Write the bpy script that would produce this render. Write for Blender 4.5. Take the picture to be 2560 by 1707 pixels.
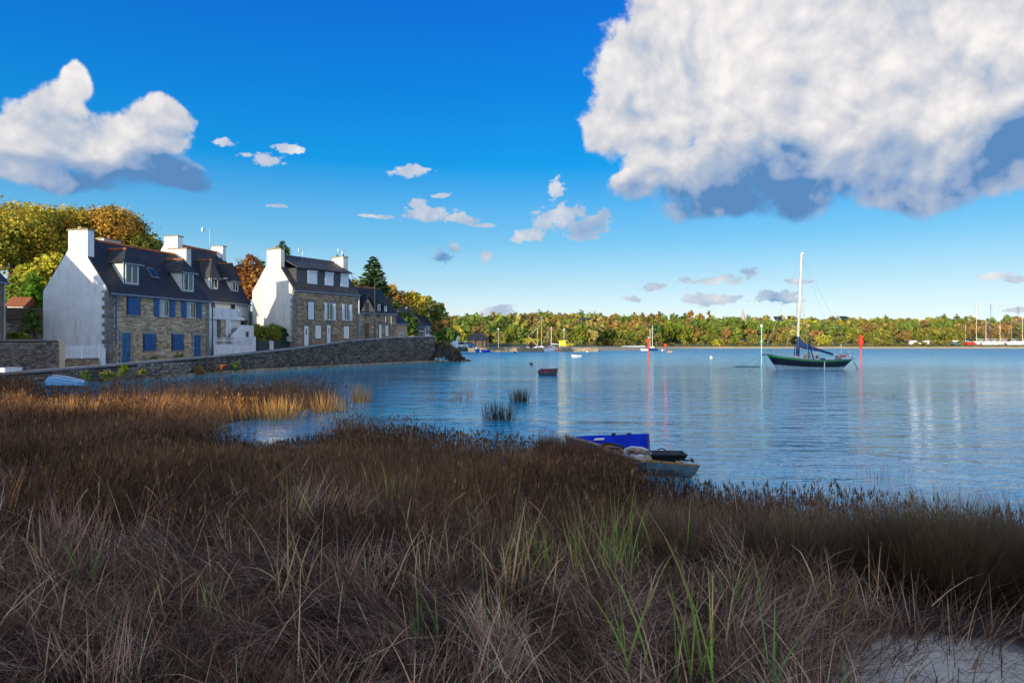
import bpy, math, random
import numpy as np
from mathutils import Vector, Matrix

scene = bpy.context.scene
for o in list(bpy.data.objects):
    bpy.data.objects.remove(o)
rng = np.random.default_rng(7)
random.seed(7)

# ---------------------------------------------------------------- camera
EYE = 2.6
FPX = 1707.0
cam_data = bpy.data.cameras.new("camera")
cam_data.sensor_width = 36.0
cam_data.lens = 24.0
cam_data.clip_start = 0.1
cam_data.clip_end = 6000.0
camera = bpy.data.objects.new("camera", cam_data)
scene.collection.objects.link(camera)
camera.location = (0, 0, EYE)
camera.rotation_euler = (math.radians(90), 0, 0)
scene.camera = camera

scene.view_settings.view_transform = 'Standard'
scene.view_settings.look = 'None'
scene.view_settings.gamma = 1.0
scene.view_settings.exposure = 0.25
scene.view_settings.use_curve_mapping = False
scene.cycles.max_bounces = 5
scene.cycles.diffuse_bounces = 2
scene.cycles.glossy_bounces = 3
scene.cycles.transmission_bounces = 2
scene.cycles.transparent_max_bounces = 6
scene.cycles.use_adaptive_sampling = True
scene.cycles.sample_clamp_indirect = 4.0
scene.cycles.caustics_reflective = False
scene.cycles.caustics_refractive = False

# ---------------------------------------------------------------- sun
SUN_EL = math.radians(10.0)
SUN_AZ = math.radians(29.0)          # light travels towards +Y, leaning to +X
travel = Vector((math.sin(SUN_AZ) * math.cos(SUN_EL), math.cos(SUN_AZ) * math.cos(SUN_EL), -math.sin(SUN_EL)))
sun_data = bpy.data.lights.new("sun", 'SUN')
sun_data.energy = 4.4
sun_data.angle = math.radians(0.5)
sun_data.color = (1.0, 0.86, 0.66)
sun = bpy.data.objects.new("sun", sun_data)
scene.collection.objects.link(sun)
sun.rotation_euler = travel.to_track_quat('-Z', 'Y').to_euler()
sun.location = (-60, -100, 60)

# ---------------------------------------------------------------- world: sky and clouds
world = bpy.data.worlds.new("World")
scene.world = world
world.use_nodes = True
wt = world.node_tree
wt.nodes.clear()


class NB:
    """small helper to wire nodes"""
    def __init__(self, tree):
        self.t = tree

    def n(self, kind, **kw):
        nd = self.t.nodes.new(kind)
        for k, v in kw.items():
            setattr(nd, k, v)
        return nd

    def put(self, sock, v):
        if isinstance(v, bpy.types.NodeSocket):
            self.t.links.new(v, sock)
        elif v is not None:
            if sock.type == 'RGBA' and len(v) == 3:
                v = (*v, 1.0)
            sock.default_value = v

    def math(self, op, a, b=None, c=None, clamp=False):
        nd = self.n('ShaderNodeMath', operation=op, use_clamp=clamp)
        self.put(nd.inputs[0], a)
        if b is not None: self.put(nd.inputs[1], b)
        if c is not None: self.put(nd.inputs[2], c)
        return nd.outputs[0]

    def vec(self, op, a, b=None, c=None):
        nd = self.n('ShaderNodeVectorMath', operation=op)
        self.put(nd.inputs[0], a)
        if b is not None: self.put(nd.inputs[3] if op == 'SCALE' else nd.inputs[1], b)
        if c is not None: self.put(nd.inputs[2], c)
        return nd.outputs[1] if op in ('LENGTH', 'DOT_PRODUCT', 'DISTANCE') else nd.outputs[0]

    def noise(self, v, scale, detail=4, rough=0.55, dist=0.0, lac=2.0, color=False, kind='FBM'):
        nd = self.n('ShaderNodeTexNoise', noise_dimensions='3D', noise_type=kind)
        if v is not None: self.put(nd.inputs['Vector'], v)
        nd.inputs['Scale'].default_value = scale
        nd.inputs['Detail'].default_value = detail
        nd.inputs['Roughness'].default_value = rough
        nd.inputs['Lacunarity'].default_value = lac
        nd.inputs['Distortion'].default_value = dist
        return nd.outputs['Color'] if color else nd.outputs[0]

    def voro(self, v, scale, feature='F1', detail=0, rough=0.5, rnd=1.0, smooth=0.3, out='Distance'):
        nd = self.n('ShaderNodeTexVoronoi', feature=feature)
        if v is not None: self.put(nd.inputs['Vector'], v)
        nd.inputs['Scale'].default_value = scale
        if 'Detail' in nd.inputs:
            nd.inputs['Detail'].default_value = detail
            nd.inputs['Roughness'].default_value = rough
        nd.inputs['Randomness'].default_value = rnd
        if feature == 'SMOOTH_F1': nd.inputs['Smoothness'].default_value = smooth
        return nd.outputs[out]

    def mix(self, f, a, b, mode='MIX'):
        nd = self.n('ShaderNodeMix', data_type='RGBA', blend_type=mode)
        self.put(nd.inputs[0], f); self.put(nd.inputs[6], a); self.put(nd.inputs[7], b)
        return nd.outputs[2]

    def ss(self, v, lo, hi, a=0.0, b=1.0, kind='SMOOTHSTEP'):
        nd = self.n('ShaderNodeMapRange', interpolation_type=kind)
        self.put(nd.inputs[0], v)
        for i, x in ((1, lo), (2, hi), (3, a), (4, b)): self.put(nd.inputs[i], x)
        return nd.outputs[0]

    def ramp(self, f, stops, interp='LINEAR'):
        nd = self.n('ShaderNodeValToRGB')
        cr = nd.color_ramp
        cr.interpolation = interp
        while len(cr.elements) < len(stops): cr.elements.new(0.5)
        for e, (p, c) in zip(cr.elements, stops):
            e.position = p
            e.color = (*c, 1.0) if len(c) == 3 else c
        self.put(nd.inputs[0], f)
        return nd.outputs[0]

    def sep(self, v):
        nd = self.n('ShaderNodeSeparateXYZ'); self.put(nd.inputs[0], v)
        return nd.outputs

    def comb(self, x, y, z=0.0):
        nd = self.n('ShaderNodeCombineXYZ')
        for i, v in enumerate((x, y, z)): self.put(nd.inputs[i], v)
        return nd.outputs[0]


def sky_dir(px, py):
    """direction of a part of the sky as azimuth and elevation"""
    p, q = (px - 1280) / FPX, (853.5 - py) / FPX
    az = math.atan(p)
    return az, math.atan(q * math.cos(az))


def blob(px, py, rx, ry):
    a0, e0 = sky_dir(px - rx, py); a1, e1 = sky_dir(px + rx, py)
    _, f0 = sky_dir(px, py + ry); _, f1 = sky_dir(px, py - ry)
    return ((a0 + a1) / 2, (f0 + f1) / 2, abs(a1 - a0) / 2, abs(f1 - f0) / 2)


BIG = [(2280, 130, 560, 330), (1900, 250, 380, 250), (1640, 260, 190, 200), (1720, 60, 160, 150), (1600, 90, 70, 120), (1760, 440, 210, 110),
       (2560, 250, 380, 230), (2050, 430, 300, 130), (2400, 380, 320, 130), (1600, 470, 80, 70), (2150, 10, 600, 220),
       (2700, -250, 700, 380), (3100, 150, 500, 300), (1640, 390, 110, 90), (1800, 520, 190, 62), (2010, 505, 150, 62), (2280, 485, 220, 62), (1510, 300, 90, 100), (1900, 430, 320, 110), (2200, 400, 330, 130), (2470, 390, 260, 130), (1560, 180, 120, 160), (2110, 310, 180, 120)]
LEFT = [(250, 360, 260, 130), (380, 330, 120, 90), (420, 420, 150, 50), (90, 330, 150, 110), (130, 260, 110, 80), (330, 400, 210, 70), (60, 380, 150, 100), (430, 440, 140, 40), (180, 190, 60, 60),
        (120, 430, 260, 50), (400, 280, 100, 70), (-120, 380, 150, 80)]
SMALL = [(1400, 540, 80, 55), (1385, 470, 30, 45), (1450, 575, 70, 32), (1320, 590, 60, 26), (1500, 560, 40, 40),
         (1065, 530, 75, 24), (1150, 545, 60, 15), (1025, 420, 55, 22), (1045, 505, 26, 20), (1090, 640, 58, 30), (1135, 620, 30, 20), (1213, 645, 26, 22),
         (715, 362, 48, 20), (662, 398, 66, 22), (620, 385, 40, 14), (560, 352, 35, 13), (1100, 483, 35, 8), (1215, 560, 45, 7), (925, 538, 60, 7), (705, 522, 40, 6),
         (1800, 695, 110, 18), (1870, 680, 40, 20), (1630, 720, 50, 20), (1770, 745, 110, 24), (1950, 745, 100, 24), (1580, 752, 40, 12),
         (2480, 693, 80, 14), (2540, 700, 60, 16), (1240, 782, 60, 16), (2540, 770, 70, 10), (2000, 700, 60, 10), (-300, 640, 160, 30), (3000, 640, 200, 40), (3300, 560, 160, 50)]
DARK = [(1850, 590, 280, 80), (2280, 545, 260, 80), (180, 480, 330, 45), (1640, 500, 110, 40), (1960, 490, 420, 95), (2330, 420, 330, 85), (2560, 350, 260, 80), (1700, 560, 130, 50), (2230, 500, 180, 60), (1090, 648, 62, 28),
        (300, 450, 330, 45), (440, 420, 110, 40), (1990, 410, 60, 60), (1930, 772, 100, 18)]


def union_field(nb, P, blobs, k):
    cur = None
    for (px, py, rx, ry) in blobs:
        a, e, ra, re = blob(px, py, rx, ry)
        q = nb.vec('MULTIPLY_ADD', P, (1 / ra, 1 / re, 0), (-a / ra, -e / re, 0))
        d = nb.vec('LENGTH', q)
        cur = d if cur is None else nb.math('SMOOTH_MIN', cur, d, k)
    return cur


def az_el(nb, D):
    x, y, z = nb.sep(D)
    return nb.comb(nb.math('ARCTAN2', x, y), nb.math('ARCSINE', z))


dens = bpy.data.node_groups.new("cloud_density", 'ShaderNodeTree')
dens.interface.new_socket("Direction", in_out='INPUT', socket_type='NodeSocketVector')
dens.interface.new_socket("Macro", in_out='OUTPUT', socket_type='NodeSocketFloat')
dens.interface.new_socket("Density", in_out='OUTPUT', socket_type='NodeSocketFloat')
dens.interface.new_socket("Warp", in_out='OUTPUT', socket_type='NodeSocketVector')
dens.interface.new_socket("Puff", in_out='OUTPUT', socket_type='NodeSocketFloat')
dens.interface.new_socket("Small", in_out='OUTPUT', socket_type='NodeSocketFloat')
dens.interface.new_socket("Detail", in_out='OUTPUT', socket_type='NodeSocketFloat')
g = NB(dens)
gi = g.n('NodeGroupInput'); go = g.n('NodeGroupOutput')
D = g.vec('NORMALIZE', gi.outputs[0])
wn = g.noise(D, 6.0, 2, 0.55, color=True)
warp = g.vec('SUBTRACT', wn, (0.5, 0.5, 0.5))
Dw = g.vec('ADD', D, g.vec('SCALE', warp, 0.03))
P = az_el(g, g.vec('ADD', D, g.vec('SCALE', warp, 0.075)))
Ps = az_el(g, g.vec('ADD', D, g.vec('SCALE', warp, 0.03)))
dist = g.math('SMOOTH_MIN', union_field(g, P, BIG, 0.25), union_field(g, P, LEFT, 0.25), 0.02)
dsm = union_field(g, Ps, SMALL, 0.15)
macro_big = g.math('SUBTRACT', 1.0, dist)
macro_small = g.math('SUBTRACT', 1.0, dsm)
# loose cloud elsewhere round the sky, none of it in the stretch the named clouds fill
px_, py_, pz_ = g.sep(P)
away = g.ss(g.math('ABSOLUTE', px_), 0.95, 1.3)
high = g.ss(py_, 0.75, 0.95)
outside = g.math('MAXIMUM', away, high)
loose = g.math('MULTIPLY', g.math('SUBTRACT', g.noise(g.vec('MULTIPLY', D, (1, 1, 2.2)), 2.2, 2, 0.5), 0.50), 6.0)
macro_loose = g.math('SUBTRACT', loose, g.math('MULTIPLY', g.math('SUBTRACT', 1.0, outside), 4.0))
macro = g.math('MAXIMUM', macro_big, macro_loose)
fb = g.math('SUBTRACT', g.noise(Dw, 12.0, 9, 0.68, dist=0.10), 0.5)
bil = g.math('SUBTRACT', 0.42, g.voro(g.vec('ADD', D, g.vec('SCALE', warp, 0.06)), 19.0, 'F1', detail=2.5, rough=0.55))
nz = g.math('ADD', g.math('MULTIPLY', fb, 2.8), g.math('MULTIPLY', bil, 0.55))
fade_noise = g.math('ADD', nz, g.math('MULTIPLY', g.math('MINIMUM', macro, 0.75), 2.5))
nsm = g.math('ADD', g.noise(g.vec('MULTIPLY', Dw, (1, 1, 1.7)), 42.0, 6, 0.66), g.math('MULTIPLY', fb, 0.8))
small = g.math('ADD', g.math('MULTIPLY', macro_small, 1.6), g.math('MULTIPLY', g.math('SUBTRACT', nsm, 0.56), 4.0))
dens.links.new(macro, go.inputs[0])
dens.links.new(g.math('MAXIMUM', fade_noise, small), go.inputs[1])
dens.links.new(warp, go.inputs[2])
dens.links.new(bil, go.inputs[3])
dens.links.new(g.math('GREATER_THAN', small, fade_noise), go.inputs[4])
dens.links.new(nz, go.inputs[5])

w = NB(wt)
tc = w.n('ShaderNodeTexCoord')
DIR = w.vec('NORMALIZE', tc.outputs['Generated'])


def density(off):
    nd = w.n('ShaderNodeGroup'); nd.node_tree = dens
    w.put(nd.inputs[0], w.vec('ADD', DIR, off) if off else DIR)
    return nd.outputs


sky = w.n('ShaderNodeTexSky')
sky.sky_type = 'NISHITA'
sky.sun_disc = False
sky.sun_elevation = SUN_EL
sky.sun_rotation = math.pi + SUN_AZ
sky.altitude = 0
sky.air_density = 1.0
sky.dust_density = 0.6
sky.ozone_density = 2.0
hs = w.n('ShaderNodeHueSaturation')
hs.inputs['Saturation'].default_value = 1.25
w.put(hs.inputs['Color'], sky.outputs[0])
_, _, dz = w.sep(DIR)
tint = w.ramp(w.math('ABSOLUTE', dz), [(0.0, (1.981, 2.547, 6.168)), (0.0133, (1.981, 2.547, 6.168)), (0.0415, (1.617, 1.79, 3.386)), (0.0863, (1.333, 1.473, 2.18)), (0.1416, (0.868, 1.369, 1.92)), (0.248, (0.075, 1.219, 2.088)), (0.346, (0.058, 1.152, 2.307)), (0.432, (0.08, 1.082, 2.5)), (0.75, (0.064, 0.812, 2.0)), (1.0, (0.056, 0.703, 1.75))])
nishita = w.mix(1.0, hs.outputs[0], tint, 'MULTIPLY')
even = w.ramp(w.math('ABSOLUTE', dz), [(0.0, (7.4, 8.4, 8.7)), (0.0415, (6.5, 8.0, 8.9)), (0.0863, (4.1, 6.7, 8.8)), (0.1416, (1.8, 5.1, 8.6)), (0.248, (0.1, 3.0, 8.0)), (0.346, (0.06, 2.1, 7.4)), (0.432, (0.05, 1.56, 6.8)), (0.75, (0.03, 1.1, 5.4)), (1.0, (0.02, 0.9, 4.8))])
dx_, dy_, _ = w.sep(DIR)
front = w.ss(dy_, -0.35, 0.35, 0.0, 0.65)        # the side of the sky opposite the sun is evened out, the unseen sunward side is brightened to lift shaded surfaces
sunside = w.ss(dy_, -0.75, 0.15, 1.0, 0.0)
sun_fill = w.vec('MULTIPLY', sky.outputs[0], (1.7, 2.4, 3.6))
skycol = w.vec('MULTIPLY', w.mix(front, w.mix(sunside, nishita, sun_fill), even), (0.92, 0.91, 0.83))

d0 = density(None)
d1 = density((-0.010, 0, 0.014))
relief = w.math('ADD', w.math('MULTIPLY', w.math('SUBTRACT', d0[5], d1[5]), 0.24), w.math('MULTIPLY', w.math('SUBTRACT', d0[3], 0.02), 0.30))
DWW = w.vec('ADD', DIR, w.vec('SCALE', d0[2], 0.075))


def macro_at(off):
    return union_field(w, az_el(w, w.vec('ADD', DWW, off)), BIG + LEFT, 0.25)


under = w.ss(w.math('SUBTRACT', macro_at((0, 0, -0.04)), macro_at((0, 0, 0.04))), 0.05, 0.55)
PP = az_el(w, DWW)
darkf = w.ss(union_field(w, PP, DARK, 0.25), 1.45, 0.35)
wob = w.math('SUBTRACT', w.noise(w.vec('ADD', DIR, w.vec('SCALE', d0[2], 0.08)), 8.0, 7, 0.6), 0.47)
alpha = w.math('MULTIPLY', w.ss(d0[1], 0.06, w.math('MULTIPLY_ADD', darkf, 0.55, 0.60)), w.math('MULTIPLY_ADD', d0[4], -0.18, 1.0))
big_n = w.noise(w.vec('ADD', DIR, w.vec('SCALE', d0[2], 0.05)), 4.5, 4, 0.6)
shade0 = w.math('ADD', w.math('MULTIPLY', under, 0.26), w.math('MULTIPLY', darkf, w.ss(big_n, 0.32, 0.68, 0.26, 0.74)))
shade0 = w.math('ADD', shade0, w.ss(w.sep(PP)[0], -0.30, -0.48, 0.0, 0.20))
shade0 = w.math('ADD', shade0, w.math('MULTIPLY', d0[4], 0.04))
shade = w.math('SUBTRACT', w.math('ADD', shade0, w.math('ADD', w.math('MULTIPLY', wob, 0.9), w.math('MULTIPLY', w.math('SUBTRACT', big_n, 0.5), 0.9))), relief, clamp=True)
lowf = w.ss(dz, 0.0, 0.35)
ccol = w.ramp(shade, [(0.0, (8.0, 7.7, 7.5)), (0.3, (6.0, 6.0, 6.3)), (0.6, (3.6, 4.3, 5.5)), (0.85, (2.3, 3.3, 5.2)), (1.0, (0.9, 2.2, 4.4))])
# clouds on the unseen sunward side made brighter for added fill light
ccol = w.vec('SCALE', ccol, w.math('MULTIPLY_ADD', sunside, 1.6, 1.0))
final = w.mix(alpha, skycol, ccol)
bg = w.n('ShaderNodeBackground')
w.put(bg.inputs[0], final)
bg.inputs[1].default_value = 0.1
wo = w.n('ShaderNodeOutputWorld')
wt.links.new(bg.outputs[0], wo.inputs[0])
world.cycles.sampling_method = 'MANUAL'
world.cycles.sample_map_resolution = 512


# ================================================================ materials
def new_mat(name):
    m = bpy.data.materials.new(name)
    m.use_nodes = True
    nt = m.node_tree
    nt.nodes.clear()
    b = NB(nt)
    out = b.n('ShaderNodeOutputMaterial')
    p = b.n('ShaderNodeBsdfPrincipled')
    nt.links.new(p.outputs[0], out.inputs[0])
    return m, b, p, out


def mat(name, col, rough=0.7, metal=0.0, vary=0.25, scale=3.0, bump=0.0, bscale=20.0, stain=0.0, stain_col=(0.1, 0.1, 0.08), island=0.0, spec=None):
    m, b, p, out = new_mat(name)
    tcn = b.n('ShaderNodeTexCoord')
    oi = b.n('ShaderNodeObjectInfo')
    v = b.vec('ADD', tcn.outputs['Object'], b.vec('SCALE', oi.outputs['Location'], 1.0))
    c = tuple(col)
    if vary:
        n = b.noise(v, scale, 4, 0.6)
        lo = tuple(x * (1 - vary) for x in c); hi = tuple(min(1, x * (1 + vary)) for x in c)
        c = b.mix(b.ss(n, 0.3, 0.7), lo, hi)
    if island:
        geo = b.n('ShaderNodeNewGeometry')
        r = b.math('FRACT', b.math('ADD', geo.outputs['Random Per Island'], oi.outputs['Random']))
        k = b.math('MULTIPLY_ADD', r, 2 * island, 1 - island)
        c = b.vec('SCALE', c if isinstance(c, bpy.types.NodeSocket) else (*c[:3],), k)
        r2 = b.math('FRACT', b.math('MULTIPLY', r, 7.31))
        c = b.mix(b.math('MULTIPLY', b.ss(r2, 0.72, 0.95), 0.6), c, tuple(x * y for x, y in zip(col, (1.25, 0.85, 0.6))))
    if stain:
        ns = b.noise(b.vec('MULTIPLY', v, (1.6, 1.6, 0.35)), 1.3, 5, 0.65)
        c = b.mix(b.math('MULTIPLY', b.ss(ns, 0.5, 0.75), stain), c, stain_col)
    b.put(p.inputs['Base Color'], c)
    p.inputs['Roughness'].default_value = rough
    p.inputs['Metallic'].default_value = metal
    if spec is not None: p.inputs['Specular IOR Level'].default_value = spec
    if bump:
        bn = b.n('ShaderNodeBump')
        bn.inputs['Strength'].default_value = 1.0
        bn.inputs['Distance'].default_value = bump
        b.put(bn.inputs['Height'], b.noise(v, bscale, 4, 0.6))
        b.t.links.new(bn.outputs[0], p.inputs['Normal'])
    return m


def slate_mat(name, col, sx=0.28, sz=0.14, lichen=0.25):
    m, b, p, out = new_mat(name)
    tcn = b.n('ShaderNodeTexCoord')
    x, y, z = b.sep(tcn.outputs['Object'])
    v = b.comb(x, z, 0.0)
    br = b.n('ShaderNodeTexBrick')
    b.put(br.inputs['Vector'], v)
    br.inputs['Scale'].default_value = 1.0
    br.inputs['Brick Width'].default_value = sx
    br.inputs['Row Height'].default_value = sz
    br.inputs['Mortar Size'].default_value = 0.008
    br.inputs['Color1'].default_value = (*[c * 0.7 for c in col], 1)
    br.inputs['Color2'].default_value = (*[min(1, c * 1.4) for c in col], 1)
    br.inputs['Mortar'].default_value = (*[c * 0.35 for c in col], 1)
    n = b.noise(tcn.outputs['Object'], 1.2, 6, 0.65)
    c = b.mix(b.math('MULTIPLY', b.ss(n, 0.5, 0.72), lichen), br.outputs['Color'], (0.16, 0.15, 0.10))
    b.put(p.inputs['Base Color'], c)
    p.inputs['Roughness'].default_value = 0.62
    bn = b.n('ShaderNodeBump')
    bn.inputs['Distance'].default_value = 0.02
    b.put(bn.inputs['Height'], br.outputs['Color'])
    b.t.links.new(bn.outputs[0], p.inputs['Normal'])
    return m


def attr_mat(name, trans=0.3, rough=0.7, spec=0.2):
    m, b, p, out = new_mat(name)
    at = b.n('ShaderNodeAttribute'); at.attribute_name = 'Col'
    b.put(p.inputs['Base Color'], at.outputs[0])
    p.inputs['Roughness'].default_value = rough
    p.inputs['Specular IOR Level'].default_value = spec
    if trans:
        tr = b.n('ShaderNodeBsdfTranslucent')
        b.put(tr.inputs[0], b.vec('SCALE', at.outputs[0], 0.9))
        mx = b.n('ShaderNodeMixShader'); mx.inputs[0].default_value = trans
        b.t.links.new(p.outputs[0], mx.inputs[1]); b.t.links.new(tr.outputs[0], mx.inputs[2])
        b.t.links.new(mx.outputs[0], out.inputs[0])
    return m


M = dict(
    render_white=mat('white_render', (0.82, 0.82, 0.79), 0.85, vary=0.07, scale=1.2, bump=0.006, bscale=30, stain=0.6, stain_col=(0.46, 0.45, 0.42)),
    render_old=mat('old_white_render', (0.68, 0.65, 0.58), 0.85, vary=0.10, scale=1.0, bump=0.01, bscale=14, stain=0.65, stain_col=(0.30, 0.29, 0.26)),
    stone=mat('warm_stone', (0.52, 0.41, 0.27), 0.85, vary=0.25, scale=9, bump=0.02, bscale=30, island=0.45),
    stone_brown=mat('brown_stone', (0.34, 0.255, 0.165), 0.88, vary=0.25, scale=9, bump=0.02, bscale=30, island=0.45),
    rubble=mat('dark_rubble_stone', (0.145, 0.118, 0.095), 0.9, vary=0.4, scale=6, bump=0.04, bscale=18, island=0.55),
    rubble_pale=mat('pale_rubble_stone', (0.26, 0.215, 0.17), 0.9, vary=0.4, scale=6, bump=0.04, bscale=18, island=0.55),
    mortar=mat('mortar', (0.21, 0.18, 0.14), 0.95, vary=0.2, scale=5),
    mortar_dark=mat('dark_mortar', (0.055, 0.048, 0.042), 0.95, vary=0.4, scale=3),
    granite=mat('dressed_granite', (0.34, 0.30, 0.25), 0.8, vary=0.15, scale=8, bump=0.01, bscale=60, island=0.15),
    granite_grey=mat('grey_granite', (0.20, 0.195, 0.185), 0.85, vary=0.2, scale=6, bump=0.01, bscale=40, island=0.25),
    coping=mat('coping_stone', (0.26, 0.25, 0.24), 0.85, vary=0.25, scale=3, bump=0.02, bscale=20, island=0.2),
    slate=slate_mat('slate', (0.020, 0.023, 0.031)),
    slate_grey=slate_mat('grey_slate', (0.045, 0.044, 0.045), lichen=0.5),
    zinc=mat('zinc', (0.30, 0.33, 0.36), 0.45, metal=0.6, vary=0.1),
    zinc_dark=mat('dark_zinc', (0.055, 0.060, 0.072), 0.55, vary=0.2),
    cap=mat('chimney_cap_mortar', (0.30, 0.25, 0.13), 0.9, vary=0.35, scale=6),
    terracotta=mat('terracotta', (0.42, 0.13, 0.045), 0.8, vary=0.3, scale=8, island=0.3),
    blue=mat('blue_paint', (0.015, 0.095, 0.27), 0.5, vary=0.25, scale=6, bump=0.004, bscale=40),
    blue_door=mat('weathered_blue_paint', (0.03, 0.13, 0.27), 0.6, vary=0.45, scale=5, bump=0.004, bscale=40),
    white=mat('white_paint', (0.78, 0.79, 0.78), 0.45, vary=0.05),
    shade_white=mat('white_blind', (0.66, 0.70, 0.72), 0.5, vary=0.05),
    glass=mat('window_glass', (0.02, 0.028, 0.035), 0.04, vary=0.0, spec=0.9),
    curtain=mat('net_curtain', (0.45, 0.46, 0.46), 0.9, vary=0.15),
    dark=mat('dark_interior', (0.012, 0.012, 0.014), 0.8, vary=0),
    wood_old=mat('weathered_wood', (0.12, 0.085, 0.06), 0.85, vary=0.35, scale=5, bump=0.01, bscale=30),
    wood_warm=mat('varnished_wood', (0.34, 0.15, 0.045), 0.6, vary=0.45, scale=7, bump=0.006, bscale=30),
    wood_pale=mat('pale_worn_wood', (0.34, 0.27, 0.19), 0.8, vary=0.45, scale=9, bump=0.01, bscale=30),
    concrete=mat('concrete', (0.33, 0.32, 0.30), 0.9, vary=0.2, scale=2, bump=0.01, bscale=20),
    quay=mat('quay_stone', (0.34, 0.27, 0.17), 0.9, vary=0.25, scale=1.5, bump=0.02, bscale=8, island=0.2),
    pole=mat('dark_green_metal', (0.045, 0.060, 0.075), 0.45, metal=0.3, vary=0.1),
    steel=mat('steel', (0.45, 0.46, 0.47), 0.35, metal=0.8, vary=0.1),
    anthracite=mat('anthracite_panel', (0.035, 0.042, 0.052), 0.6, vary=0.15),
    black=mat('black_paint', (0.014, 0.015, 0.020), 0.35, vary=0.3, scale=3),
    tub=mat('black_plastic', (0.012, 0.013, 0.015), 0.35, vary=0.2),
    hull_blue=mat('blue_hull_paint', (0.002, 0.030, 0.50), 0.7, vary=0.25, scale=4, spec=0.15),
    hull_teal=mat('faded_teal_hull', (0.035, 0.085, 0.10), 0.6, vary=0.4, scale=6),
    hull_white=mat('white_gelcoat', (0.78, 0.78, 0.76), 0.3, vary=0.05),
    hull_navy=mat('navy_gelcoat', (0.02, 0.05, 0.15), 0.3, vary=0.1),
    green_stripe=mat('green_stripe_paint', (0.02, 0.33, 0.06), 0.4, vary=0.15),
    boot=mat('greyed_white_paint', (0.46, 0.50, 0.52), 0.6, vary=0.2),  # white boot stripe greyed, its shade put into the colour
    navy_cloth=mat('navy_canvas', (0.008, 0.030, 0.12), 0.85, vary=0.25, scale=6, bump=0.02, bscale=8),
    mast=mat('pale_mast', (0.78, 0.68, 0.52), 0.4, vary=0.06),
    mast_wood=mat('yellow_mast', (0.62, 0.36, 0.06), 0.5, vary=0.1),
    red=mat('red_paint', (0.80, 0.045, 0.012), 0.45, vary=0.1),
    crimson=mat('crimson_cloth', (0.17, 0.008, 0.03), 0.8, vary=0.25),
    pale_green=mat('pale_green_paint', (0.28, 0.72, 0.46), 0.5, vary=0.08),
    yellow=mat('yellow_paint', (0.80, 0.58, 0.04), 0.4, vary=0.06),
    orange=mat('orange_plastic', (0.8, 0.25, 0.03), 0.5, vary=0.1),
    rubber=mat('rubber', (0.015, 0.015, 0.016), 0.8, vary=0),
    car_blue=mat('blue_car_paint', (0.04, 0.16, 0.42), 0.25, vary=0.05),
    car_silver=mat('silver_car_paint', (0.45, 0.50, 0.55), 0.25, metal=0.5, vary=0.05),
    boat_white_shaded=mat('shaded_white_paint', (0.35, 0.43, 0.48), 0.6, vary=0.2),  # white cabin paint turned blue-grey, shade put into the colour
    dinghy_grey=mat('dark_grey_dinghy', (0.10, 0.09, 0.10), 0.6, vary=0.2),
    asphalt=mat('asphalt', (0.10, 0.10, 0.105), 0.9, vary=0.25, scale=1, bump=0.006, bscale=50),
    rope=mat('rope', (0.10, 0.10, 0.10), 0.9, vary=0.2),
    white_rope=mat('pale_rope', (0.6, 0.58, 0.52), 0.9, vary=0.2),
    bark=mat('bark', (0.11, 0.085, 0.06), 0.9, vary=0.35, scale=4, bump=0.03, bscale=14),
    bark_pale=mat('pale_bark', (0.36, 0.28, 0.18), 0.9, vary=0.25, scale=2),
    rock=mat('seaweed_rock', (0.040, 0.035, 0.025), 0.85, vary=0.6, scale=1.5, bump=0.08, bscale=5, island=0.4),
    straw=mat('straw', (0.40, 0.27, 0.15), 0.8, vary=0.4, scale=4),
    leaf=attr_mat('foliage', 0.30),
    blade=attr_mat('dry_blades', 0.12, 0.75, 0.15),
)


# ================================================================ mesh helpers
COL = scene.collection


def tag(o, label=None, cat=None, group=None, kind=None):
    if label: o['label'] = label
    if cat: o['category'] = cat
    if group: o['group'] = group
    if kind: o['kind'] = kind
    return o


def root(name, label, cat, loc=(0, 0, 0), rz=0.0, group=None):
    o = bpy.data.objects.new(name, None)
    o.empty_display_size = 0.2
    COL.objects.link(o)
    o.location = loc
    o.rotation_euler = (0, 0, rz)
    return tag(o, label, cat, group)


def link(name, me, parent=None):
    o = bpy.data.objects.new(name, me)
    COL.objects.link(o)
    if parent is not None: o.parent = parent
    return o


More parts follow.
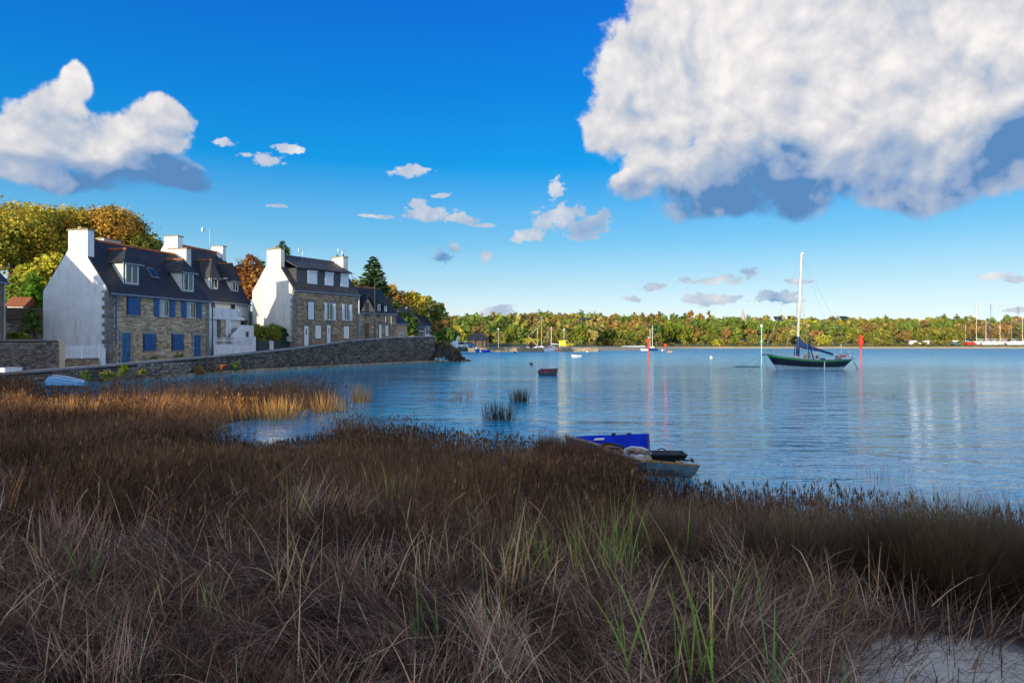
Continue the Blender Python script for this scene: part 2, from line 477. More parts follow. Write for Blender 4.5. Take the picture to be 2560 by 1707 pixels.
class MB:
    """collects shapes and links them as one mesh object"""
    def __init__(self):
        self.v = []; self.f = []

    def add(self, vs, fs):
        k = len(self.v)
        self.v.extend([tuple(p) for p in vs])
        self.f.extend([tuple(k + i for i in f) for f in fs])
        return self

    def box(self, x0, x1, y0, y1, z0, z1):
        return self.add([(x0, y0, z0), (x1, y0, z0), (x1, y1, z0), (x0, y1, z0), (x0, y0, z1), (x1, y0, z1), (x1, y1, z1), (x0, y1, z1)],
                        [(0, 3, 2, 1), (4, 5, 6, 7), (0, 1, 5, 4), (1, 2, 6, 5), (2, 3, 7, 6), (3, 0, 4, 7)])

    def hexa(self, a, b):
        """two quads joined: a bottom ring, b top ring"""
        return self.add(list(a) + list(b), [(0, 3, 2, 1), (4, 5, 6, 7), (0, 1, 5, 4), (1, 2, 6, 5), (2, 3, 7, 6), (3, 0, 4, 7)])

    def tube(self, p0, p1, r0, r1=None, n=8, caps=True):
        r1 = r0 if r1 is None else r1
        p0 = Vector(p0); p1 = Vector(p1)
        d = (p1 - p0)
        if d.length < 1e-6: return self
        d.normalize()
        a = d.orthogonal().normalized(); c = d.cross(a)
        vs = []
        for p, r in ((p0, r0), (p1, r1)):
            for i in range(n):
                t = 2 * math.pi * i / n
                vs.append(p + (a * math.cos(t) + c * math.sin(t)) * r)
        fs = [(i, (i + 1) % n, n + (i + 1) % n, n + i) for i in range(n)]
        if caps: fs += [tuple(range(n - 1, -1, -1)), tuple(range(n, 2 * n))]
        return self.add(vs, fs)

    def path(self, pts, r, n=6):
        for a, b in zip(pts, pts[1:]): self.tube(a, b, r, r, n)
        return self

    def prism(self, poly, axis, a, b):
        """closed prism of a 2D outline; axis 'x': outline is (y,z), 'y': (x,z), 'z': (x,y)"""
        def P(q, t):
            return {'x': (t, q[0], q[1]), 'y': (q[0], t, q[1]), 'z': (q[0], q[1], t)}[axis]
        n = len(poly)
        vs = [P(q, a) for q in poly] + [P(q, b) for q in poly]
        fs = [tuple(range(n)), tuple(range(2 * n - 1, n - 1, -1))] + [(i, i + n, (i + 1) % n + n, (i + 1) % n) for i in range(n)]
        return self.add(vs, fs)

    def lathe(self, prof, c=(0, 0, 0), n=16):
        vs = []; fs = []
        for r, z in prof:
            for i in range(n):
                t = 2 * math.pi * i / n
                vs.append((c[0] + r * math.cos(t), c[1] + r * math.sin(t), c[2] + z))
        for k in range(len(prof) - 1):
            for i in range(n):
                fs.append((k * n + i, k * n + (i + 1) % n, (k + 1) * n + (i + 1) % n, (k + 1) * n + i))
        fs.append(tuple(range(n - 1, -1, -1))); fs.append(tuple(range((len(prof) - 1) * n, len(prof) * n)))
        return self.add(vs, fs)

    def grid(self, rows, close=False):
        """rows of points of equal length, joined as a sheet"""
        k = len(rows[0]); vs = [p for r in rows for p in r]; fs = []
        for i in range(len(rows) - 1):
            for j in range(k - 1 + (1 if close else 0)):
                a, b = i * k + j, i * k + (j + 1) % k
                fs.append((a, b, b + k, a + k))
        return self.add(vs, fs)

    def mesh(self, name, material, smooth=False):
        me = bpy.data.meshes.new(name)
        me.from_pydata(self.v, [], self.f)
        me.materials.append(material)
        import bmesh
        bm = bmesh.new(); bm.from_mesh(me)
        bmesh.ops.recalc_face_normals(bm, faces=bm.faces)
        bm.to_mesh(me); bm.free()
        if smooth: me.polygons.foreach_set('use_smooth', [True] * len(me.polygons))
        return me

    def build(self, name, material, parent=None, smooth=False, bevel=0.0):
        o = link(name, self.mesh(name, material, smooth), parent)
        if bevel:
            md = o.modifiers.new('bevel', 'BEVEL'); md.width = bevel; md.segments = 2; md.limit_method = 'ANGLE'
        return o


def np_mesh(name, verts, faces, material, cols=None, smooth=False):
    verts = np.asarray(verts, dtype=np.float32); faces = np.asarray(faces, dtype=np.int32)
    me = bpy.data.meshes.new(name)
    n, k = faces.shape
    me.vertices.add(len(verts)); me.vertices.foreach_set('co', verts.ravel())
    me.loops.add(n * k); me.loops.foreach_set('vertex_index', faces.ravel())
    me.polygons.add(n)
    me.polygons.foreach_set('loop_start', np.arange(0, n * k, k, dtype=np.int32))
    me.polygons.foreach_set('loop_total', np.full(n, k, dtype=np.int32))
    if smooth: me.polygons.foreach_set('use_smooth', np.ones(n, dtype=bool))
    me.update(calc_edges=True)
    if cols is not None:
        ca = me.color_attributes.new('Col', 'FLOAT_COLOR', 'POINT')
        c4 = np.ones((len(verts), 4), dtype=np.float32); c4[:, :3] = cols
        ca.data.foreach_set('color', c4.ravel())
    me.materials.append(material)
    return me


def ball(mb, c, r, rz=None, n=10, m=6):
    rz = r if rz is None else rz
    prof = [(max(0.001, r * math.sin(math.pi * i / m)), -rz * math.cos(math.pi * i / m)) for i in range(m + 1)]
    return mb.lathe(prof, c, n)


def at(px, py, Y):
    """a point of the place at distance Y, from where it is seen in the photograph"""
    return Vector(((px - 1280) * Y / FPX, Y, EYE - (py - 853.5) * Y / FPX))


def on_ground(px, py, z=0.0):
    Y = (EYE - z) * FPX / (py - 853.5)
    return Vector(((px - 1280) * Y / FPX, Y, z))


class Frame:
    """local frame of a house: x along its waterside front, y inwards, z up"""
    def __init__(self, ox, oy, deg):
        t = math.radians(deg)
        self.o = Vector((ox, oy)); self.f = Vector((math.sin(t), math.cos(t))); self.g = Vector((-math.cos(t), math.sin(t)))
        self.rz = math.pi / 2 - t

    def front(self, px, py, v=0.0):
        d = Vector(((px - 1280) / FPX, 1.0))
        t = (v + self.o.dot(self.g)) / d.dot(self.g)
        p = d * t - self.o
        return p.dot(self.f), EYE - (py - 853.5) / FPX * t

    def side(self, px, py, u=0.0):
        d = Vector(((px - 1280) / FPX, 1.0))
        t = (u + self.o.dot(self.f)) / d.dot(self.f)
        p = d * t - self.o
        return p.dot(self.g), EYE - (py - 853.5) / FPX * t

    def slope(self, px, py, z0, k):
        """ray against the front roof slope z = z0 + k*v"""
        dx, dz = (px - 1280) / FPX, -(py - 853.5) / FPX
        d = Vector((dx, 1.0))
        t = (z0 - EYE - k * self.o.dot(self.g)) / (dz - k * d.dot(self.g))
        p = d * t - self.o
        return p.dot(self.f), p.dot(self.g), EYE + dz * t

    def world(self, u, v, z=0.0):
        p = self.o + self.f * u + self.g * v
        return Vector((p.x, p.y, z))


def stone_mesh(name, material, jit):
    mb = MB().box(-0.5, 0.5, -0.5, 0.5, -0.5, 0.5)
    mb.v = [(x + random.uniform(-jit, jit), y + random.uniform(-jit, jit), z + random.uniform(-jit, jit)) for x, y, z in mb.v]
    return mb.mesh(name, material)


_stone_cache = {}


def stones(place, items, mkey, parent, n_parts=300, jit=0.07, name='stone', stuff='stonework'):
    """items: (s, z, length, height, depth_out) in wall coordinates; place(s, out) -> (x, y, rz)"""
    if (mkey, jit) not in _stone_cache:
        _stone_cache[(mkey, jit)] = [stone_mesh('stone', M[mkey], jit) for _ in range(10)]
    meshes = _stone_cache[(mkey, jit)]
    rest = MB()
    for i, (s, z, l, h, out, dp) in enumerate(items):
        x, y, rz = place(s, out - dp / 2)
        if i < n_parts:
            o = link(name, random.choice(meshes), parent)
            o.location = (x, y, z); o.rotation_euler = (0, 0, rz); o.scale = (l, dp, h)
        else:
            c, sn = math.cos(rz), math.sin(rz)
            base = [(-.5, -.5, -.5), (.5, -.5, -.5), (.5, .5, -.5), (-.5, .5, -.5), (-.5, -.5, .5), (.5, -.5, .5), (.5, .5, .5), (-.5, .5, .5)]
            vs = []
            for a, b, d in base:
                a = (a + random.uniform(-jit, jit)) * l; b = (b + random.uniform(-jit, jit)) * dp; d = (d + random.uniform(-jit, jit)) * h
                vs.append((x + a * c - b * sn, y + a * sn + b * c, z + d))
            rest.add(vs, [(0, 3, 2, 1), (4, 5, 6, 7), (0, 1, 5, 4), (1, 2, 6, 5), (2, 3, 7, 6), (3, 0, 4, 7)])
    if rest.v:
        o = rest.build(stuff, M[mkey], parent)
        o['kind'] = 'stuff'


def courses(s0, s1, zlo, zhi, holes, hm, lm, out, dp=0.12, gap=0.014, vary=0.35, outv=0.02, rnd=None):
    """stones in courses between zlo(s) and zhi(s), leaving the holes (s0, s1, z0, z1) free"""
    rnd = rnd or random
    items = []
    zmin = min(zlo(s0), zlo(s1)); zmax = max(zhi(s0), zhi(s1))
    z = zmin
    while z < zmax:
        h = hm * rnd.uniform(1 - vary, 1 + vary)
        s = s0 - rnd.uniform(0, lm)
        while s < s1:
            l = lm * rnd.uniform(0.5, 1.5)
            a, b = max(s, s0), min(s + l, s1)
            s += l
            segs = [(a, b)]
            for (h0, h1, y0, y1) in holes:
                if z + h * 0.6 > y0 and z + h * 0.4 < y1:
                    ns = []
                    for (p, q) in segs:
                        if q <= h0 or p >= h1: ns.append((p, q)); continue
                        if p < h0: ns.append((p, h0))
                        if q > h1: ns.append((h1, q))
                    segs = ns
            for (p, q) in segs:
                m = (p + q) / 2
                if q - p < 0.07 or z + h > zhi(m) + 0.02 or z < zlo(m) - h: continue
                items.append((m, z + h / 2, q - p - gap, h - gap, out + rnd.uniform(-outv, outv), dp))
        z += h
    items.sort(key=lambda t: t[0])
    return items


# ================================================================ water
m, b, p, out = new_mat('water')
geo = b.n('ShaderNodeNewGeometry')
pos = geo.outputs['Position']
p.inputs['Base Color'].default_value = (0.004, 0.30, 0.48, 1)
p.inputs['Specular Tint'].default_value = (0.82, 0.96, 1.0, 1)
b.put(p.inputs['Roughness'], b.ss(b.vec('LENGTH', pos), 30.0, 180.0, 0.02, 0.36, 'LINEAR'))
p.inputs['IOR'].default_value = 1.62
w1 = b.noise(b.vec('MULTIPLY', pos, (0.45, 1.0, 1.0)), 0.55, 3, 0.55, dist=0.4)
w2 = b.noise(b.vec('MULTIPLY', pos, (0.38, 1.0, 1.0)), 2.3, 3, 0.6, dist=0.6)
w3 = b.noise(b.vec('MULTIPLY', pos, (0.7, 1.0, 1.0)), 9.0, 2, 0.6)
calm = b.ss(b.noise(b.vec('MULTIPLY', pos, (0.012, 0.045, 1.0)), 1.0, 4, 0.6), 0.35, 0.62, 0.35, 1.0)
hgt = b.math('ADD', b.math('MULTIPLY', w1, 0.17), b.math('ADD', b.math('MULTIPLY', w2, 0.085), b.math('MULTIPLY', w3, 0.014)))
xp, yp, zp = b.sep(pos)
shelter = b.ss(xp, -20.0, 8.0, 0.16, 1.0)
hgt = b.math('MULTIPLY', b.math('MULTIPLY', hgt, calm), shelter)
bn = b.n('ShaderNodeBump')
bn.inputs['Strength'].default_value = 1.0
bn.inputs['Distance'].default_value = 1.0
b.put(bn.inputs['Height'], hgt)
b.t.links.new(bn.outputs[0], p.inputs['Normal'])
M['water'] = m
tag(MB().add([(-900, -60, 0), (1600, -60, 0), (1600, 2500, 0), (-900, 2500, 0)], [(0, 1, 2, 3)]).build('water', M['water']), kind='structure')

# ================================================================ land shapes
WALL = [(-30.5, 26.0), (-28.8, 38.0), (-26.3, 45.0), (-23.3, 58.0), (-20.4, 66.0), (-17.2, 73.4), (-13.6, 80.5), (-9.8, 87.0)]
WTOP = [0.75, 0.80, 1.06, 1.52, 2.02, 2.72, 3.10, 3.28]
_wl = [0.0]
for a_, b_ in zip(WALL, WALL[1:]): _wl.append(_wl[-1] + math.dist(a_, b_))
WLEN = _wl[-1]


def wall_at(s, out=0.0):
    """point on the quay wall's water face, moved outwards (towards the water) by out"""
    s = min(max(s, 0.0), WLEN - 1e-6)
    i = max(k for k in range(len(_wl) - 1) if _wl[k] <= s)
    t = (s - _wl[i]) / (_wl[i + 1] - _wl[i])
    (x0, y0), (x1, y1) = WALL[i], WALL[i + 1]
    dx, dy = (x1 - x0), (y1 - y0); L = math.hypot(dx, dy); dx /= L; dy /= L
    return x0 + (x1 - x0) * t + dy * out, y0 + (y1 - y0) * t - dx * out, math.atan2(dy, dx)


def wall_top(s):
    return float(np.interp(s, _wl, WTOP))


def road_z(y):
    return float(np.interp(y, [20, 38, 51, 62, 72, 80, 88, 100, 120, 150, 190], [0.5, 0.62, 0.84, 1.02, 1.75, 2.2, 2.45, 2.3, 1.9, 1.1, 1.1]))


def shore_x(y):
    return float(np.interp(y, [-40, 26, 38, 45, 58, 66, 73.4, 80.5, 87, 95, 110, 130, 160, 175, 184, 200],
                           [-42, -30.9, -29.2, -26.7, -23.7, -20.8, -17.6, -14.0, -10.3, -11.5, -15, -17, -18, -16, -14, 60]))


m, b, p, out = new_mat('village_ground')
geo = b.n('ShaderNodeNewGeometry')
n1 = b.noise(geo.outputs['Position'], 0.25, 5, 0.6)
n2 = b.noise(geo.outputs['Position'], 6.0, 4, 0.6)
at_ = b.n('ShaderNodeAttribute'); at_.attribute_name = 'Col'
gr = b.mix(n1, (0.030, 0.050, 0.016), (0.075, 0.085, 0.03))
c = b.mix(at_.outputs[2], gr, b.mix(n2, (0.12, 0.12, 0.12), (0.18, 0.175, 0.17)))
b.put(p.inputs['Base Color'], c); p.inputs['Roughness'].default_value = 0.9
M['village'] = m

ts = [0, 0.5, 2, 4, 6, 9, 12, 16, 22, 30, 40, 60, 90, 140, 220]
ys = list(np.arange(-40, 200, 4.0))
V = []; Cc = []
for y in ys:
    for t in ts:
        x = shore_x(y) - t
        rise = max(0.0, t - 8.0)
        z = road_z(y) + (0.30 * min(rise, 20) + 0.12 * max(0, rise - 20)) * float(np.interp(y, [30, 45, 90, 130, 180], [0.5, 0.9, 0.9, 0.45, 0.12]))
        if t == 0: z = -0.6
        V.append((x, y, z)); k = 1.0 if (t < 8) else 0.0
        Cc.append((k, k, k))
nt_ = len(ts)
F = [(i * nt_ + j + 1, i * nt_ + j, (i + 1) * nt_ + j, (i + 1) * nt_ + j + 1) for i in range(len(ys) - 1) for j in range(nt_ - 1)]
o = link('ground', np_mesh('ground', V, F, M['village'], Cc)); tag(o, kind='structure')


def land_z(x, y):
    t = max(0.0, shore_x(y) - x)
    rise = max(0.0, t - 8.0)
    return road_z(y) + (0.30 * min(rise, 20) + 0.12 * max(0, rise - 20)) * float(np.interp(y, [30, 45, 90, 130, 180], [0.5, 0.9, 0.9, 0.45, 0.12]))


# far shore and the wooded hill behind it
def far_y(x):
    return float(np.interp(x, [-400, -20, 24, 34, 50, 60, 400], [186, 186, 188, 214, 226, 254, 254]))


def far_z(x, t):
    h = float(np.interp(x, [-300, -60, 0, 60, 160, 320], [6, 6.5, 9.3, 10.6, 9.4, 9]))
    return float(np.interp(t, [0, 1, 4, 30, 70, 150, 260, 500], [-0.4, 0.35, 0.95, 1.6, 3.5, h, h * 1.45, h * 1.9]))


m, b, p, out = new_mat('far_shore_ground')
geo = b.n('ShaderNodeNewGeometry')
zz = b.sep(geo.outputs['Position'])[2]
c = b.mix(b.ss(b.math('ADD', zz, b.math('MULTIPLY', b.noise(geo.outputs['Position'], 0.3, 4, 0.6), 0.8)), 0.95, 1.15), (0.46, 0.34, 0.19), (0.13, 0.14, 0.045))
b.put(p.inputs['Base Color'], c); p.inputs['Roughness'].default_value = 0.95
M['farground'] = m
ts = [0, 1, 4, 10, 20, 30, 50, 70, 100, 130, 160, 200, 260, 350, 500]
xs = list(range(-400, 700, 12))
V = [(x, far_y(x) + t, far_z(x, t)) for x in xs for t in ts]
nt_ = len(ts)
F = [(i * nt_ + j, (i + 1) * nt_ + j, (i + 1) * nt_ + j + 1, i * nt_ + j + 1) for i in range(len(xs) - 1) for j in range(nt_ - 1)]
o = link('hill', np_mesh('hill', V, F, M['farground'], smooth=True)); tag(o, kind='structure')

# ================================================================ marsh bank in front
MARSH_PX = [(-60, 972), (60, 985), (200, 999), (400, 1000), (640, 996), (770, 994), (835, 1003), (838, 1013), (760, 1025), (690, 1040), (620, 1050),
            (545, 1062), (520, 1090), (560, 1130), (660, 1150), (780, 1140), (860, 1100), (1000, 1120), (1150, 1148), (1300, 1168), (1420, 1184),
            (1560, 1240), (1700, 1292), (1850, 1330), (2050, 1350), (2300, 1375), (2560, 1400), (2900, 1420)]
MARSH = [tuple(on_ground(*q)[:2]) for q in MARSH_PX] + [(22, 6), (60, -4), (60, -110), (-110, -110), (-110, -30), (-60, 20), (-60, 34)]
MP = np.array(MARSH)


def marsh_d(P):
    """signed distance inside the bank's outline (positive on land)"""
    P = np.asarray(P, dtype=float); x, y = P[:, 0], P[:, 1]
    best = np.full(len(P), 1e9); inside = np.zeros(len(P), bool)
    for (ax, ay), (bx, by) in zip(MP, np.roll(MP, -1, 0)):
        dx, dy = bx - ax, by - ay
        t = np.clip(((x - ax) * dx + (y - ay) * dy) / (dx * dx + dy * dy), 0, 1)
        best = np.minimum(best, np.hypot(x - ax - t * dx, y - ay - t * dy))
        c = ((ay > y) != (by > y)) & (x < (bx - ax) * (y - ay) / (by - ay + 1e-12) + ax)
        inside ^= c
    return np.where(inside, best, -best)


def vnoise(P, s, seed=0):
    """cheap smooth value noise"""
    r = np.random.default_rng(seed).random((64, 64))
    u = np.asarray(P)[:, 0] * s + 1000; v = np.asarray(P)[:, 1] * s + 1000
    iu, iv = np.floor(u).astype(int), np.floor(v).astype(int); fu, fv = u - iu, v - iv
    fu = fu * fu * (3 - 2 * fu); fv = fv * fv * (3 - 2 * fv)
    g_ = lambda a, c: r[a % 64, c % 64]
    return (g_(iu, iv) * (1 - fu) + g_(iu + 1, iv) * fu) * (1 - fv) + (g_(iu, iv + 1) * (1 - fu) + g_(iu + 1, iv + 1) * fu) * fv


def marsh_z(P):
    d = marsh_d(P)
    P = np.asarray(P)
    z = np.where(d > 0, 0.02 + 0.085 * np.minimum(d, 11) * np.clip((24 - P[:, 1]) / 10, 0.12, 1), np.maximum(d * 0.35, -0.5))
    z = z + (vnoise(P, 1.3, 3) - 0.5) * 0.10 * np.clip(d, 0, 1)
    dx_, dy_ = P[:, 0] - 3.1, P[:, 1] - 4.7
    z = z + 0.26 * (dx_ * 0.48 + dy_ * 0.87) * np.exp(-(dx_ ** 2 + dy_ ** 2) / 2.6)
    # wooded rise behind the photographer
    back = np.clip((-20 - P[:, 1]) / 60, 0, 1)
    z = z + back * 9.0 * np.clip((P[:, 0] + 100) / 10, 0, 1)
    return z


gx = np.concatenate([np.arange(-110, -14, 2.0), np.arange(-14, 14, 0.22), np.arange(14, 61, 1.5)])
gy = np.concatenate([np.arange(-110, 0, 2.0), np.arange(0, 17, 0.22), np.arange(17, 42, 0.8)])
X_, Y_ = np.meshgrid(gx, gy, indexing='ij')
PP_ = np.stack([X_.ravel(), Y_.ravel()], 1)
Z_ = marsh_z(PP_)
nY = len(gy)
ii, jj = np.meshgrid(np.arange(len(gx) - 1), np.arange(nY - 1), indexing='ij')
a_ = (ii * nY + jj).ravel()
F = np.stack([a_, a_ + nY, a_ + nY + 1, a_ + 1], 1)
m, b, p, out = new_mat('marsh_ground')
geo = b.n('ShaderNodeNewGeometry')
pos = geo.outputs['Position']
mudn = b.noise(pos, 3.0, 6, 0.65)
sandy = b.ss(b.vec('DISTANCE', b.vec('MULTIPLY', pos, (1, 1, 0)), (2.85, 4.15, 0.0)), 0.5, 1.35, 1.0, 0.0)
sandy2 = b.ss(b.vec('DISTANCE', b.vec('MULTIPLY', pos, (1, 1, 0)), (3.0, 6.6, 0.0)), 0.1, 0.6, 1.0, 0.0)
sd = b.math('MAXIMUM', sandy, b.math('MULTIPLY', sandy2, 0.9))
sd = b.ss(b.math('ADD', sd, b.math('MULTIPLY', b.math('SUBTRACT', b.noise(pos, 2.2, 5, 0.6), 0.5), 0.9)), 0.25, 0.6)
sandc = b.mix(b.noise(pos, 40.0, 4, 0.7), (0.60, 0.50, 0.38), (0.88, 0.78, 0.62))
c = b.mix(sd, b.mix(mudn, (0.018, 0.014, 0.011), (0.05, 0.038, 0.028)), sandc)
b.put(p.inputs['Base Color'], c); p.inputs['Roughness'].default_value = 0.85
bn = b.n('ShaderNodeBump'); bn.inputs['Distance'].default_value = 0.03
b.put(bn.inputs['Height'], b.noise(pos, 14.0, 6, 0.7)); b.t.links.new(bn.outputs[0], p.inputs['Normal'])
M['marsh'] = m
o = link('marsh_ground', np_mesh('marsh_ground', np.stack([PP_[:, 0], PP_[:, 1], Z_], 1), F, M['marsh'], smooth=True)); tag(o, kind='structure')

# ================================================================ quay wall
qw = root('quay_wall', 'long dark rubble quay wall rising along the water in front of the houses', 'quay wall')
n = 70
rows = []
for k in range(n + 1):
    s = WLEN * k / n
    x, y, _ = wall_at(s, -0.10); xb, yb, _ = wall_at(s, -0.55)
    zt = wall_top(s) - 0.08
    rows.append([(x, y, -0.6), (x, y, zt), (xb, yb, zt), (xb, yb, 0.0)])
core = MB().grid(rows)
xe, ye, rze = wall_at(WLEN)
core.build('wall_core', M['mortar_dark'], qw)


def place_wall(s, out):
    x, y, rz = wall_at(s, out)
    return x, y, rz


rq = random.Random(4)
items = courses(6.0, WLEN, lambda s: -0.15, lambda s: wall_top(s) - 0.10, [], 0.17, 0.34, 0.0, dp=0.22, gap=0.03, vary=0.4, outv=0.035, rnd=rq)
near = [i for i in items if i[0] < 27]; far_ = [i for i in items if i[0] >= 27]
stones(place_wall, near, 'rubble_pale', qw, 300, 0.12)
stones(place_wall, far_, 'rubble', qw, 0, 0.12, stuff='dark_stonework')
s = 5.0
while s < WLEN - 0.3:
    l = rq.uniform(0.8, 1.5)
    x, y, rz = wall_at(min(s + l / 2, WLEN - l / 2), -0.24)
    o = link('coping_stone', (_stone_cache.setdefault('cop', [stone_mesh('coping_stone', M['coping'], 0.02) for _ in range(6)]))[rq.randrange(6)], qw)
    slope = math.atan2(wall_top(s + l) - wall_top(s), l)
    o.location = (x, y, wall_top(s + l / 2) - 0.03); o.rotation_euler = (0, -slope, rz); o.scale = (l - 0.02, 0.62, 0.14)
    s += l
s = 24.0
while s < WLEN - 0.5:
    l = rq.uniform(0.7, 1.4)
    x, y, rz = wall_at(s + l / 2, 0.12)
    o = link('footing_stone', (_stone_cache.setdefault('foot', [stone_mesh('footing_stone', M['quay'], 0.08) for _ in range(6)]))[rq.randrange(6)], qw)
    o.location = (x, y, 0.02); o.rotation_euler = (0, 0, rz); o.scale = (l - 0.12, 0.34, 0.34)
    s += l
# end return of the wall
er = MB(); c_, s_ = math.cos(rze), math.sin(rze)
for k in range(1):
    er.add([(xe, ye, -0.6), (xe - 9 * s_ * 1.0, ye + 9 * c_, -0.6), (xe - 9 * s_, ye + 9 * c_, 3.15), (xe, ye, 3.15)], [(0, 1, 2, 3)])
er.build('end_face', M['mortar_dark'], qw)
items = courses(0.0, 8.0, lambda s: -0.15, lambda s: 3.1, [], 0.22, 0.42, 0.0, dp=0.24, gap=0.03, vary=0.4, outv=0.05, rnd=rq)
stones(lambda s, out: (xe - s * s_ + out * c_, ye + s * c_ + out * s_, rze + math.pi / 2), items, 'rubble', qw, 0, 0.12, stuff='end_stonework')


# ================================================================ house parts
def body(r, L, W, z0, ze, zr, material, y0=0.0, name='wall', x0=0.0):
    k = (zr - ze) / (W / 2)
    return MB().prism([(y0, z0), (W, z0), (W, ze), (W / 2, zr), (y0, ze + k * y0)], 'x', x0, L).build(name, material, r)


def roof(r, L, W, ze, zr, material, over=0.22, th=0.10, x0=0.03, x1=None, ridge='terracotta', tile=0.38):
    x1 = L + 0.06 if x1 is None else x1
    k = (zr - ze) / (W / 2)
    for s in (0, 1):
        q = [(-over, ze - over * k), (W / 2, zr), (W / 2, zr + th * 1.5), (-over, ze - over * k + th * 1.2)]
        if s: q = [(W - y, z) for y, z in q]
        MB().prism(q, 'x', x0, x1).build('roof_slope', material, r)
    if ridge:
        me = MB().tube((-tile * 0.5, 0, 0), (tile * 0.5, 0, 0), 0.10, 0.125, 8).mesh('ridge_tile', M[ridge])
        ta, tb = x0 + 0.85, x1 - 0.85
        n = int((tb - ta) / (tile * 0.95))
        for i in range(n):
            o = link('ridge_tile', me, r)
            o.location = (ta + (i + 0.5) * (tb - ta) / n, W / 2, zr + th * 1.2)
            o.rotation_euler = (0, 0.03 * random.uniform(-1, 1), 0)
    g = MB()
    g.tube((x0, -over - 0.05, ze - over * k + 0.0), (x1, -over - 0.05, ze - over * k + 0.0), 0.075, n=8)
    g.build('gutter', M['zinc'], r)


def chimney(r, x0, x1, y0, y1, zb, zt, material, pots=0, capw=0.07, pot_mat='terracotta'):
    c = MB().box(x0, x1, y0, y1, zb, zt).build('chimney', material, r, bevel=0.02)
    MB().box(x0 - capw, x1 + capw, y0 - capw, y1 + capw, zt, zt + 0.10).build('chimney_cap', M['cap'], c)
    for i in range(pots):
        y = y0 + (y1 - y0) * (i + 0.5) / pots
        MB().lathe([(0.13, 0.0), (0.11, 0.22), (0.14, 0.24), (0.14, 0.30)], ((x0 + x1) / 2, y, zt + 0.10), 10).build('chimney_pot', M[pot_mat], c)


def window(r, u0, u1, z0, z1, y=0.05, cols=2, rows=1, frame='white', pane='glass', fw=0.06, name='window', curtain=False):
    f = MB()
    d0, d1 = y - 0.04, y + 0.03
    f.box(u0, u1, d0, d1, z0, z0 + fw).box(u0, u1, d0, d1, z1 - fw, z1)
    f.box(u0, u0 + fw, d0, d1, z0 + fw, z1 - fw).box(u1 - fw, u1, d0, d1, z0 + fw, z1 - fw)
    for i in range(1, cols):
        x = u0 + (u1 - u0) * i / cols
        f.box(x - fw * 0.7, x + fw * 0.7, d0 + 0.005, d1, z0 + fw, z1 - fw)
    for i in range(1, rows):
        z = z0 + (z1 - z0) * i / rows
        f.box(u0 + fw, u1 - fw, d0 + 0.01, d1 - 0.005, z - fw * 0.35, z + fw * 0.35)
    o = f.build(name, M[frame], r)
    direct = r.get('category') is not None
    cw = (u1 - u0 - 2 * fw) / cols
    for i in range(cols):
        a = u0 + fw * 0.8 + (u1 - u0 - 1.6 * fw) * i / cols
        bb = u0 + fw * 0.8 + (u1 - u0 - 1.6 * fw) * (i + 1) / cols
        MB().box(a, bb, y - 0.005, y + 0.012, z0 + fw * 0.5, z1 - fw * 0.5).build('pane', M[pane], o if direct else r)
        if curtain and i == curtain - 1:
            MB().box(a + 0.02, bb - 0.02, y - 0.012, y - 0.007, z0 + fw, z1 - fw).build('curtain', M['curtain'], o if direct else r)
    return o


def shutter(r, u0, u1, z0, z1, y, material='blue', zbar=True, louvre=False, name='shutter', flip=False):
    f = MB()
    n = max(2, round((u1 - u0) / 0.14))
    for i in range(n):
        a = u0 + (u1 - u0) * i / n; b_ = u0 + (u1 - u0) * (i + 1) / n
        f.box(a + 0.006, b_ - 0.006, y - 0.03, y, z0, z1)
    f.box(u0 + 0.012, u1 - 0.012, y - 0.012, y - 0.002, z0 + 0.01, z1 - 0.01)
    o = f.build(name, M[material], r)
    if zbar:
        g_ = MB()
        for t in (0.15, 0.85):
            z = z0 + (z1 - z0) * t
            g_.box(u0 + 0.01, u1 - 0.01, y - 0.052, y - 0.031, z - 0.045, z + 0.045)
        za, zb = z0 + (z1 - z0) * 0.19, z0 + (z1 - z0) * 0.81
        ua, ub = (u0 + 0.03, u1 - 0.10) if not flip else (u1 - 0.10, u0 + 0.03)
        g_.add([(ua, y - 0.048, za), (ua + 0.08, y - 0.048, za), (ub + 0.08, y - 0.048, zb), (ub, y - 0.048, zb), (ua, y - 0.031, za), (ua + 0.08, y - 0.031, za), (ub + 0.08, y - 0.031, zb), (ub, y - 0.031, zb)],
               [(0, 1, 2, 3), (7, 6, 5, 4), (0, 4, 5, 1), (1, 5, 6, 2), (2, 6, 7, 3), (3, 7, 4, 0)])
        if r.get('category') is not None:
            g_.build('brace', M[material], o)
    if louvre:
        g_ = MB(); z = z0 + 0.10
        while z < z1 - 0.1:
            g_.box(u0 + 0.05, u1 - 0.05, y - 0.045, y - 0.031, z, z + 0.04); z += 0.075
        g_.build('louvre', M['shade_white'], o if r.get('category') is not None else r)
    return o


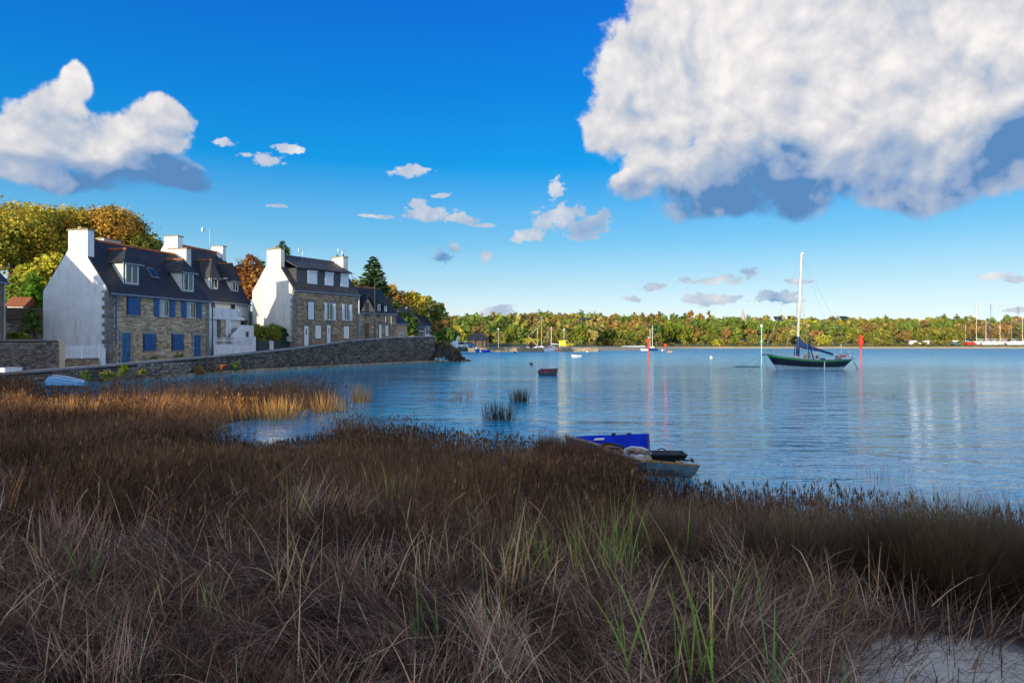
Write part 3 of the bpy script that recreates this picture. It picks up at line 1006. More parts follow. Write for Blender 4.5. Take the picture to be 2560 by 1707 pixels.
def surround(r, u0, u1, z0, z1, mt='granite', sill=True, jamb=False, lh=0.24, ext=0.16, y=-0.05):
    """dressed stones round an opening"""
    MB().box(u0 - ext, u1 + ext, y, 0.14, z1 + 0.004, z1 + lh).build('lintel', M[mt], r, bevel=0.012)
    if sill:
        MB().box(u0 - ext * 0.7, u1 + ext * 0.7, y - 0.07, 0.14, z0 - 0.12, z0 - 0.004).build('sill', M[mt], r, bevel=0.012)
    if jamb:
        z = z0; i = 0
        while z < z1 - 0.05:
            h = min(0.30, z1 - z)
            e = ext * (1.5 if i % 2 else 0.85)
            MB().box(u0 - e, u0 - 0.004, y + 0.01, 0.14, z, z + h - 0.012).build('jamb_stone', M[mt], r)
            MB().box(u1 + 0.004, u1 + e, y + 0.01, 0.14, z, z + h - 0.012).build('jamb_stone', M[mt], r)
            z += h; i += 1
    return (u0 - ext * (1.4 if jamb else 0.9), u1 + ext * (1.4 if jamb else 0.9), z0 - (0.12 if sill else 0), z1 + lh)


def quoins(r, x, z0, z1, mt, h=0.32, left=True, long=0.55, short=0.32, t=0.03, W=5.0, y=-0.045):
    z = z0; i = 0; s = 1 if left else -1
    while z < z1 - 0.06:
        hh = min(h, z1 - z)
        a = long if i % 2 else short; b_ = short if i % 2 else long
        xa, xb = sorted((x - s * t, x + s * a))
        MB().box(xa, xb, y, b_, z, z + hh - 0.015).build('quoin', M[mt], r, bevel=0.01)
        z += hh; i += 1


def dormer(r, u0, u1, v0, zb, ze, za, slope_z, hip=0.55, over=0.25, roofm='slate', wallm='zinc_dark', cheekm='render_old', win=None, ridge=True, y_extra=0.0, blinds=False):
    """slope_z = (ze0, k): main roof height at depth v is ze0 + k*v"""
    e0, k = slope_z
    d = bpy.data.objects.new('dormer', None); COL.objects.link(d); d.parent = r
    vb = (ze - e0) / k            # where the dormer eave meets the roof
    va = (za - e0) / k
    # cheeks: closed prisms
    for (a, b_) in ((u0, u0 + 0.08), (u1 - 0.08, u1)):
        MB().prism([(v0, zb - 0.05), (v0, ze), (vb + 0.05, ze)], 'x', a, b_).build('cheek', M[cheekm], d)
    MB().box(u0 + 0.08, u1 - 0.08, v0 + 0.0, v0 + 0.08, zb - 0.25, ze).build('front_panel', M[wallm], d)
    if win:
        a, b_, c, e = win
        MB().box(a - 0.08, b_ + 0.08, v0 - 0.05, v0, c - 0.10, c).build('sill', M['zinc'], d)
        window(d, a, b_, c, e, y=v0 - 0.05, cols=2, name='window_frame', curtain=0)
    # hipped roof
    um = (u0 + u1) / 2
    A = (u0 - over, v0 - over, ze - 0.06); B = (u1 + over, v0 - over, ze - 0.06)
    vbb = (ze - 0.06 - e0) / k + 0.1
    Cc = (u1 + over, vbb, ze - 0.06); Dd = (u0 - over, vbb, ze - 0.06)
    P1 = (um, v0 - over + hip, za); P2 = (um, va + 0.1, za)
    MB().add([A, B, Cc, Dd, P1, P2], [(0, 1, 4), (1, 2, 5, 4), (3, 0, 4, 5), (0, 3, 2, 1), (2, 3, 5)]).build('dormer_roof', M[roofm], d)
    MB().box(u0 - over, u1 + over, v0 - over, v0 - over + 0.06, ze - 0.14, ze - 0.062).build('fascia', M['zinc'], d)
    if ridge:
        n = max(2, int((P2[1] - P1[1]) / 0.35))
        me = MB().tube((0, -0.18, 0), (0, 0.18, 0), 0.085, 0.10, 8).mesh('ridge_tile', M['terracotta'])
        for i in range(n):
            o = link('ridge_tile', me, d); o.location = (um, P1[1] + (P2[1] - P1[1]) * (i + 0.5) / n, za + 0.02)
    return d


def local_place(s, out):
    return s, -out, 0.0


# ---------------------------------------------------------------- stone house with blue shutters
F1 = Frame(-30.1, 50.9, 12.7)
L1, W1, zb1, ze1, zr1 = 11.45, 5.9, 0.80, 6.42, 10.36
h1 = root('stone_house', 'beige stone house with blue shutters and doors and a tall white gable chimney', 'house', (F1.o.x, F1.o.y, 0), F1.rz)
body(h1, L1, W1, zb1 - 0.6, ze1, zr1, M['render_white'], y0=0.14)
k1 = (zr1 - ze1) / (W1 / 2)
MB().box(0.0, L1, 0.10, 0.14, zb1 - 0.6, ze1 + 0.10).build('front_wall', M['mortar'], h1)
roof(h1, L1, W1, ze1, zr1, M['slate'], over=0.20)


def fr(F, x0, y0, x1, y1):
    """opening on the front given by its corners in the photograph"""
    a, zt = F.front(x0, (y0)); b_, zq = F.front(x1, y1)
    _, zt2 = F.front((x0 + x1) / 2, y0); _, zb2 = F.front((x0 + x1) / 2, y1)
    return a, b_, zb2, zt2


holes = []
ops = {}
for nm, q in dict(uw1=(319, 744, 348, 788), uw2=(397, 750, 423, 790), uw3=(465, 755, 490, 795), lw1=(360, 835, 387, 877), lw2=(431, 836, 456, 876),
                  d1=(304, 833, 326, 905), d2=(484, 838, 501, 896)).items():
    ops[nm] = fr(F1, *q)
zu = (ops['uw1'][2] + ops['uw2'][2] + ops['uw3'][2]) / 3; zt_ = (ops['uw1'][3] + ops['uw2'][3] + ops['uw3'][3]) / 3
zl = (ops['lw1'][2] + ops['lw2'][2]) / 2; zlt = (ops['lw1'][3] + ops['lw2'][3]) / 2
for nm in ('uw1', 'uw2', 'uw3'):
    a, b_, _, _ = ops[nm]
    holes.append(surround(h1, a, b_, zu, zt_))
    if nm == 'uw1':
        m_ = (a + b_) / 2
        shutter(h1, a, m_ - 0.01, zu, zt_, -0.03); shutter(h1, m_ + 0.01, b_, zu, zt_, -0.03, flip=True)
    else:
        MB().box(a, b_, 0.085, 0.098, zu, zt_).build('reveal', M['dark'], h1)
        window(h1, a, b_, zu, zt_, y=0.06, cols=2, curtain=1)
        sw = (b_ - a) * 0.5
        shutter(h1, a - sw - 0.02, a - 0.02, zu - 0.03, zt_ + 0.02, -0.06); shutter(h1, b_ + 0.02, b_ + sw + 0.02, zu - 0.03, zt_ + 0.02, -0.06, flip=True)
for nm in ('lw1', 'lw2'):
    a, b_, _, _ = ops[nm]
    holes.append(surround(h1, a, b_, zl, zlt, ext=0.18))
    m_ = (a + b_) / 2
    shutter(h1, a, m_ - 0.01, zl, zlt, -0.03); shutter(h1, m_ + 0.01, b_, zl, zlt, -0.03, flip=True)
for nm in ('d1', 'd2'):
    a, b_, z0, z1 = ops[nm]
    z0 = road_z(F1.world(a, 0).y) + 0.02
    hl = surround(h1, a, b_, z0, z1, sill=False, jamb=True, ext=0.20)
    holes.append(hl)
    dr = shutter(h1, a, b_, z0, z1, 0.04, 'blue_door' if nm == 'd1' else 'blue', zbar=False, name='door')
    for zr_ in (z0 + 0.95, z1 - 0.25): MB().box(a + 0.08, b_ - 0.08, -0.015, 0.009, zr_, zr_ + 0.1).build('door_rail', M['blue_door'], dr)
    MB().tube((b_ - 0.12, -0.06, z0 + 1.02), (b_ - 0.12, 0.0, z0 + 1.02), 0.025).build('handle', M['steel'], dr)
r1 = random.Random(11)
holes.append((-1, 0.45, 0, 9)); holes.append((L1 - 0.42, 20, 0, 9))
it = courses(0.0, L1, lambda s: zb1 - 0.3, lambda s: ze1 - 0.02, holes, 0.135, 0.40, 0.015, dp=0.15, gap=0.016, vary=0.3, outv=0.012, rnd=r1)
stones(local_place, it, 'stone', h1, 300, 0.05)
quoins(h1, 0.0, zb1 - 0.3, ze1 - 0.02, 'granite_grey')
quoins(h1, L1, zb1 - 0.3, ze1 - 0.02, 'granite', left=False, h=0.28)
MB().tube((0.62, -0.12, ze1 - 0.35), (0.62, -0.12, 2.3), 0.05).build('downpipe', M['blue'], h1)
MB().tube((0.62, -0.12, 2.3), (0.62, -0.12, zb1), 0.055).tube((0.50, -0.10, ze1 - 0.1), (0.62, -0.12, ze1 - 0.35), 0.05).build('downpipe', M['zinc'], h1)
MB().tube((L1 - 0.12, -0.12, ze1 - 0.25), (L1 - 0.12, -0.12, zb1), 0.05).build('downpipe', M['zinc'], h1)
chimney(h1, -0.012, 0.60, 1.83, 3.58, 8.6, 10.98, M['render_white'], pots=0)
MB().box(0.10, 0.45, 2.55, 2.85, 11.08, 11.28).build('chimney_cowl', M['cap'], h1)
chimney(h1, L1 - 0.62, L1 + 0.02, F1.side(466, 700, L1 - 0.62)[0], F1.side(421, 700, L1 - 0.62)[0], 8.6, 11.0, M['render_old'], pots=0)
# rear stack half hidden by the ridge
a, zt2 = F1.front(252, 597, W1 / 2 + 1.4)
a2, _ = F1.front(294, 597, W1 / 2 + 1.4)
chimney(h1, a, a2, W1 / 2 + 1.1, W1 / 2 + 1.8, 8.0, zt2, M['render_old'], pots=1)
for (wx0, wy0, wx1, wy1, apex_py) in ((312, 661, 343, 709, 618), (457, 683, 481, 727, 643)):
    u, v, z = F1.slope((wx0 + wx1) / 2, wy1 + 3, ze1, k1)
    v0 = max(0.15, v - 0.05)
    a, _ = F1.front(wx0, wy0, v0); b_, _ = F1.front(wx1, wy0, v0)
    mid = (wx0 + wx1) / 2
    zt3 = F1.front(mid, wy0, v0)[1]; zb3 = F1.front(mid, wy1, v0)[1]
    za = zt3 + 1.22
    dormer(h1, a - 0.16, b_ + 0.16, v0, zb3, zt3 + 0.10, za, (ze1, k1), win=(a, b_, zb3, zt3), over=0.30, hip=0.75)
# roof light
c0 = F1.slope(368, 675, ze1, k1); c1 = F1.slope(397, 698, ze1, k1)
ua, ub = F1.slope(378, 686, ze1, k1)[0] - 0.35, F1.slope(378, 686, ze1, k1)[0] + 0.40
vm = F1.slope(383, 686, ze1, k1)[1]
va_, vb_ = vm - 0.32, vm + 0.32


def on_slope(u, v, off, e0=ze1, k=k1):
    nl = math.hypot(1, k)
    return (u, v - off * k / nl, e0 + k * v + off / nl)


rl = MB().hexa([on_slope(ua, va_, 0.10), on_slope(ub, va_, 0.10), on_slope(ub, vb_, 0.10), on_slope(ua, vb_, 0.10)],
               [on_slope(ua, va_, 0.20), on_slope(ub, va_, 0.20), on_slope(ub, vb_, 0.20), on_slope(ua, vb_, 0.20)]).build('roof_light', M['zinc'], h1)
e = 0.07
MB().hexa([on_slope(ua + e, va_ + e, 0.201), on_slope(ub - e, va_ + e, 0.201), on_slope(ub - e, vb_ - e, 0.201), on_slope(ua + e, vb_ - e, 0.201)],
          [on_slope(ua + e, va_ + e, 0.215), on_slope(ub - e, va_ + e, 0.215), on_slope(ub - e, vb_ - e, 0.215), on_slope(ua + e, vb_ - e, 0.215)]).build('pane', M['glass'], rl)

# ---------------------------------------------------------------- neighbouring house at the left edge of the view
F0 = Frame(-33.95, 42.56, 12.7)
h0 = root('grey_house', 'dark rendered house cut off by the left edge of the view', 'house', (F0.o.x, F0.o.y, 0), F0.rz)
L0 = 2.5; W0 = 11.0
body(h0, L0, W0, -0.5, 6.6, 11.6, mat('dark_render', (0.20, 0.16, 0.12), 0.9, vary=0.25), y0=0.0)
roof(h0, L0, W0, 6.6, 11.6, M['slate'], over=0.2)
MB().tube((L0 - 0.15, -0.1, 6.3), (L0 - 0.15, -0.1, 0.6), 0.05).build('downpipe', M['zinc'], h0)
window(h0, L0 - 1.9, L0 - 0.9, 3.8, 5.2, y=-0.02); window(h0, L0 - 1.9, L0 - 0.9, 1.2, 2.6, y=-0.02)
chimney(h0, 1.2, 1.8, 6.0, 7.6, 8.5, 12.2, M['render_old'])

# ---------------------------------------------------------------- white house behind with slate roof
F3 = Frame(-29.8 - 9.0 * math.sin(math.radians(12.7)), 77.2 - 9.0 * math.cos(math.radians(12.7)), 12.7)
L3, W3, zb3_, ze3, zr3 = 9.0, 7.0, 2.6, 7.15, 12.55
k3 = (zr3 - ze3) / (W3 / 2)
h3 = root('white_house', 'white house with steep slate roof and two dormers behind the stone house', 'house', (F3.o.x, F3.o.y, 0), F3.rz)
body(h3, L3, W3, zb3_, ze3, zr3, M['render_white'])
roof(h3, L3, W3, ze3, zr3, M['slate'], over=0.30)
chimney(h3, -0.02, 0.75, F3.side(444, 700, 0)[0], F3.side(410, 700, 0)[0], 10.0, 13.2, M['render_white'])
chimney(h3, L3 - 0.55, L3 + 0.02, F3.side(557, 700, L3 - 0.55)[0], F3.side(528, 700, L3 - 0.55)[0], 10.0, 13.35, M['render_white'])
for (wx0, wy0, wx1, wy1, tint_) in ((526, 697, 542, 721, 0), (580, 704, 593, 727, 1)):
    u, v, z = F3.slope((wx0 + wx1) / 2, wy1 + 2, ze3, k3)
    v0 = max(0.2, v - 0.05)
    a, _ = F3.front(wx0, wy0, v0); b_, _ = F3.front(wx1, wy0, v0)
    mid = (wx0 + wx1) / 2
    zt3 = F3.front(mid, wy0, v0)[1]; zb3 = F3.front(mid, wy1, v0)[1]
    dormer(h3, a - 0.18, b_ + 0.18, v0, zb3, zt3 + 0.10, zt3 + 2.0, (ze3, k3), win=(a, b_, zb3, zt3), over=0.25, hip=0.5, roofm='slate_grey' if not tint_ else 'slate', cheekm='render_white')
a, z_ = F3.front(569, 782); b_, _ = F3.front(588, 782)
for (q0, q1) in ((528, 536), (577, 586)):
    a, _ = F3.front(q0, 775); b_, _ = F3.front(q1, 775)
    window(h3, a, b_, 5.2, 6.7, y=-0.03, cols=2, frame='zinc_dark')
MB().lathe([(0.02, 0), (0.30, 0.05), (0.38, 0.12)], (0, 0, 0), 14).build('satellite_dish', M['shade_white'], h3)
sd_ = bpy.data.objects['satellite_dish']; sd_.location = (L3 - 1.1, 3.1, 12.3); sd_.rotation_euler = (math.radians(75), 0, 0)

# ---------------------------------------------------------------- terrace in front of the white house
FT = Frame(F3.world(0, -4.0).x, F3.world(0, -4.0).y, 12.7)
tr = root('terrace', 'white terrace with glass balustrade, stone pillar and stair below the white house', 'terrace', (FT.o.x, FT.o.y, 0), FT.rz)


def ft(px, py, v=0.0):
    return FT.front(px, py, v)


ua, _ = ft(515, 800); ub, _ = ft(603, 800)
zslab = ft(560, 791)[1]
MB().box(ua, ub + 0.4, 0.35, 7.0, 1.0, zslab - 0.3).build('wall', M['render_white'], tr)
MB().box(ua, ub + 0.6, 0.0, 7.0, zslab - 0.298, zslab).build('slab', M['render_white'], tr)
uc, _ = ft(632, 800)
n = 6
for i in range(n):
    a = ua + (uc - ua) * i / n; b_ = ua + (uc - ua) * (i + 1) / n
    yy = 0.05 if b_ < ub + 0.6 else 1.6
    MB().box(a + 0.04, b_ - 0.04, yy, yy + 0.05, zslab + 0.05, zslab + 0.78).build('balustrade_panel', M['white'], tr)
    MB().box(b_ - 0.03, b_ + 0.03, yy - 0.01, yy + 0.06, zslab + 0.0, zslab + 0.85).build('balustrade_post', M['steel'], tr)
a, _ = ft(550, 820); b_, _ = ft(563, 820)
MB().box(a, b_, -0.05, 0.345, 1.0, zslab - 0.302).build('pillar_core', M['mortar'], tr)
it = courses(a + 0.01, b_ - 0.01, lambda s: 1.2, lambda s: zslab - 0.32, [], 0.16, 0.36, 0.10, dp=0.14, gap=0.02, rnd=r1)
stones(local_place, it, 'stone', tr, 60, 0.05)
a, _ = ft(523, 820); b_, _ = ft(545, 820); zz1 = ft(534, 819)[1]
shutter(tr, a, b_, 1.2, zz1, 0.33, 'shade_white', zbar=False, name='garage_door')
a, _ = ft(564, 820); b_, _ = ft(577, 820)
MB().box(a, b_, 0.0, 0.30, 1.0, zslab - 0.302).build('column', M['render_white'], tr)
# stair wall rising to the right
a, zA = ft(577, 838, -0.6); b_, zB = ft(603, 813, -0.6); c_2, _ = ft(628, 813, -0.6)
MB().prism([(a, 1.2), (c_2, 1.2), (c_2, zB), (b_, zB), (a, zA)], 'y', -0.9, -0.6).build('stair_wall', M['render_white'], tr)
MB().box(b_ + 0.3, b_ + 0.75, -0.93, -0.905, 3.0, 3.6).build('letter_box', M['wood_old'], tr)
n = 8
for i in range(n):
    x0_ = a + (b_ - a) * i / n; zz_ = zA - 0.3 + (zB - zA) * (i + 1) / n
    MB().box(x0_, b_ + 0.2, -0.595, 0.3, zz_ - 0.2, zz_).build('step', M['concrete'], tr)

gw = root('garden_wall', 'low white garden wall with pale railings beside the tall lamp post', 'wall')


def gp(px, py, Y): return at(px, py, Y)


P0 = at(535, 880, 63.2); P1 = at(634, 868, 68.5)
dv = (P1 - P0); dv.z = 0; Lg = dv.length; gang = math.atan2(dv.y, dv.x)
gw.location = (P0.x, P0.y, 0); gw.rotation_euler = (0, 0, gang)
zt0 = at(535, 861, 63.2).z; zt1 = at(634, 862, 68.5).z
MB().hexa([(0, 0, 0.4), (Lg, 0, 0.4), (Lg, 0.22, 0.4), (0, 0.22, 0.4)], [(0, 0, zt0), (Lg, 0, zt1), (Lg, 0.22, zt1), (0, 0.22, zt0)]).build('wall', M['render_white'], gw)
zr0 = at(535, 844, 63.2).z; zr1_ = at(634, 842, 68.5).z
npn = 4
for i in range(npn):
    a = Lg * i / npn + 0.05; b_ = Lg * (i + 1) / npn - 0.05
    f = MB(); za_ = zt0 + (zt1 - zt0) * i / npn + 0.02; zc_ = zr0 + (zr1_ - zr0) * i / npn
    f.box(a, b_, 0.08, 0.13, zc_ - 0.06, zc_).box(a, b_, 0.08, 0.13, za_ + 0.05, za_ + 0.10)
    if i < 3:
        f.box(a, b_, 0.085, 0.125, (za_ + zc_) / 2 - 0.05, (za_ + zc_) / 2 + 0.05).box(a, b_, 0.085, 0.125, (za_ * 0.3 + zc_ * 0.7) - 0.03, (za_ * 0.3 + zc_ * 0.7) + 0.03)
    else:
        x = a
        while x < b_: f.box(x, x + 0.04, 0.09, 0.12, za_ + 0.1, zc_ - 0.06); x += 0.16
    f.box(a - 0.05, a + 0.03, 0.06, 0.15, za_ - 0.02, zc_ + 0.04)
    f.build('railing', M['white'], gw)
MB().box(Lg - 0.02, Lg + 0.30, -0.03, 0.27, 0.5, zr1_ + 0.04).build('pillar', M['white'], gw)
MB().hexa([(Lg + 0.28, 0.04, 0.5), (Lg + 0.28, 0.26, 0.5), (Lg - 1.6, 6.0, 0.5), (Lg - 1.8, 6.0, 0.5)], [(Lg + 0.28, 0.04, zt1), (Lg + 0.28, 0.26, zt1), (Lg - 1.6, 6.0, zt1), (Lg - 1.8, 6.0, zt1)]).build('side_wall', M['render_white'], gw)

# ---------------------------------------------------------------- brown stone house with white gable
F2 = Frame(-23.05, 72.0, 31.6)
L2, W2, zb2, ze2, zr2 = 9.65, 6.65, 1.7, 8.12, 12.0
k2 = (zr2 - ze2) / (W2 / 2)
h2 = root('stone_house', 'brown stone house with a sunlit white gable and three blinds in a long dormer', 'house', (F2.o.x, F2.o.y, 0), F2.rz)
body(h2, L2, W2, 0.8, ze2, zr2, M['render_old'], y0=0.14)
MB().box(0.0, L2, 0.10, 0.14, 0.8, ze2 + 0.1).build('front_wall', M['mortar'], h2)
roof(h2, L2, W2, ze2, zr2, M['slate_grey'], over=0.15, ridge=None)
holes = []
for (q, kind) in (((770, 749, 784, 785), 'sh'), ((817, 752, 832, 789), 'op'), ((861, 756, 873, 791), 'op')):
    a, b_, z0, z1 = fr(F2, *q)
    z0, z1 = 5.0, 6.85
    if kind == 'op':
        holes.append(surround(h2, a, b_, z0, z1, 'granite_grey', ext=0.15))
        window(h2, a, b_, z0, z1, y=0.06, cols=2, rows=1, frame='shade_white')
        sw = 0.38
        shutter(h2, a - sw - 0.02, a - 0.02, z0, z1, -0.05, 'white', False, True); shutter(h2, b_ + 0.02, b_ + sw + 0.02, z0, z1, -0.05, 'white', False, True)
    else:
        holes.append(surround(h2, a, b_, z0, z1, 'granite_grey', ext=0.15))
        m_ = (a + b_) / 2
        shutter(h2, a, m_ - 0.01, z0, z1, -0.02, 'white', False, True); shutter(h2, m_ + 0.01, b_, z0, z1, -0.02, 'white', False, True)
for (q, kind) in (((760, 812, 772, 865), 'door'), ((789, 811, 803, 847), 'blind'), ((817, 812, 827, 861), 'door'), ((860, 814, 873, 848), 'blind')):
    a, b_, z0, z1 = fr(F2, *q)
    if kind == 'door':
        z0 = max(z0, road_z(F2.world(a, 0).y) + 0.05); z1 = z0 + 2.15
        holes.append(surround(h2, a, b_, z0, z1 + 0.25, 'granite_grey', sill=False, jamb=True, ext=0.15))
        dr = shutter(h2, a + 0.02, b_ - 0.02, z0, z1, 0.05, 'white', False, name='door')
        MB().box(a + 0.25, b_ - 0.25, 0.012, 0.018, z0 + 1.2, z1 - 0.3).build('pane', M['glass'], dr)
        MB().tube((b_ - 0.12, -0.03, z0 + 1.05), (b_ - 0.12, 0.015, z0 + 1.05), 0.025).build('handle', M['steel'], dr)
        MB().box(a, b_, 0.055, 0.07, z1, z1 + 0.25).build('transom', M['glass'], h2)
    else:
        z0, z1 = 2.95, 4.35
        holes.append(surround(h2, a, b_, z0, z1, 'granite_grey', ext=0.15))
        f = MB(); z = z0
        while z < z1 - 0.02: f.box(a, b_, 0.03, 0.06, z, z + 0.075); z += 0.08
        f.box(a, b_, 0.045, 0.07, z0, z1).build('roller_blind', M['white'], h2)
r2 = random.Random(23)
holes.append((-1, 0.35, 0, 12)); holes.append((L2 - 0.35, 20, 0, 12))
it = courses(0.0, L2, lambda s: 1.0, lambda s: ze2 - 0.02, holes, 0.19, 0.34, 0.015, dp=0.15, gap=0.02, vary=0.35, outv=0.015, rnd=r2)
stones(local_place, it, 'stone_brown', h2, 300, 0.07)
quoins(h2, 0.0, 1.0, ze2 - 0.02, 'granite_grey', t=0.0)
quoins(h2, L2, 1.0, ze2 - 0.02, 'granite_grey', left=False, t=0.0)
chimney(h2, -0.012, 0.50, F2.side(702, 700)[0], F2.side(667, 700)[0], 9.5, 12.5, M['render_old'], pots=1, capw=0.08)
a, zt2 = F2.front(738, 660, W2 / 2 + 0.9); a2, _ = F2.front(768, 660, W2 / 2 + 0.9)
chimney(h2, a, a2, W2 / 2 + 0.5, W2 / 2 + 1.3, 10, zt2, M['render_old'])
chimney(h2, L2 - 0.75, L2 + 0.02, F2.side(858, 700, L2 - 0.75)[0], F2.side(830, 700, L2 - 0.75)[0], 9.5, 12.55, M['render_old'], pots=2, pot_mat='zinc_dark')
MB().tube((L2 - 0.1, -0.12, ze2 - 0.2), (L2 - 0.1, -0.12, 2.0), 0.06).build('downpipe', M['zinc'], h2)
# long dormer with three blinds
v0 = 0.55
a0, _ = F2.front(741, 725, v0); a1, _ = F2.front(868, 737, v0)
zlo = ze2 + k2 * v0; zhi = zlo + 1.72
ld = bpy.data.objects.new('long_dormer', None); COL.objects.link(ld); ld.parent = h2
MB().box(a0 + 0.05, a1, v0, v0 + 0.1, zlo - 0.1, zhi).build('front_panel', M['zinc_dark'], ld)
vt = (zhi - ze2) / k2 + 0.1
for (p_, q_, mm) in ((a0, a0 + 0.05, 'slate_grey'), (a1, a1 + 0.05, 'slate_grey')):
    MB().prism([(v0, zlo - 0.1), (v0, zhi), (vt, zhi)], 'x', p_, q_).build('cheek', M[mm], ld)
zt4 = zr2 - 0.25
MB().prism([(v0 - 0.45, zhi - 0.03), (W2 / 2 - 0.1, zt4 + 0.05), (W2 / 2 - 0.1, zt4 + 0.20), (v0 - 0.45, zhi + 0.10)], 'x', a0 - 0.25, a1 + 0.35).build('dormer_roof', M['slate_grey'], ld)
for (q0, q1) in ((769, 792), (812, 833), (851, 871)):
    a, _ = F2.front(q0, 705, v0); b_, _ = F2.front(q1, 705, v0)
    f = MB(); z = zlo + 0.15
    while z < zhi - 0.35: f.box(a, b_, v0 - 0.05, v0 - 0.01, z, z + 0.09); z += 0.095
    f.box(a, b_, v0 - 0.035, v0 - 0.005, zlo + 0.15, zhi - 0.3)
    f.build('roller_blind', M['shade_white'], ld)
    MB().box(a - 0.03, b_ + 0.03, v0 - 0.12, v0 - 0.0, zhi - 0.28, zhi - 0.08).build('blind_box', M['white'], ld)

# ---------------------------------------------------------------- lower stone house with gabled wall dormer
F4 = Frame(F2.world(L2 + 0.2, 0.25).x, F2.world(L2 + 0.2, 0.25).y, 33.0)
h4 = root('stone_cottage', 'low stone cottage with a pointed gabled dormer right of the brown stone house', 'house', (F4.o.x, F4.o.y, 0), F4.rz)
u4, z4 = F4.front(976, 784); um4, _ = F4.front(938, 781)
L4 = F4.front(990, 790)[0]
ze4 = F4.front(955, 782.5)[1]; W4 = 5.5; zr4 = ze4 + 3.1; k4 = (zr4 - ze4) / (W4 / 2)
body(h4, L4, W4, 1.5, ze4, zr4, M['mortar'], y0=0.10)
roof(h4, L4, W4, ze4, zr4, M['slate'], over=0.12, ridge='terracotta')
g0, _ = F4.front(899, 770); g1, _ = F4.front(938, 770); gm = (g0 + g1) / 2
zpk = F4.front(918, 740)[1]
wd = bpy.data.objects.new('wall_dormer', None); COL.objects.link(wd); wd.parent = h4
MB().prism([(g0 + 0.1, ze4 - 0.3), (g1 - 0.1, ze4 - 0.3), (g1 - 0.1, ze4 + 0.15), (gm, zpk - 0.15), (g0 + 0.1, ze4 + 0.15)], 'y', -0.03, 0.3).build('gable', M['stone_brown'], wd)
for sg in (1, -1):
    xx = g0 - 0.15 if sg == 1 else g1 + 0.15
    MB().add([(xx, -0.25, ze4 - 0.1), (gm, -0.25, zpk + 0.05), (gm, 2.6, zpk + 0.05), (xx, 2.6, ze4 - 0.1), (xx, -0.25, ze4 + 0.02), (gm, -0.25, zpk + 0.18), (gm, 2.6, zpk + 0.18), (xx, 2.6, ze4 + 0.02)],
             [(0, 1, 2, 3), (4, 5, 6, 7), (0, 1, 5, 4), (1, 2, 6, 5), (2, 3, 7, 6), (3, 0, 4, 7)]).build('roof_slope', M['slate'], wd)
holes = []
a, _ = F4.front(912, 770); b_, _ = F4.front(922, 770)
z0, z1 = F4.front(917, 790)[1], F4.front(917, 757)[1]
MB().box(a, b_, -0.045, -0.031, z0, z1).build('door', M['wood_old'], h4); holes.append((a, b_, z0, z1))
MB().box(a - 0.12, b_ + 0.12, -0.08, 0.14, z1 + 0.003, z1 + 0.22).build('lintel', M['granite'], h4)
z1b = F4.front(917, 807)[1]
MB().box(a, b_, -0.02, 0.09, 1.8, z1b).build('door', M['wood_old'], h4); holes.append((a, b_, 0, z1b + 0.22))
MB().box(a - 0.12, b_ + 0.12, -0.08, 0.14, z1b + 0.003, z1b + 0.22).build('lintel', M['granite'], h4)
for q in ((947, 812, 953, 845), (963, 814, 970, 840)):
    a, b_, z0, z1 = fr(F4, *q)
    holes.append(surround(h4, a, b_, z0, z1, 'granite_grey', ext=0.10)); shutter(h4, a, b_, z0, z1, -0.02, 'white', False, False)
for q in ((943, 761, 949, 776), (960, 765, 965, 778)):
    a, b_, z0, z1 = fr(F4, *q)
    MB().box(a - 0.12, b_ + 0.12, -0.05, 0.9, z0 - 0.9, z1 + 0.1).build('window_dormer', M['zinc_dark'], h4)
    window(h4, a, b_, z0, z1, y=-0.08, cols=1)
    MB().prism([(a - 0.25, z1 + 0.1), (b_ + 0.25, z1 + 0.1), ((a + b_) / 2, z1 + 0.55)], 'y', -0.15, 1.4).build('dormer_roof', M['slate'], h4)
it = courses(0.0, L4, lambda s: 1.8, lambda s: ze4 - 0.02, holes, 0.20, 0.36, 0.015, dp=0.15, gap=0.02, vary=0.35, outv=0.015, rnd=r2)
stones(local_place, it, 'stone_brown', h4, 0, 0.07)
p1, _ = F4.front(899, 820)
MB().tube((0.12, -0.14, ze4 - 0.1), (0.12, -0.14, 2.0), 0.06).tube((0.45, -0.14, ze4 - 2.0), (0.45, -0.14, 2.0), 0.05).build('downpipe', M['zinc'], h4)
a, _ = F4.front(976, 800); b_, _ = F4.front(962, 800)
MB().path([(a, -0.14, ze4 - 0.1), (a, -0.14, 2.2)], 0.05).path([(b_, -0.14, ze4 - 0.3), (b_, -0.14, ze4 - 1.2), (a, -0.14, ze4 - 1.6)], 0.045).build('downpipe', M['zinc'], h4)
# lower annexe at its far end
an = Frame(F4.world(L4 + 0.02, 0.3).x, F4.world(L4 + 0.02, 0.3).y, 33.0)
ha = root('annexe', 'small stone annexe at the far end of the stone cottage', 'house', (an.o.x, an.o.y, 0), an.rz)
body(ha, 2.4, 4.2, 1.5, ze4 - 1.2, ze4 + 0.4, M['stone_brown'])
roof(ha, 2.4, 4.2, ze4 - 1.2, ze4 + 0.4, M['slate'], over=0.1, ridge=None, x0=0.02)
window(ha, 0.8, 1.5, ze4 - 3.4, ze4 - 2.4, y=-0.03)

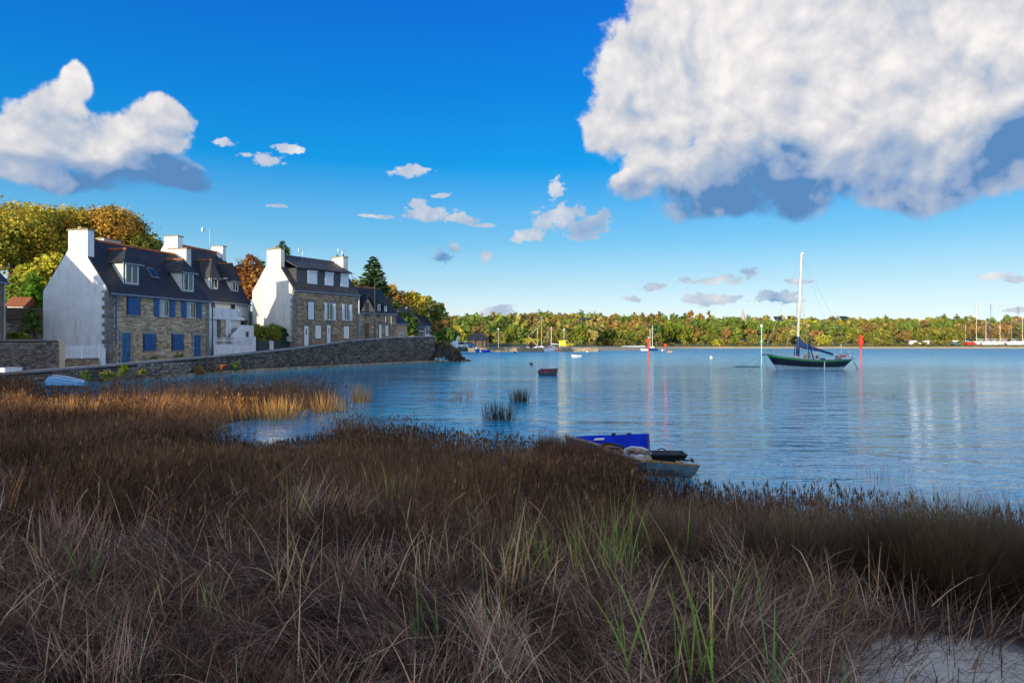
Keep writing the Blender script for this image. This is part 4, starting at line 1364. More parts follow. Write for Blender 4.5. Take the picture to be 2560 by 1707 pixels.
# ---------------------------------------------------------------- blue-white house by the far end of the quay
Fb = Frame(at(1034, 850, 118).x, 118.0, 20.0)
hb = root('blue_fronted_house', 'small grey gabled house with a bright blue ground floor beyond the quay', 'house', (Fb.o.x, Fb.o.y, 0), Fb.rz)
Lb = Fb.front(1062, 830)[0]
zeb = Fb.front(1045, 815)[1]
body(hb, Lb, 6.0, 1.0, zeb, zeb + 3.0, M['stone_brown'])
roof(hb, Lb, 6.0, zeb, zeb + 3.0, M['slate_grey'], over=0.2, ridge=None)
f = MB().box(Lb * 0.15, Lb * 0.85, -0.12, -0.01, 2.4, zeb - 0.8).build('window_band', M['white'], hb)
for i in range(4):
    a = Lb * (0.18 + 0.165 * i)
    MB().box(a, a + Lb * 0.13, -0.14, -0.121, 2.6, zeb - 1.0).build('pane', M['glass'], f)
Fc = Frame(Fb.world(Lb + 0.1, 0.8).x, Fb.world(Lb + 0.1, 0.8).y, 20.0)
hc = root('white_house', 'narrow white house with a blue shop front beside the small grey gabled house', 'house', (Fc.o.x, Fc.o.y, 0), Fc.rz)
Lc = 4.5
body(hc, Lc, 6.0, 1.0, zeb + 0.3, zeb + 3.6, M['render_white'])
roof(hc, Lc, 6.0, zeb + 0.3, zeb + 3.6, M['slate'], over=0.2, ridge=None)
MB().box(0.1, Lc - 0.1, -0.12, -0.01, 1.3, zeb - 2.0).build('shop_front', mat('bright_blue_paint', (0.05, 0.30, 0.62), 0.5), hc)
for i in range(3): window(hc, 0.4 + i * 1.35, 1.4 + i * 1.35, zeb - 1.4, zeb - 0.1, y=-0.03)
p_ = at(1136, 845, 140)
hw = root('white_shed', 'plain white flat roofed shed among the trees at the end of the quay', 'shed', (p_.x, p_.y, 0), 0.2)
MB().box(-0.8, 0.8, 0, 3, 0.8, at(1136, 838, 140).z).build('wall', M['render_white'], hw)
MB().box(-0.9, 0.9, -0.1, 3.1, at(1136, 838, 140).z, at(1136, 838, 140).z + 0.15).build('roof', M['zinc'], hw)
MB().box(-0.3, 0.4, -0.03, -0.001, 1.2, 2.2).build('door', M['shade_white'], hw)

# ---------------------------------------------------------------- waterside pavilion
p_ = at(1193, 868, 176)
pv = root('pavilion', 'open timber pavilion with a dark hipped roof by the parked cars', 'pavilion', (p_.x, 178, 0), 0.1)
s = 178 / FPX
MB().box(-2.1, 2.1, 0, 4, 1.0, 3.0).build('wall', M['wood_old'], pv)
MB().add([(-3.0, -0.8, 3.0), (3.0, -0.8, 3.0), (3.0, 4.8, 3.0), (-3.0, 4.8, 3.0), (-1.0, 2, 4.9), (1.0, 2, 4.9)], [(0, 1, 5, 4), (1, 2, 5), (2, 3, 4, 5), (3, 0, 4), (0, 3, 2, 1)]).build('roof', M['slate'], pv)
for x in (-2.7, -0.9, 0.9, 2.7): MB().box(x - 0.08, x + 0.08, -0.6, -0.45, 1.0, 3.0).build('post', M['wood_old'], pv)

# ---------------------------------------------------------------- garden walls and fences at the left
lw = root('garden_wall', 'old grey stone garden wall left of the picket fence', 'wall')
P0 = at(-30, 900, 41.5); P1 = at(161, 900, 47.6)
dv = P1 - P0; Lw = math.hypot(dv.x, dv.y); aw = math.atan2(dv.y, dv.x)
lw.location = (P0.x, P0.y, 0); lw.rotation_euler = (0, 0, aw)
ztl = at(60, 850, 44.0).z
MB().box(0, Lw, 0.04, 0.45, 0.2, ztl - 0.06).build('wall_core', M['mortar_dark'], lw)
it = courses(0, Lw - 0.5, lambda s: 0.45, lambda s: ztl - 0.04, [], 0.13, 0.30, 0.0, dp=0.16, gap=0.018, rnd=r2)
stones(local_place, it, 'rubble_pale', lw, 300, 0.08)
for i in range(int((Lw) / 0.9)):
    MB().box(i * 0.9, i * 0.9 + 0.885, -0.06, 0.5, ztl - 0.06, ztl + 0.03).build('coping_stone', M['coping'], lw)
MB().box(Lw - 0.5, Lw, -0.05, 0.5, 0.4, ztl + 0.05).build('end_pillar', M['stone'], lw)
pf = root('picket_fence', 'white picket fence with gate on a low stone wall beside the white gable', 'fence')
Q0 = at(163, 900, 47.7); Q1 = at(266, 905, 50.0)
dv = Q1 - Q0; Lp = math.hypot(dv.x, dv.y); ap = math.atan2(dv.y, dv.x)
pf.location = (Q0.x, Q0.y, 0); pf.rotation_euler = (0, 0, ap)
zt_p = at(205, 863, 48.6).z; zb_p = at(205, 895, 48.6).z
Lf = Lp * 0.83
MB().box(0, Lf, 0.04, 0.34, 0.4, zb_p - 0.05).build('low_wall', M['mortar_dark'], pf)
it = courses(0, Lf, lambda s: 0.5, lambda s: zb_p - 0.06, [], 0.14, 0.30, 0.0, dp=0.14, gap=0.018, rnd=r2)
stones(local_place, it, 'stone_brown', pf, 80, 0.08)
MB().box(0, Lf, 0.10, 0.14, zb_p + 0.12, zb_p + 0.20).build('rail', M['white'], pf)
MB().box(0, Lf, 0.10, 0.14, zt_p - 0.24, zt_p - 0.16).build('rail', M['white'], pf)
pk = MB().prism([(-0.035, 0), (0.035, 0), (0.035, 0.88), (0, 0.93), (-0.035, 0.88)], 'y', 0, 0.02).mesh('picket', M['white'])
n = int(Lf / 0.115)
for i in range(n):
    o = link('picket', pk, pf); o.location = (Lf * (i + 0.5) / n, 0.075, zb_p + 0.02); o.scale = (1, 1, (zt_p - zb_p - 0.02) / 0.93)
for x in (0.04, Lf * 0.48, Lf): MB().box(x - 0.06, x + 0.06, 0.06, 0.18, zb_p - 0.05, zt_p + 0.06).build('post', M['white'], pf)
gt = MB().box(Lf + 0.10, Lp - 0.02, 0.10, 0.13, zb_p - 0.75, zb_p - 0.68).box(Lf + 0.10, Lp - 0.02, 0.10, 0.13, zt_p - 0.40, zt_p - 0.33).build('gate', M['white'], pf)
for i in range(5):
    x = Lf + 0.14 + (Lp - Lf - 0.2) * i / 4
    MB().box(x - 0.03, x + 0.03, 0.075, 0.098, zb_p - 0.85, zt_p - 0.22).build('gate_picket', M['white'], gt)

# terraced garden walls behind the grey garden wall
tw = root('retaining_wall', 'dark terraced retaining wall with planks behind the grey garden wall', 'wall', (at(15, 800, 52).x, 52.0, 0), 0.12)
wid = at(116, 800, 53).x - at(15, 800, 52).x + 0.6
ztop = at(60, 769, 52).z
MB().box(0, wid, 0.05, 0.4, 0.8, ztop).build('wall_core', M['mortar_dark'], tw)
it = courses(0, wid, lambda s: 1.0, lambda s: ztop - 0.9, [], 0.18, 0.34, 0.0, dp=0.16, gap=0.02, rnd=r2)
stones(local_place, it, 'rubble_pale', tw, 200, 0.08)
for i in range(4):
    MB().box(0, wid, -0.02, 0.045, ztop - 0.88 + i * 0.22, ztop - 0.68 + i * 0.22).build('plank', M['wood_old'], tw)
ls = root('garden_shed', 'low red tiled shed roof between the green bush and the cypress', 'shed', (at(18, 765, 56).x, 56, 0), 0.12)
zz_ = at(30, 765, 56).z
MB().box(0, 1.2, 0, 2, 2.0, zz_).build('wall', M['render_old'], ls)
MB().prism([(-0.2, zz_), (2.2, zz_), (1.0, zz_ + 0.8)], 'x', -0.2, 1.4).build('roof', M['terracotta'], ls)
wb = root('white_tank', 'low white box-shaped tank at the left end of the quay wall', 'tank', (at(-12, 930, 38.6).x, 38.9, 0), 1.3)
MB().box(0, 1.05, -0.4, 0.4, 0.75, 1.06).build('tank_body', M['white'], wb, bevel=0.03)
MB().box(-0.03, 1.08, -0.43, 0.43, 1.062, 1.10).build('lid', M['shade_white'], wb)

# anthracite planter fence with shrubs by the white gable
fp = root('planter_fence', 'dark grey boarded planter below the sunlit white gable', 'planter')
R0 = at(634, 868, 69.5); R1 = at(727, 871, 71.0)
dv = R1 - R0; Lq = math.hypot(dv.x, dv.y); fp.location = (R0.x, R0.y, 0); fp.rotation_euler = (0, 0, math.atan2(dv.y, dv.x))
zq = at(680, 851, 70.2).z
for i in range(7):
    zz0 = 1.3 + i * 0.22
    if zz0 + 0.2 > zq: break
    for (xa, xb) in ((0, Lq * 0.41), (Lq * 0.54, Lq)):
        MB().box(xa, xb, 0, 0.05, zz0, zz0 + 0.205).build('board', M['anthracite'], fp)
MB().box(Lq * 0.42, Lq * 0.53, -0.05, 0.3, 1.2, zq - 0.05).build('post', M['render_old'], fp)
MB().box(0.02, Lq - 0.02, 0.3, 0.9, 1.2, zq - 0.15).build('soil_box', M['wood_old'], fp)

# flower planters on the pavement
for i, (px, py, Y) in enumerate(((384, 903, 53.6), (449, 893, 57.8))):
    q = at(px, py, Y)
    pr = root('planter', ('stone trough with low plants between the left blue door and the first blue window', 'stone trough with low plants beneath the second closed blue window')[i], 'planter', (q.x, q.y, road_z(q.y)), F1.rz)
    MB().box(-0.38, 0.38, -0.18, 0.18, 0, 0.32).build('trough', M['coping'], pr, bevel=0.02)
    pr['px'] = px

# ---------------------------------------------------------------- lamp posts and aerials
def lamp(label, base, top_z, arm, name='street_lamp', r=0.07, group='street lamps along the quay road'):
    rt = root(name, label, 'street lamp', base, 0, group)
    H = top_z - base[2]
    MB().tube((0, 0, 0), (0, 0, H), r, r * 0.55, 10).build('pole', M['pole'], rt)
    MB().tube((0, 0, 0), (0, 0, 0.9), r * 1.7, r * 1.5, 10).build('pole_base', M['pole'], rt)
    ax, ay, az_ = arm
    MB().path([(0, 0, H * 0.93), (ax * 0.4, ay * 0.4, H * 0.93 + az_ * 0.75), (ax * 0.72, ay * 0.72, H * 0.93 + az_)], r * 0.5).build('arm', M['pole'], rt)
    hd = MB(); n_ = 10
    d = Vector((ax, ay, 0)).normalized(); s_v = Vector((-d.y, d.x, 0))
    rows = []
    for t, wd_, th in ((0.70, 0.04, 0.03), (0.78, 0.16, 0.07), (0.92, 0.20, 0.08), (1.04, 0.12, 0.04)):
        c = Vector((ax * t, ay * t, H * 0.93 + az_))
        rows.append([tuple(c + s_v * wd_ * math.cos(2 * math.pi * i / n_) + Vector((0, 0, th * math.sin(2 * math.pi * i / n_)))) for i in range(n_)])
    hd.grid(rows, close=True).build('lamp_head', M['steel'], rt)
    return rt


b0 = at(531, 890, 61.0); b0.z = road_z(b0.y)
lamp('tall dark street lamp at the right end of the blue-shuttered house', tuple(b0), at(531, 688, 61).z, (at(566, 700, 61).x - b0.x, 0.3, 0.25))
b0 = at(937, 850, 80.5); b0.z = road_z(b0.y)
lamp('tall street lamp in front of the stone cottage with the pointed dormer', tuple(b0), at(937, 698, 80.5).z, (at(962, 712, 80.5).x - b0.x, 0.3, 0.5))
b0 = at(967, 850, 95); b0.z = road_z(b0.y)
lamp('street lamp rising behind the far end of the stone cottage roof', tuple(b0), at(967, 742, 95).z, (at(985, 752, 95).x - b0.x, 0.3, 0.3))
b0 = at(976, 850, 112); b0.z = road_z(b0.y)
lamp('farthest street lamp, its head just clear of the small stone annexe', tuple(b0), at(976, 786, 112).z, (at(988, 790, 112).x - b0.x, 0.3, 0.2))


def aerial(label, base, top, w_, el):
    rt = root('tv_aerial', label, 'aerial', tuple(base), 0, 'television aerials on the roofs')
    H = top.z - base.z
    MB().tube((0, 0, 0), (0, 0, H), 0.025, n=6).build('mast', M['steel'], rt)
    MB().tube((-w_ * 0.45, 0, H - 0.05), (w_ * 0.55, 0.2, H - 0.02), 0.018, n=6).build('boom', M['steel'], rt)
    for i in range(el):
        x = -w_ * 0.45 + w_ * i / (el - 1)
        MB().tube((x, -0.25, H - 0.04), (x, 0.25, H - 0.04), 0.010, n=4).build('element', M['steel'], rt)
    MB().box(-w_ * 0.48, -w_ * 0.44, -0.2, 0.2, H - 0.2, H + 0.15).build('reflector', M['steel'], rt)


aerial('tall television aerial above the right chimney of the white house', at(524, 612, 76), at(524, 574, 76), 1.7, 7)
aerial('thin television aerial between the two left chimneys of the brown stone house', at(756, 660, 76), at(756, 625, 76), 0.8, 5)
aerial('television aerial above the right chimney of the brown stone house', at(855, 670, 79), at(855, 626, 79), 0.9, 6)
aerial('low television aerial at the right end of the brown stone house roof', at(880, 700, 81), at(880, 684, 81), 0.8, 5)


# ================================================================ boats
def loft(t, L, B, sheer, rake, stern_rake, fullness=0.6, transom=0.0, draft=0.25):
    """hull station: t 0 bow .. 1 stern; returns (x_sheer, x_keel, half_beam, z_sheer)"""
    x = -L / 2 + L * t
    b_ = B / 2 * (math.sin(math.pi * min(1.0, t * (1 - transom * 0.42)) ** fullness)) ** 0.75 if t > 0 else 0.0
    zs = sheer[0] * (1 - t) ** 2 + sheer[1] * 2 * t * (1 - t) * 1.0 + sheer[2] * t ** 2
    xk = -L / 2 + rake + (L - rake - stern_rake) * t
    return x, xk, max(0.004, b_), zs


def hull_bands(r, L, B, sheer, rake, stern_rake, bands, fullness=0.6, transom=0.0, draft=0.3, n=22, wl_full=0.86):
    """bands: (name, material, top fraction, bottom fraction) from sheer 1.0 to underwater 0.0"""
    def pt(t, q, side):
        x, xk, b_, zs = loft(t, L, B, sheer, rake, stern_rake, fullness, transom)
        z = -draft + (zs + draft) * q
        qq = q
        xx = xk + (x - xk) * qq ** 1.1
        bb = b_ * (wl_full * 0.35 + (1 - wl_full * 0.35) * math.sin(min(1, qq * 1.05) * math.pi / 2) ** 0.7)
        return (xx, side * bb, z)
    for (nm, mk, q1, q0) in bands:
        mb = MB()
        for side in (-1, 1):
            rows = []
            for i in range(n + 1):
                t = i / n
                rows.append([pt(t, q0 + (q1 - q0) * j / 4, side) for j in range(5)])
            mb.grid(rows)
        rows = [[pt(1.0, q0 + (q1 - q0) * j / 4, -1), pt(1.0, q0 + (q1 - q0) * j / 4, 1)] for j in range(5)]
        mb.grid(rows)
        mb.build(nm, M[mk], r, smooth=False)
    return pt


def rail(r, pts, h, rr, name, mk='steel', posts=True):
    m_ = MB()
    for p in pts:
        if posts: m_.tube(p, (p[0], p[1], p[2] + h), rr, n=5)
    m_.path([(p[0], p[1], p[2] + h) for p in pts], rr, 5)
    return m_.build(name, M[mk], r)


# ---------------------------------------------------------------- big sailing boat
SBX = (2025 - 1280) / FPX * 63.4
sb = root('sailing_boat', 'black sailing boat with green stripe, tall pale mast and blue sail cover', 'sailing boat', (SBX, 63.4, 0), 0.05)


def S(cx, cy):
    """local x and z on the boat from its place in an enlarged view"""
    px, py = 1800 + cx / 4.355, 600 + cy / 4.355
    return (px - 2025) * 63.4 / FPX, EYE - (py - 853.5) * 63.4 / FPX


SHEER = (1.42, 0.68, 0.98)
bands = [('hull', 'black', 0.885, 0.47), ('stripe', 'green_stripe', 0.96, 0.885), ('toe_rail', 'wood_old', 1.0, 0.96), ('boot_stripe', 'boot', 0.47, 0.0)]
hp = hull_bands(sb, 8.25, 2.5, SHEER, 1.15, 1.35, bands, fullness=0.72, draft=0.35, n=30)
rows = []
for i in range(25):
    t = i / 24
    a = hp(t, 0.95, -1); c = hp(t, 0.95, 1)
    rows.append([a, ((a[0] + c[0]) / 2, 0, a[2] + 0.06), c])
MB().grid(rows).build('deck', M['boat_white_shaded'], sb)
# bowsprit
MB().tube((-4.55, 0, 1.40), (-3.4, 0, 1.33), 0.05, 0.07).build('bowsprit', M['wood_old'], sb)
# cabin
x0, _ = S(1200 - 260, 1240); x1, _ = S(1045, 1240)
zc0 = 0.85; zc1 = S(1000, 1222)[1]
MB().hexa([(-1.9, -0.75, zc0), (x0 + 0.2, -0.8, zc0), (x0 + 0.2, 0.8, zc0), (-1.9, 0.75, zc0)], [(-1.7, -0.6, zc0 + 0.38), (x0 + 0.2, -0.65, zc0 + 0.33), (x0 + 0.2, 0.65, zc0 + 0.33), (-1.7, 0.6, zc0 + 0.38)]).build('coachroof', M['boat_white_shaded'], sb)
dh = MB().hexa([(x0, -0.8, zc0 - 0.1), (x1 + 0.1, -0.8, zc0 - 0.15), (x1 + 0.1, 0.8, zc0 - 0.15), (x0, 0.8, zc0 - 0.1)], [(x0 + 0.15, -0.66, zc1), (x1 - 0.12, -0.66, zc1), (x1 - 0.12, 0.66, zc1), (x0 + 0.15, 0.66, zc1)]).build('cabin', M['boat_white_shaded'], sb)
MB().box(x0 + 0.55, x1 - 0.18, -0.80, -0.735, zc0 + 0.22, zc0 + 0.50).build('window', M['glass'], dh)
MB().box(x0 - 1.6, x0 - 1.2, -0.77, -0.70, zc0 + 0.14, zc0 + 0.26).build('porthole', M['glass'], sb)
# mast, leaning a touch
mb_, mt_ = S(838, 1265), S(887, 150)
MB().tube((mb_[0], 0, 0.8), (mt_[0], 0, mt_[1]), 0.115, 0.085, 10).build('mast', M['mast'], sb, smooth=True)
lean = (mt_[0] - mb_[0]) / (mt_[1] - 0.9)


def mx(z): return mb_[0] + lean * (z - 0.9)


MB().tube((mx(2.0), 0, 0.82), (mx(3.05), 0, 3.05), 0.15, 0.14, 10).build('mast_cover', M['navy_cloth'], sb)
MB().box(mt_[0] - 0.10, mt_[0] + 0.16, -0.08, 0.08, mt_[1] - 0.05, mt_[1] + 0.10).build('masthead', M['mast'], sb)
for z in (mt_[1] - 4.4,):
    MB().tube((mx(z) + 0.02, -0.65, z), (mx(z) + 0.02, 0.65, z), 0.025).build('spreader', M['mast'], sb)
# boom with sail cover
top = [(850, 1050), (930, 1128), (1080, 1182), (1235, 1232)]; bot = [(852, 1170), (945, 1190), (1080, 1212), (1235, 1256)]
rows = []
for k in range(13):
    t = k / 12 * 3; i = min(2, int(t)); f_ = t - i
    cxt = top[i][0] + (top[i + 1][0] - top[i][0]) * f_; cyt = top[i][1] + (top[i + 1][1] - top[i][1]) * f_
    cyb = bot[i][1] + (bot[i + 1][1] - bot[i][1]) * f_
    x, zt4_ = S(cxt, cyt); _, zb4_ = S(cxt, cyb)
    wd_ = 0.17 - 0.006 * k; zc_ = (zt4_ + zb4_) / 2; hh = (zt4_ - zb4_) / 2 * (1 + 0.05 * math.sin(k * 2.1))
    rows.append([(x, wd_ * math.cos(2 * math.pi * j / 10) * (1.2 - 0.5 * max(0, math.sin(2 * math.pi * j / 10))), zc_ + hh * math.sin(2 * math.pi * j / 10)) for j in range(10)])
MB().grid(rows, close=True).build('sail_cover', M['navy_cloth'], sb)
xb, zb_ = S(1235, 1245); xe2, ze_2 = S(1285, 1247)
MB().tube((xb - 0.1, 0, zb_), (xe2, 0, ze_2), 0.06).build('boom', M['mast'], sb)
# rigging
st = MB()
tip = (mx(mt_[1] - 0.2), 0, mt_[1] - 0.2); hw = mx(mt_[1] - 4.4)
for (q, r_) in (((-4.4, 0, 1.42), tip), ((4.15, 0.0, 1.0), tip)):
    st.tube(q, r_, 0.010, n=4)
for sd in (-1, 1):
    st.tube((hw + 0.3, sd * 1.12, 1.0), (hw, sd * 0.62, mt_[1] - 4.4), 0.010, n=4).tube((hw, sd * 0.62, mt_[1] - 4.4), tip, 0.010, n=4)
    st.tube((hw - 0.7, sd * 1.1, 1.0), (hw, 0, mt_[1] - 4.3), 0.010, n=4).tube((hw + 1.0, sd * 1.1, 0.95), (hw, 0, mt_[1] - 4.3), 0.010, n=4)
st.tube((-2.6, -0.3, 1.2), (mx(6.0), 0, 6.5), 0.012, n=4).tube((xe2, 0, ze_2), tip, 0.008, n=4)
st.build('rigging', M['steel'], sb)['kind'] = 'stuff'
for (ca, cb) in (((745, 1252), (768, 1150)), ((783, 1252), (790, 1148)), ((903, 1285), (910, 1130)), ((955, 1295), (925, 1135))):
    a = S(*ca); c = S(*cb)
    MB().tube((a[0], -1.1, a[1]), (c[0], -0.85, c[1]), 0.055, 0.05).build('shroud_cover', M['navy_cloth'], sb)
for sd in (-1, 1):
    z = 1.36
    rail(sb, [(-4.05, 0, 1.40), (-3.6, sd * 0.45, 1.25), (-3.1, sd * 0.75, 1.12)], 0.55, 0.022, 'pulpit')
    rail(sb, [(-2.4, sd * 0.95, 1.02), (-1.6, sd * 1.05, 0.95)], 0.50, 0.016, 'stanchion_rail')
    rail(sb, [(0.9, sd * 1.15, 0.82), (1.7, sd * 1.1, 0.84), (2.5, sd * 0.95, 0.88)], 0.45, 0.016, 'stanchion_rail')
    rail(sb, [(3.0, sd * 0.75, 0.92), (3.6, sd * 0.5, 0.98), (4.0, 0, 1.02)], 0.50, 0.022, 'pushpit')
ex = MB(); ball(ex, (3.55, -0.5, 1.25), 0.16); ex.build('fender', M['white'], sb)
MB().box(2.35, 2.75, -0.5, -0.1, 0.95, 1.25).build('locker', M['wood_pale'], sb)
MB().box(0.6, 1.1, -0.7, -0.3, 0.9, 1.08).build('hatch', M['hull_navy'], sb)
MB().tube((3.15, 0.2, 0.95), (3.05, 0.2, 2.35), 0.028).build('flag_staff', M['white'], sb)
MB().tube((3.7, 0, 0.95), (3.75, 0, 1.7), 0.025).build('flag_staff', M['white'], sb)
MB().box(2.9, 3.3, -0.35, 0.1, 1.15, 1.35).build('life_ring_bag', M['red'], sb)
MB().tube((-0.9, -0.6, 1.0), (-0.75, -0.55, 1.35), 0.10, 0.14).build('winch', M['wood_warm'], sb)
MB().path([(2.9, -0.6, 1.35), (3.4, -0.5, 1.4), (4.2, 0, 1.05), (4.35, 0, 0.9)], 0.05).build('tiller', M['mast'], sb)
MB().path([(4.15, 0, 0.75), (4.35, -0.05, 0.35), (4.55, -0.05, -0.1)], 0.03).build('rudder_bar', M['black'], sb)
fx, fz = S(1066, 1305)
MB().tube((fx, -1.27, 0.75), (fx, -1.22, -0.08), 0.045).build('fender_line', M['white'], sb)
for i, (a, c) in enumerate((((-4.45, 0, 1.36), (-9.4, -1.5, 0.02)), ((-4.45, 0, 1.36), (-7.2, -3.6, 0.02)), ((-4.3, 0, 1.2), (-5.2, -3.0, 0.02)))):
    pts = []
    for k in range(9):
        t = k / 8
        pts.append((a[0] + (c[0] - a[0]) * t, a[1] + (c[1] - a[1]) * t, a[2] + (c[2] - a[2]) * t - 0.45 * math.sin(math.pi * t) * 0.6))
    MB().path(pts, 0.014, 4).build('mooring_line', M['rope'], sb)
q = on_ground(1867, 917)
fl = root('floating_spar', 'dark floating spar lying in the water just off the sailing boat bow', 'spar', tuple(q), 0.0)
MB().tube((-1.2, 0, 0.02), (1.4, 0.2, 0.02), 0.06, 0.05).build('spar', M['black'], fl)


def beacon(label, px, py_top, py_base, kind, mk):
    q = on_ground(px, py_base)
    H = (py_base - py_top) * q.y / FPX
    r = root('channel_beacon', label, 'beacon', tuple(q), 0)
    MB().tube((0, 0, -0.4), (0, 0, H), 0.055, n=10).build('pole', M[mk], r)
    if kind == 'can':
        MB().tube((0, 0, H - 0.65), (0, 0, H - 0.05), 0.13, 0.20, 12).build('top_mark', M[mk], r)
        MB().tube((0, 0, H - 0.05), (0, 0, H + 0.18), 0.04).build('lantern', M['white'], r)
    elif kind == 'box':
        MB().box(-0.21, 0.21, -0.18, 0.18, H - 1.05, H - 0.5).box(-0.16, 0.16, -0.13, 0.13, H - 0.40, H).build('top_mark', M[mk], r)
        MB().tube((0, 0, H - 1.6), (0, 0, H - 1.15), 0.05, 0.22, 10).build('bracket', M[mk], r)
    elif kind == 'pole':
        MB().lathe([(0.07, 0), (0.13, 0.05), (0.13, 0.28), (0.07, 0.33)], (0, 0, H), 10).build('lantern', M['white'], r)
        MB().tube((0, 0, H * 0.60), (0, 0, H * 0.60 + 0.18), 0.12, n=10).build('collar', M[mk], r)
    return r


beacon('red channel beacon with can top mark, left of the sailing boat', 1621, 846, 912, 'can', 'red')
beacon('red channel beacon with square top mark, right of the sailing boat stern', 2152, 838, 909, 'box', 'red')
beacon('pale green channel beacon at the bow of the sailing boat', 1904, 818, 912, 'pole', 'pale_green')
q = on_ground(1663, 876)
r = root('channel_beacon', 'small distant red beacon right of the two-masted yacht', 'beacon', tuple(q), 0)
MB().tube((0, 0, -0.3), (0, 0, 1.9), 0.12, n=8).build('pole', M['red'], r)
MB().box(-0.35, 0.35, -0.2, 0.2, 1.3, 1.95).build('top_mark', M['red'], r)

# buoys
for px, py, rad, mk, lb in ((1287, 882, 0.26, 'black', 'dark mooring buoy below the jetty, nearer the quay end'), (1328, 912, 0.20, 'black', 'dark mooring buoy just above the red dinghy'),
                            (1656, 877, 0.33, 'white', 'white mooring buoy beside the small distant red beacon'), (1778, 896, 0.24, 'white', 'white mooring buoy alone midway to the green beacon'),
                            (1468, 880, 0.22, 'white', 'small white buoy below the right end of the jetty')):
    q = on_ground(px, py)
    rt = root('mooring_buoy', lb, 'buoy', tuple(q), 0, 'mooring buoys')
    b_ = MB(); ball(b_, (0, 0, rad * 0.45), rad); b_.build('float', M[mk], rt, smooth=True)
    MB().tube((0, 0, rad * 1.3), (0, 0, rad * 1.7), 0.04).build('ring', M['steel'], rt)
for px, py, mk, lb in ((1675, 881, 'orange', 'low orange and cream float right of the small red beacon'),):
    q = on_ground(px, py)
    rt = root('mooring_raft', lb, 'float', tuple(q), 0)
    MB().box(-0.6, 0.5, -0.4, 0.4, -0.05, 0.35).build('deck', M['orange'], rt, bevel=0.05)
    MB().box(-0.75, -0.62, -0.4, 0.4, -0.05, 0.30).build('bumper', M['wood_pale'], rt)


def small_boat(name, label, cat, loc, rz, L, B, free, hull, inner, rim, bench='wood_old', tilt=0.0, group=None, sheer=1.25, transom=1.0):
    r = root(name, label, cat, loc, rz, group)
    r.rotation_euler = (tilt, 0, rz)
    hp = hull_bands(r, L, B, (free * sheer, free * 0.85, free * 1.0), 0.25 * L / 3, 0.08, [('hull', hull, 1.0, 0.0)], fullness=0.62, transom=transom, draft=0.12, n=14)
    n = 14
    rows = []
    for i in range(n + 1):
        t = 0.02 + 0.96 * i / n
        a = hp(t, 0.96, -1); c = hp(t, 0.96, 1); e_ = hp(t, 0.30, -1); f_ = hp(t, 0.30, 1)
        rows.append([(a[0], a[1] * 0.93, a[2]), (e_[0], e_[1] * 0.85, max(0.03, e_[2])), (f_[0], f_[1] * 0.85, max(0.03, f_[2])), (c[0], c[1] * 0.93, c[2])])
    MB().grid(rows).build('inner_hull', M[inner], r)
    g_ = MB()
    for sd in (-1, 1):
        g_.path([hp(i / n, 1.0, sd) for i in range(n + 1)], 0.032, 6)
    g_.path([hp(1, 1.0, -1), hp(1, 1.0, 1)], 0.032, 6)
    g_.build('gunwale', M[rim], r)
    for t in (0.38, 0.66, 0.93):
        a = hp(t, 0.72, -1); c = hp(t, 0.72, 1)
        MB().box(a[0] - 0.10, a[0] + 0.10, a[1] * 0.93, c[1] * 0.93, a[2] - 0.02, a[2] + 0.015).build('thwart', M[bench], r)
    return r


q = on_ground(1372, 938)
small_boat('dinghy', 'grey dinghy with dark red inside drifting below the jetty', 'dinghy', (q.x, q.y, 0), 2.75, 1.50, 1.0, 0.38, 'dinghy_grey', 'crimson', 'dinghy_grey', 'crimson', tilt=-0.20)
q = on_ground(1440, 893)
small_boat('rowing_boat', 'white rowing boat moored off the right half of the jetty', 'rowing boat', (q.x, q.y, 0), 0.25, 1.7 * 1.0, 1.0, 0.42, 'hull_white', 'wood_pale', 'black')

# upturned pale blue dinghy in the reeds by the wall
q = on_ground(172, 968)
ub_ = root('upturned_dinghy', 'pale blue upturned dinghy in the reeds below the quay wall', 'dinghy', (q.x, q.y, 0.14), -0.35)
rows = []
for i in range(13):
    t = i / 12
    b_ = 0.62 * math.sin(math.pi * min(1, (1 - t) * 0.62 + 0.0001) ** 0.7) ** 0.7 + 0.01
    h_ = 0.50 * (1 - 0.55 * t ** 2)
    rows.append([(-1.25 + 2.5 * t, b_ * math.cos(math.pi * j / 10), h_ * math.sin(math.pi * j / 10) ** 0.75) for j in range(11)])
ps = mat('pale_blue_gelcoat', (0.10, 0.27, 0.45), 0.45, vary=0.1)
MB().grid(rows).add(rows[0], [tuple(range(11))]).build('hull', ps, ub_)
MB().path([(-1.3 + 2.5 * t / 10, 0, 0.50 * (1 - 0.55 * (t / 10) ** 2) + 0.02) for t in range(11)], 0.02).build('keel_strip', M['white'], ub_)
MB().path([rows[i][7] for i in range(13)], 0.018).build('side_strip', M['white'], ub_)

# ---------------------------------------------------------------- old blue rowing boat among the reeds
wrk = root('old_rowing_boat', 'weathered rowing boat with bright blue side half hidden in the reeds', 'rowing boat', (2.3, 13.7, 0))


def wl(px, py, Y):
    p = at(px, py, Y); return (p.x - 2.3, p.y - 13.7, p.z)


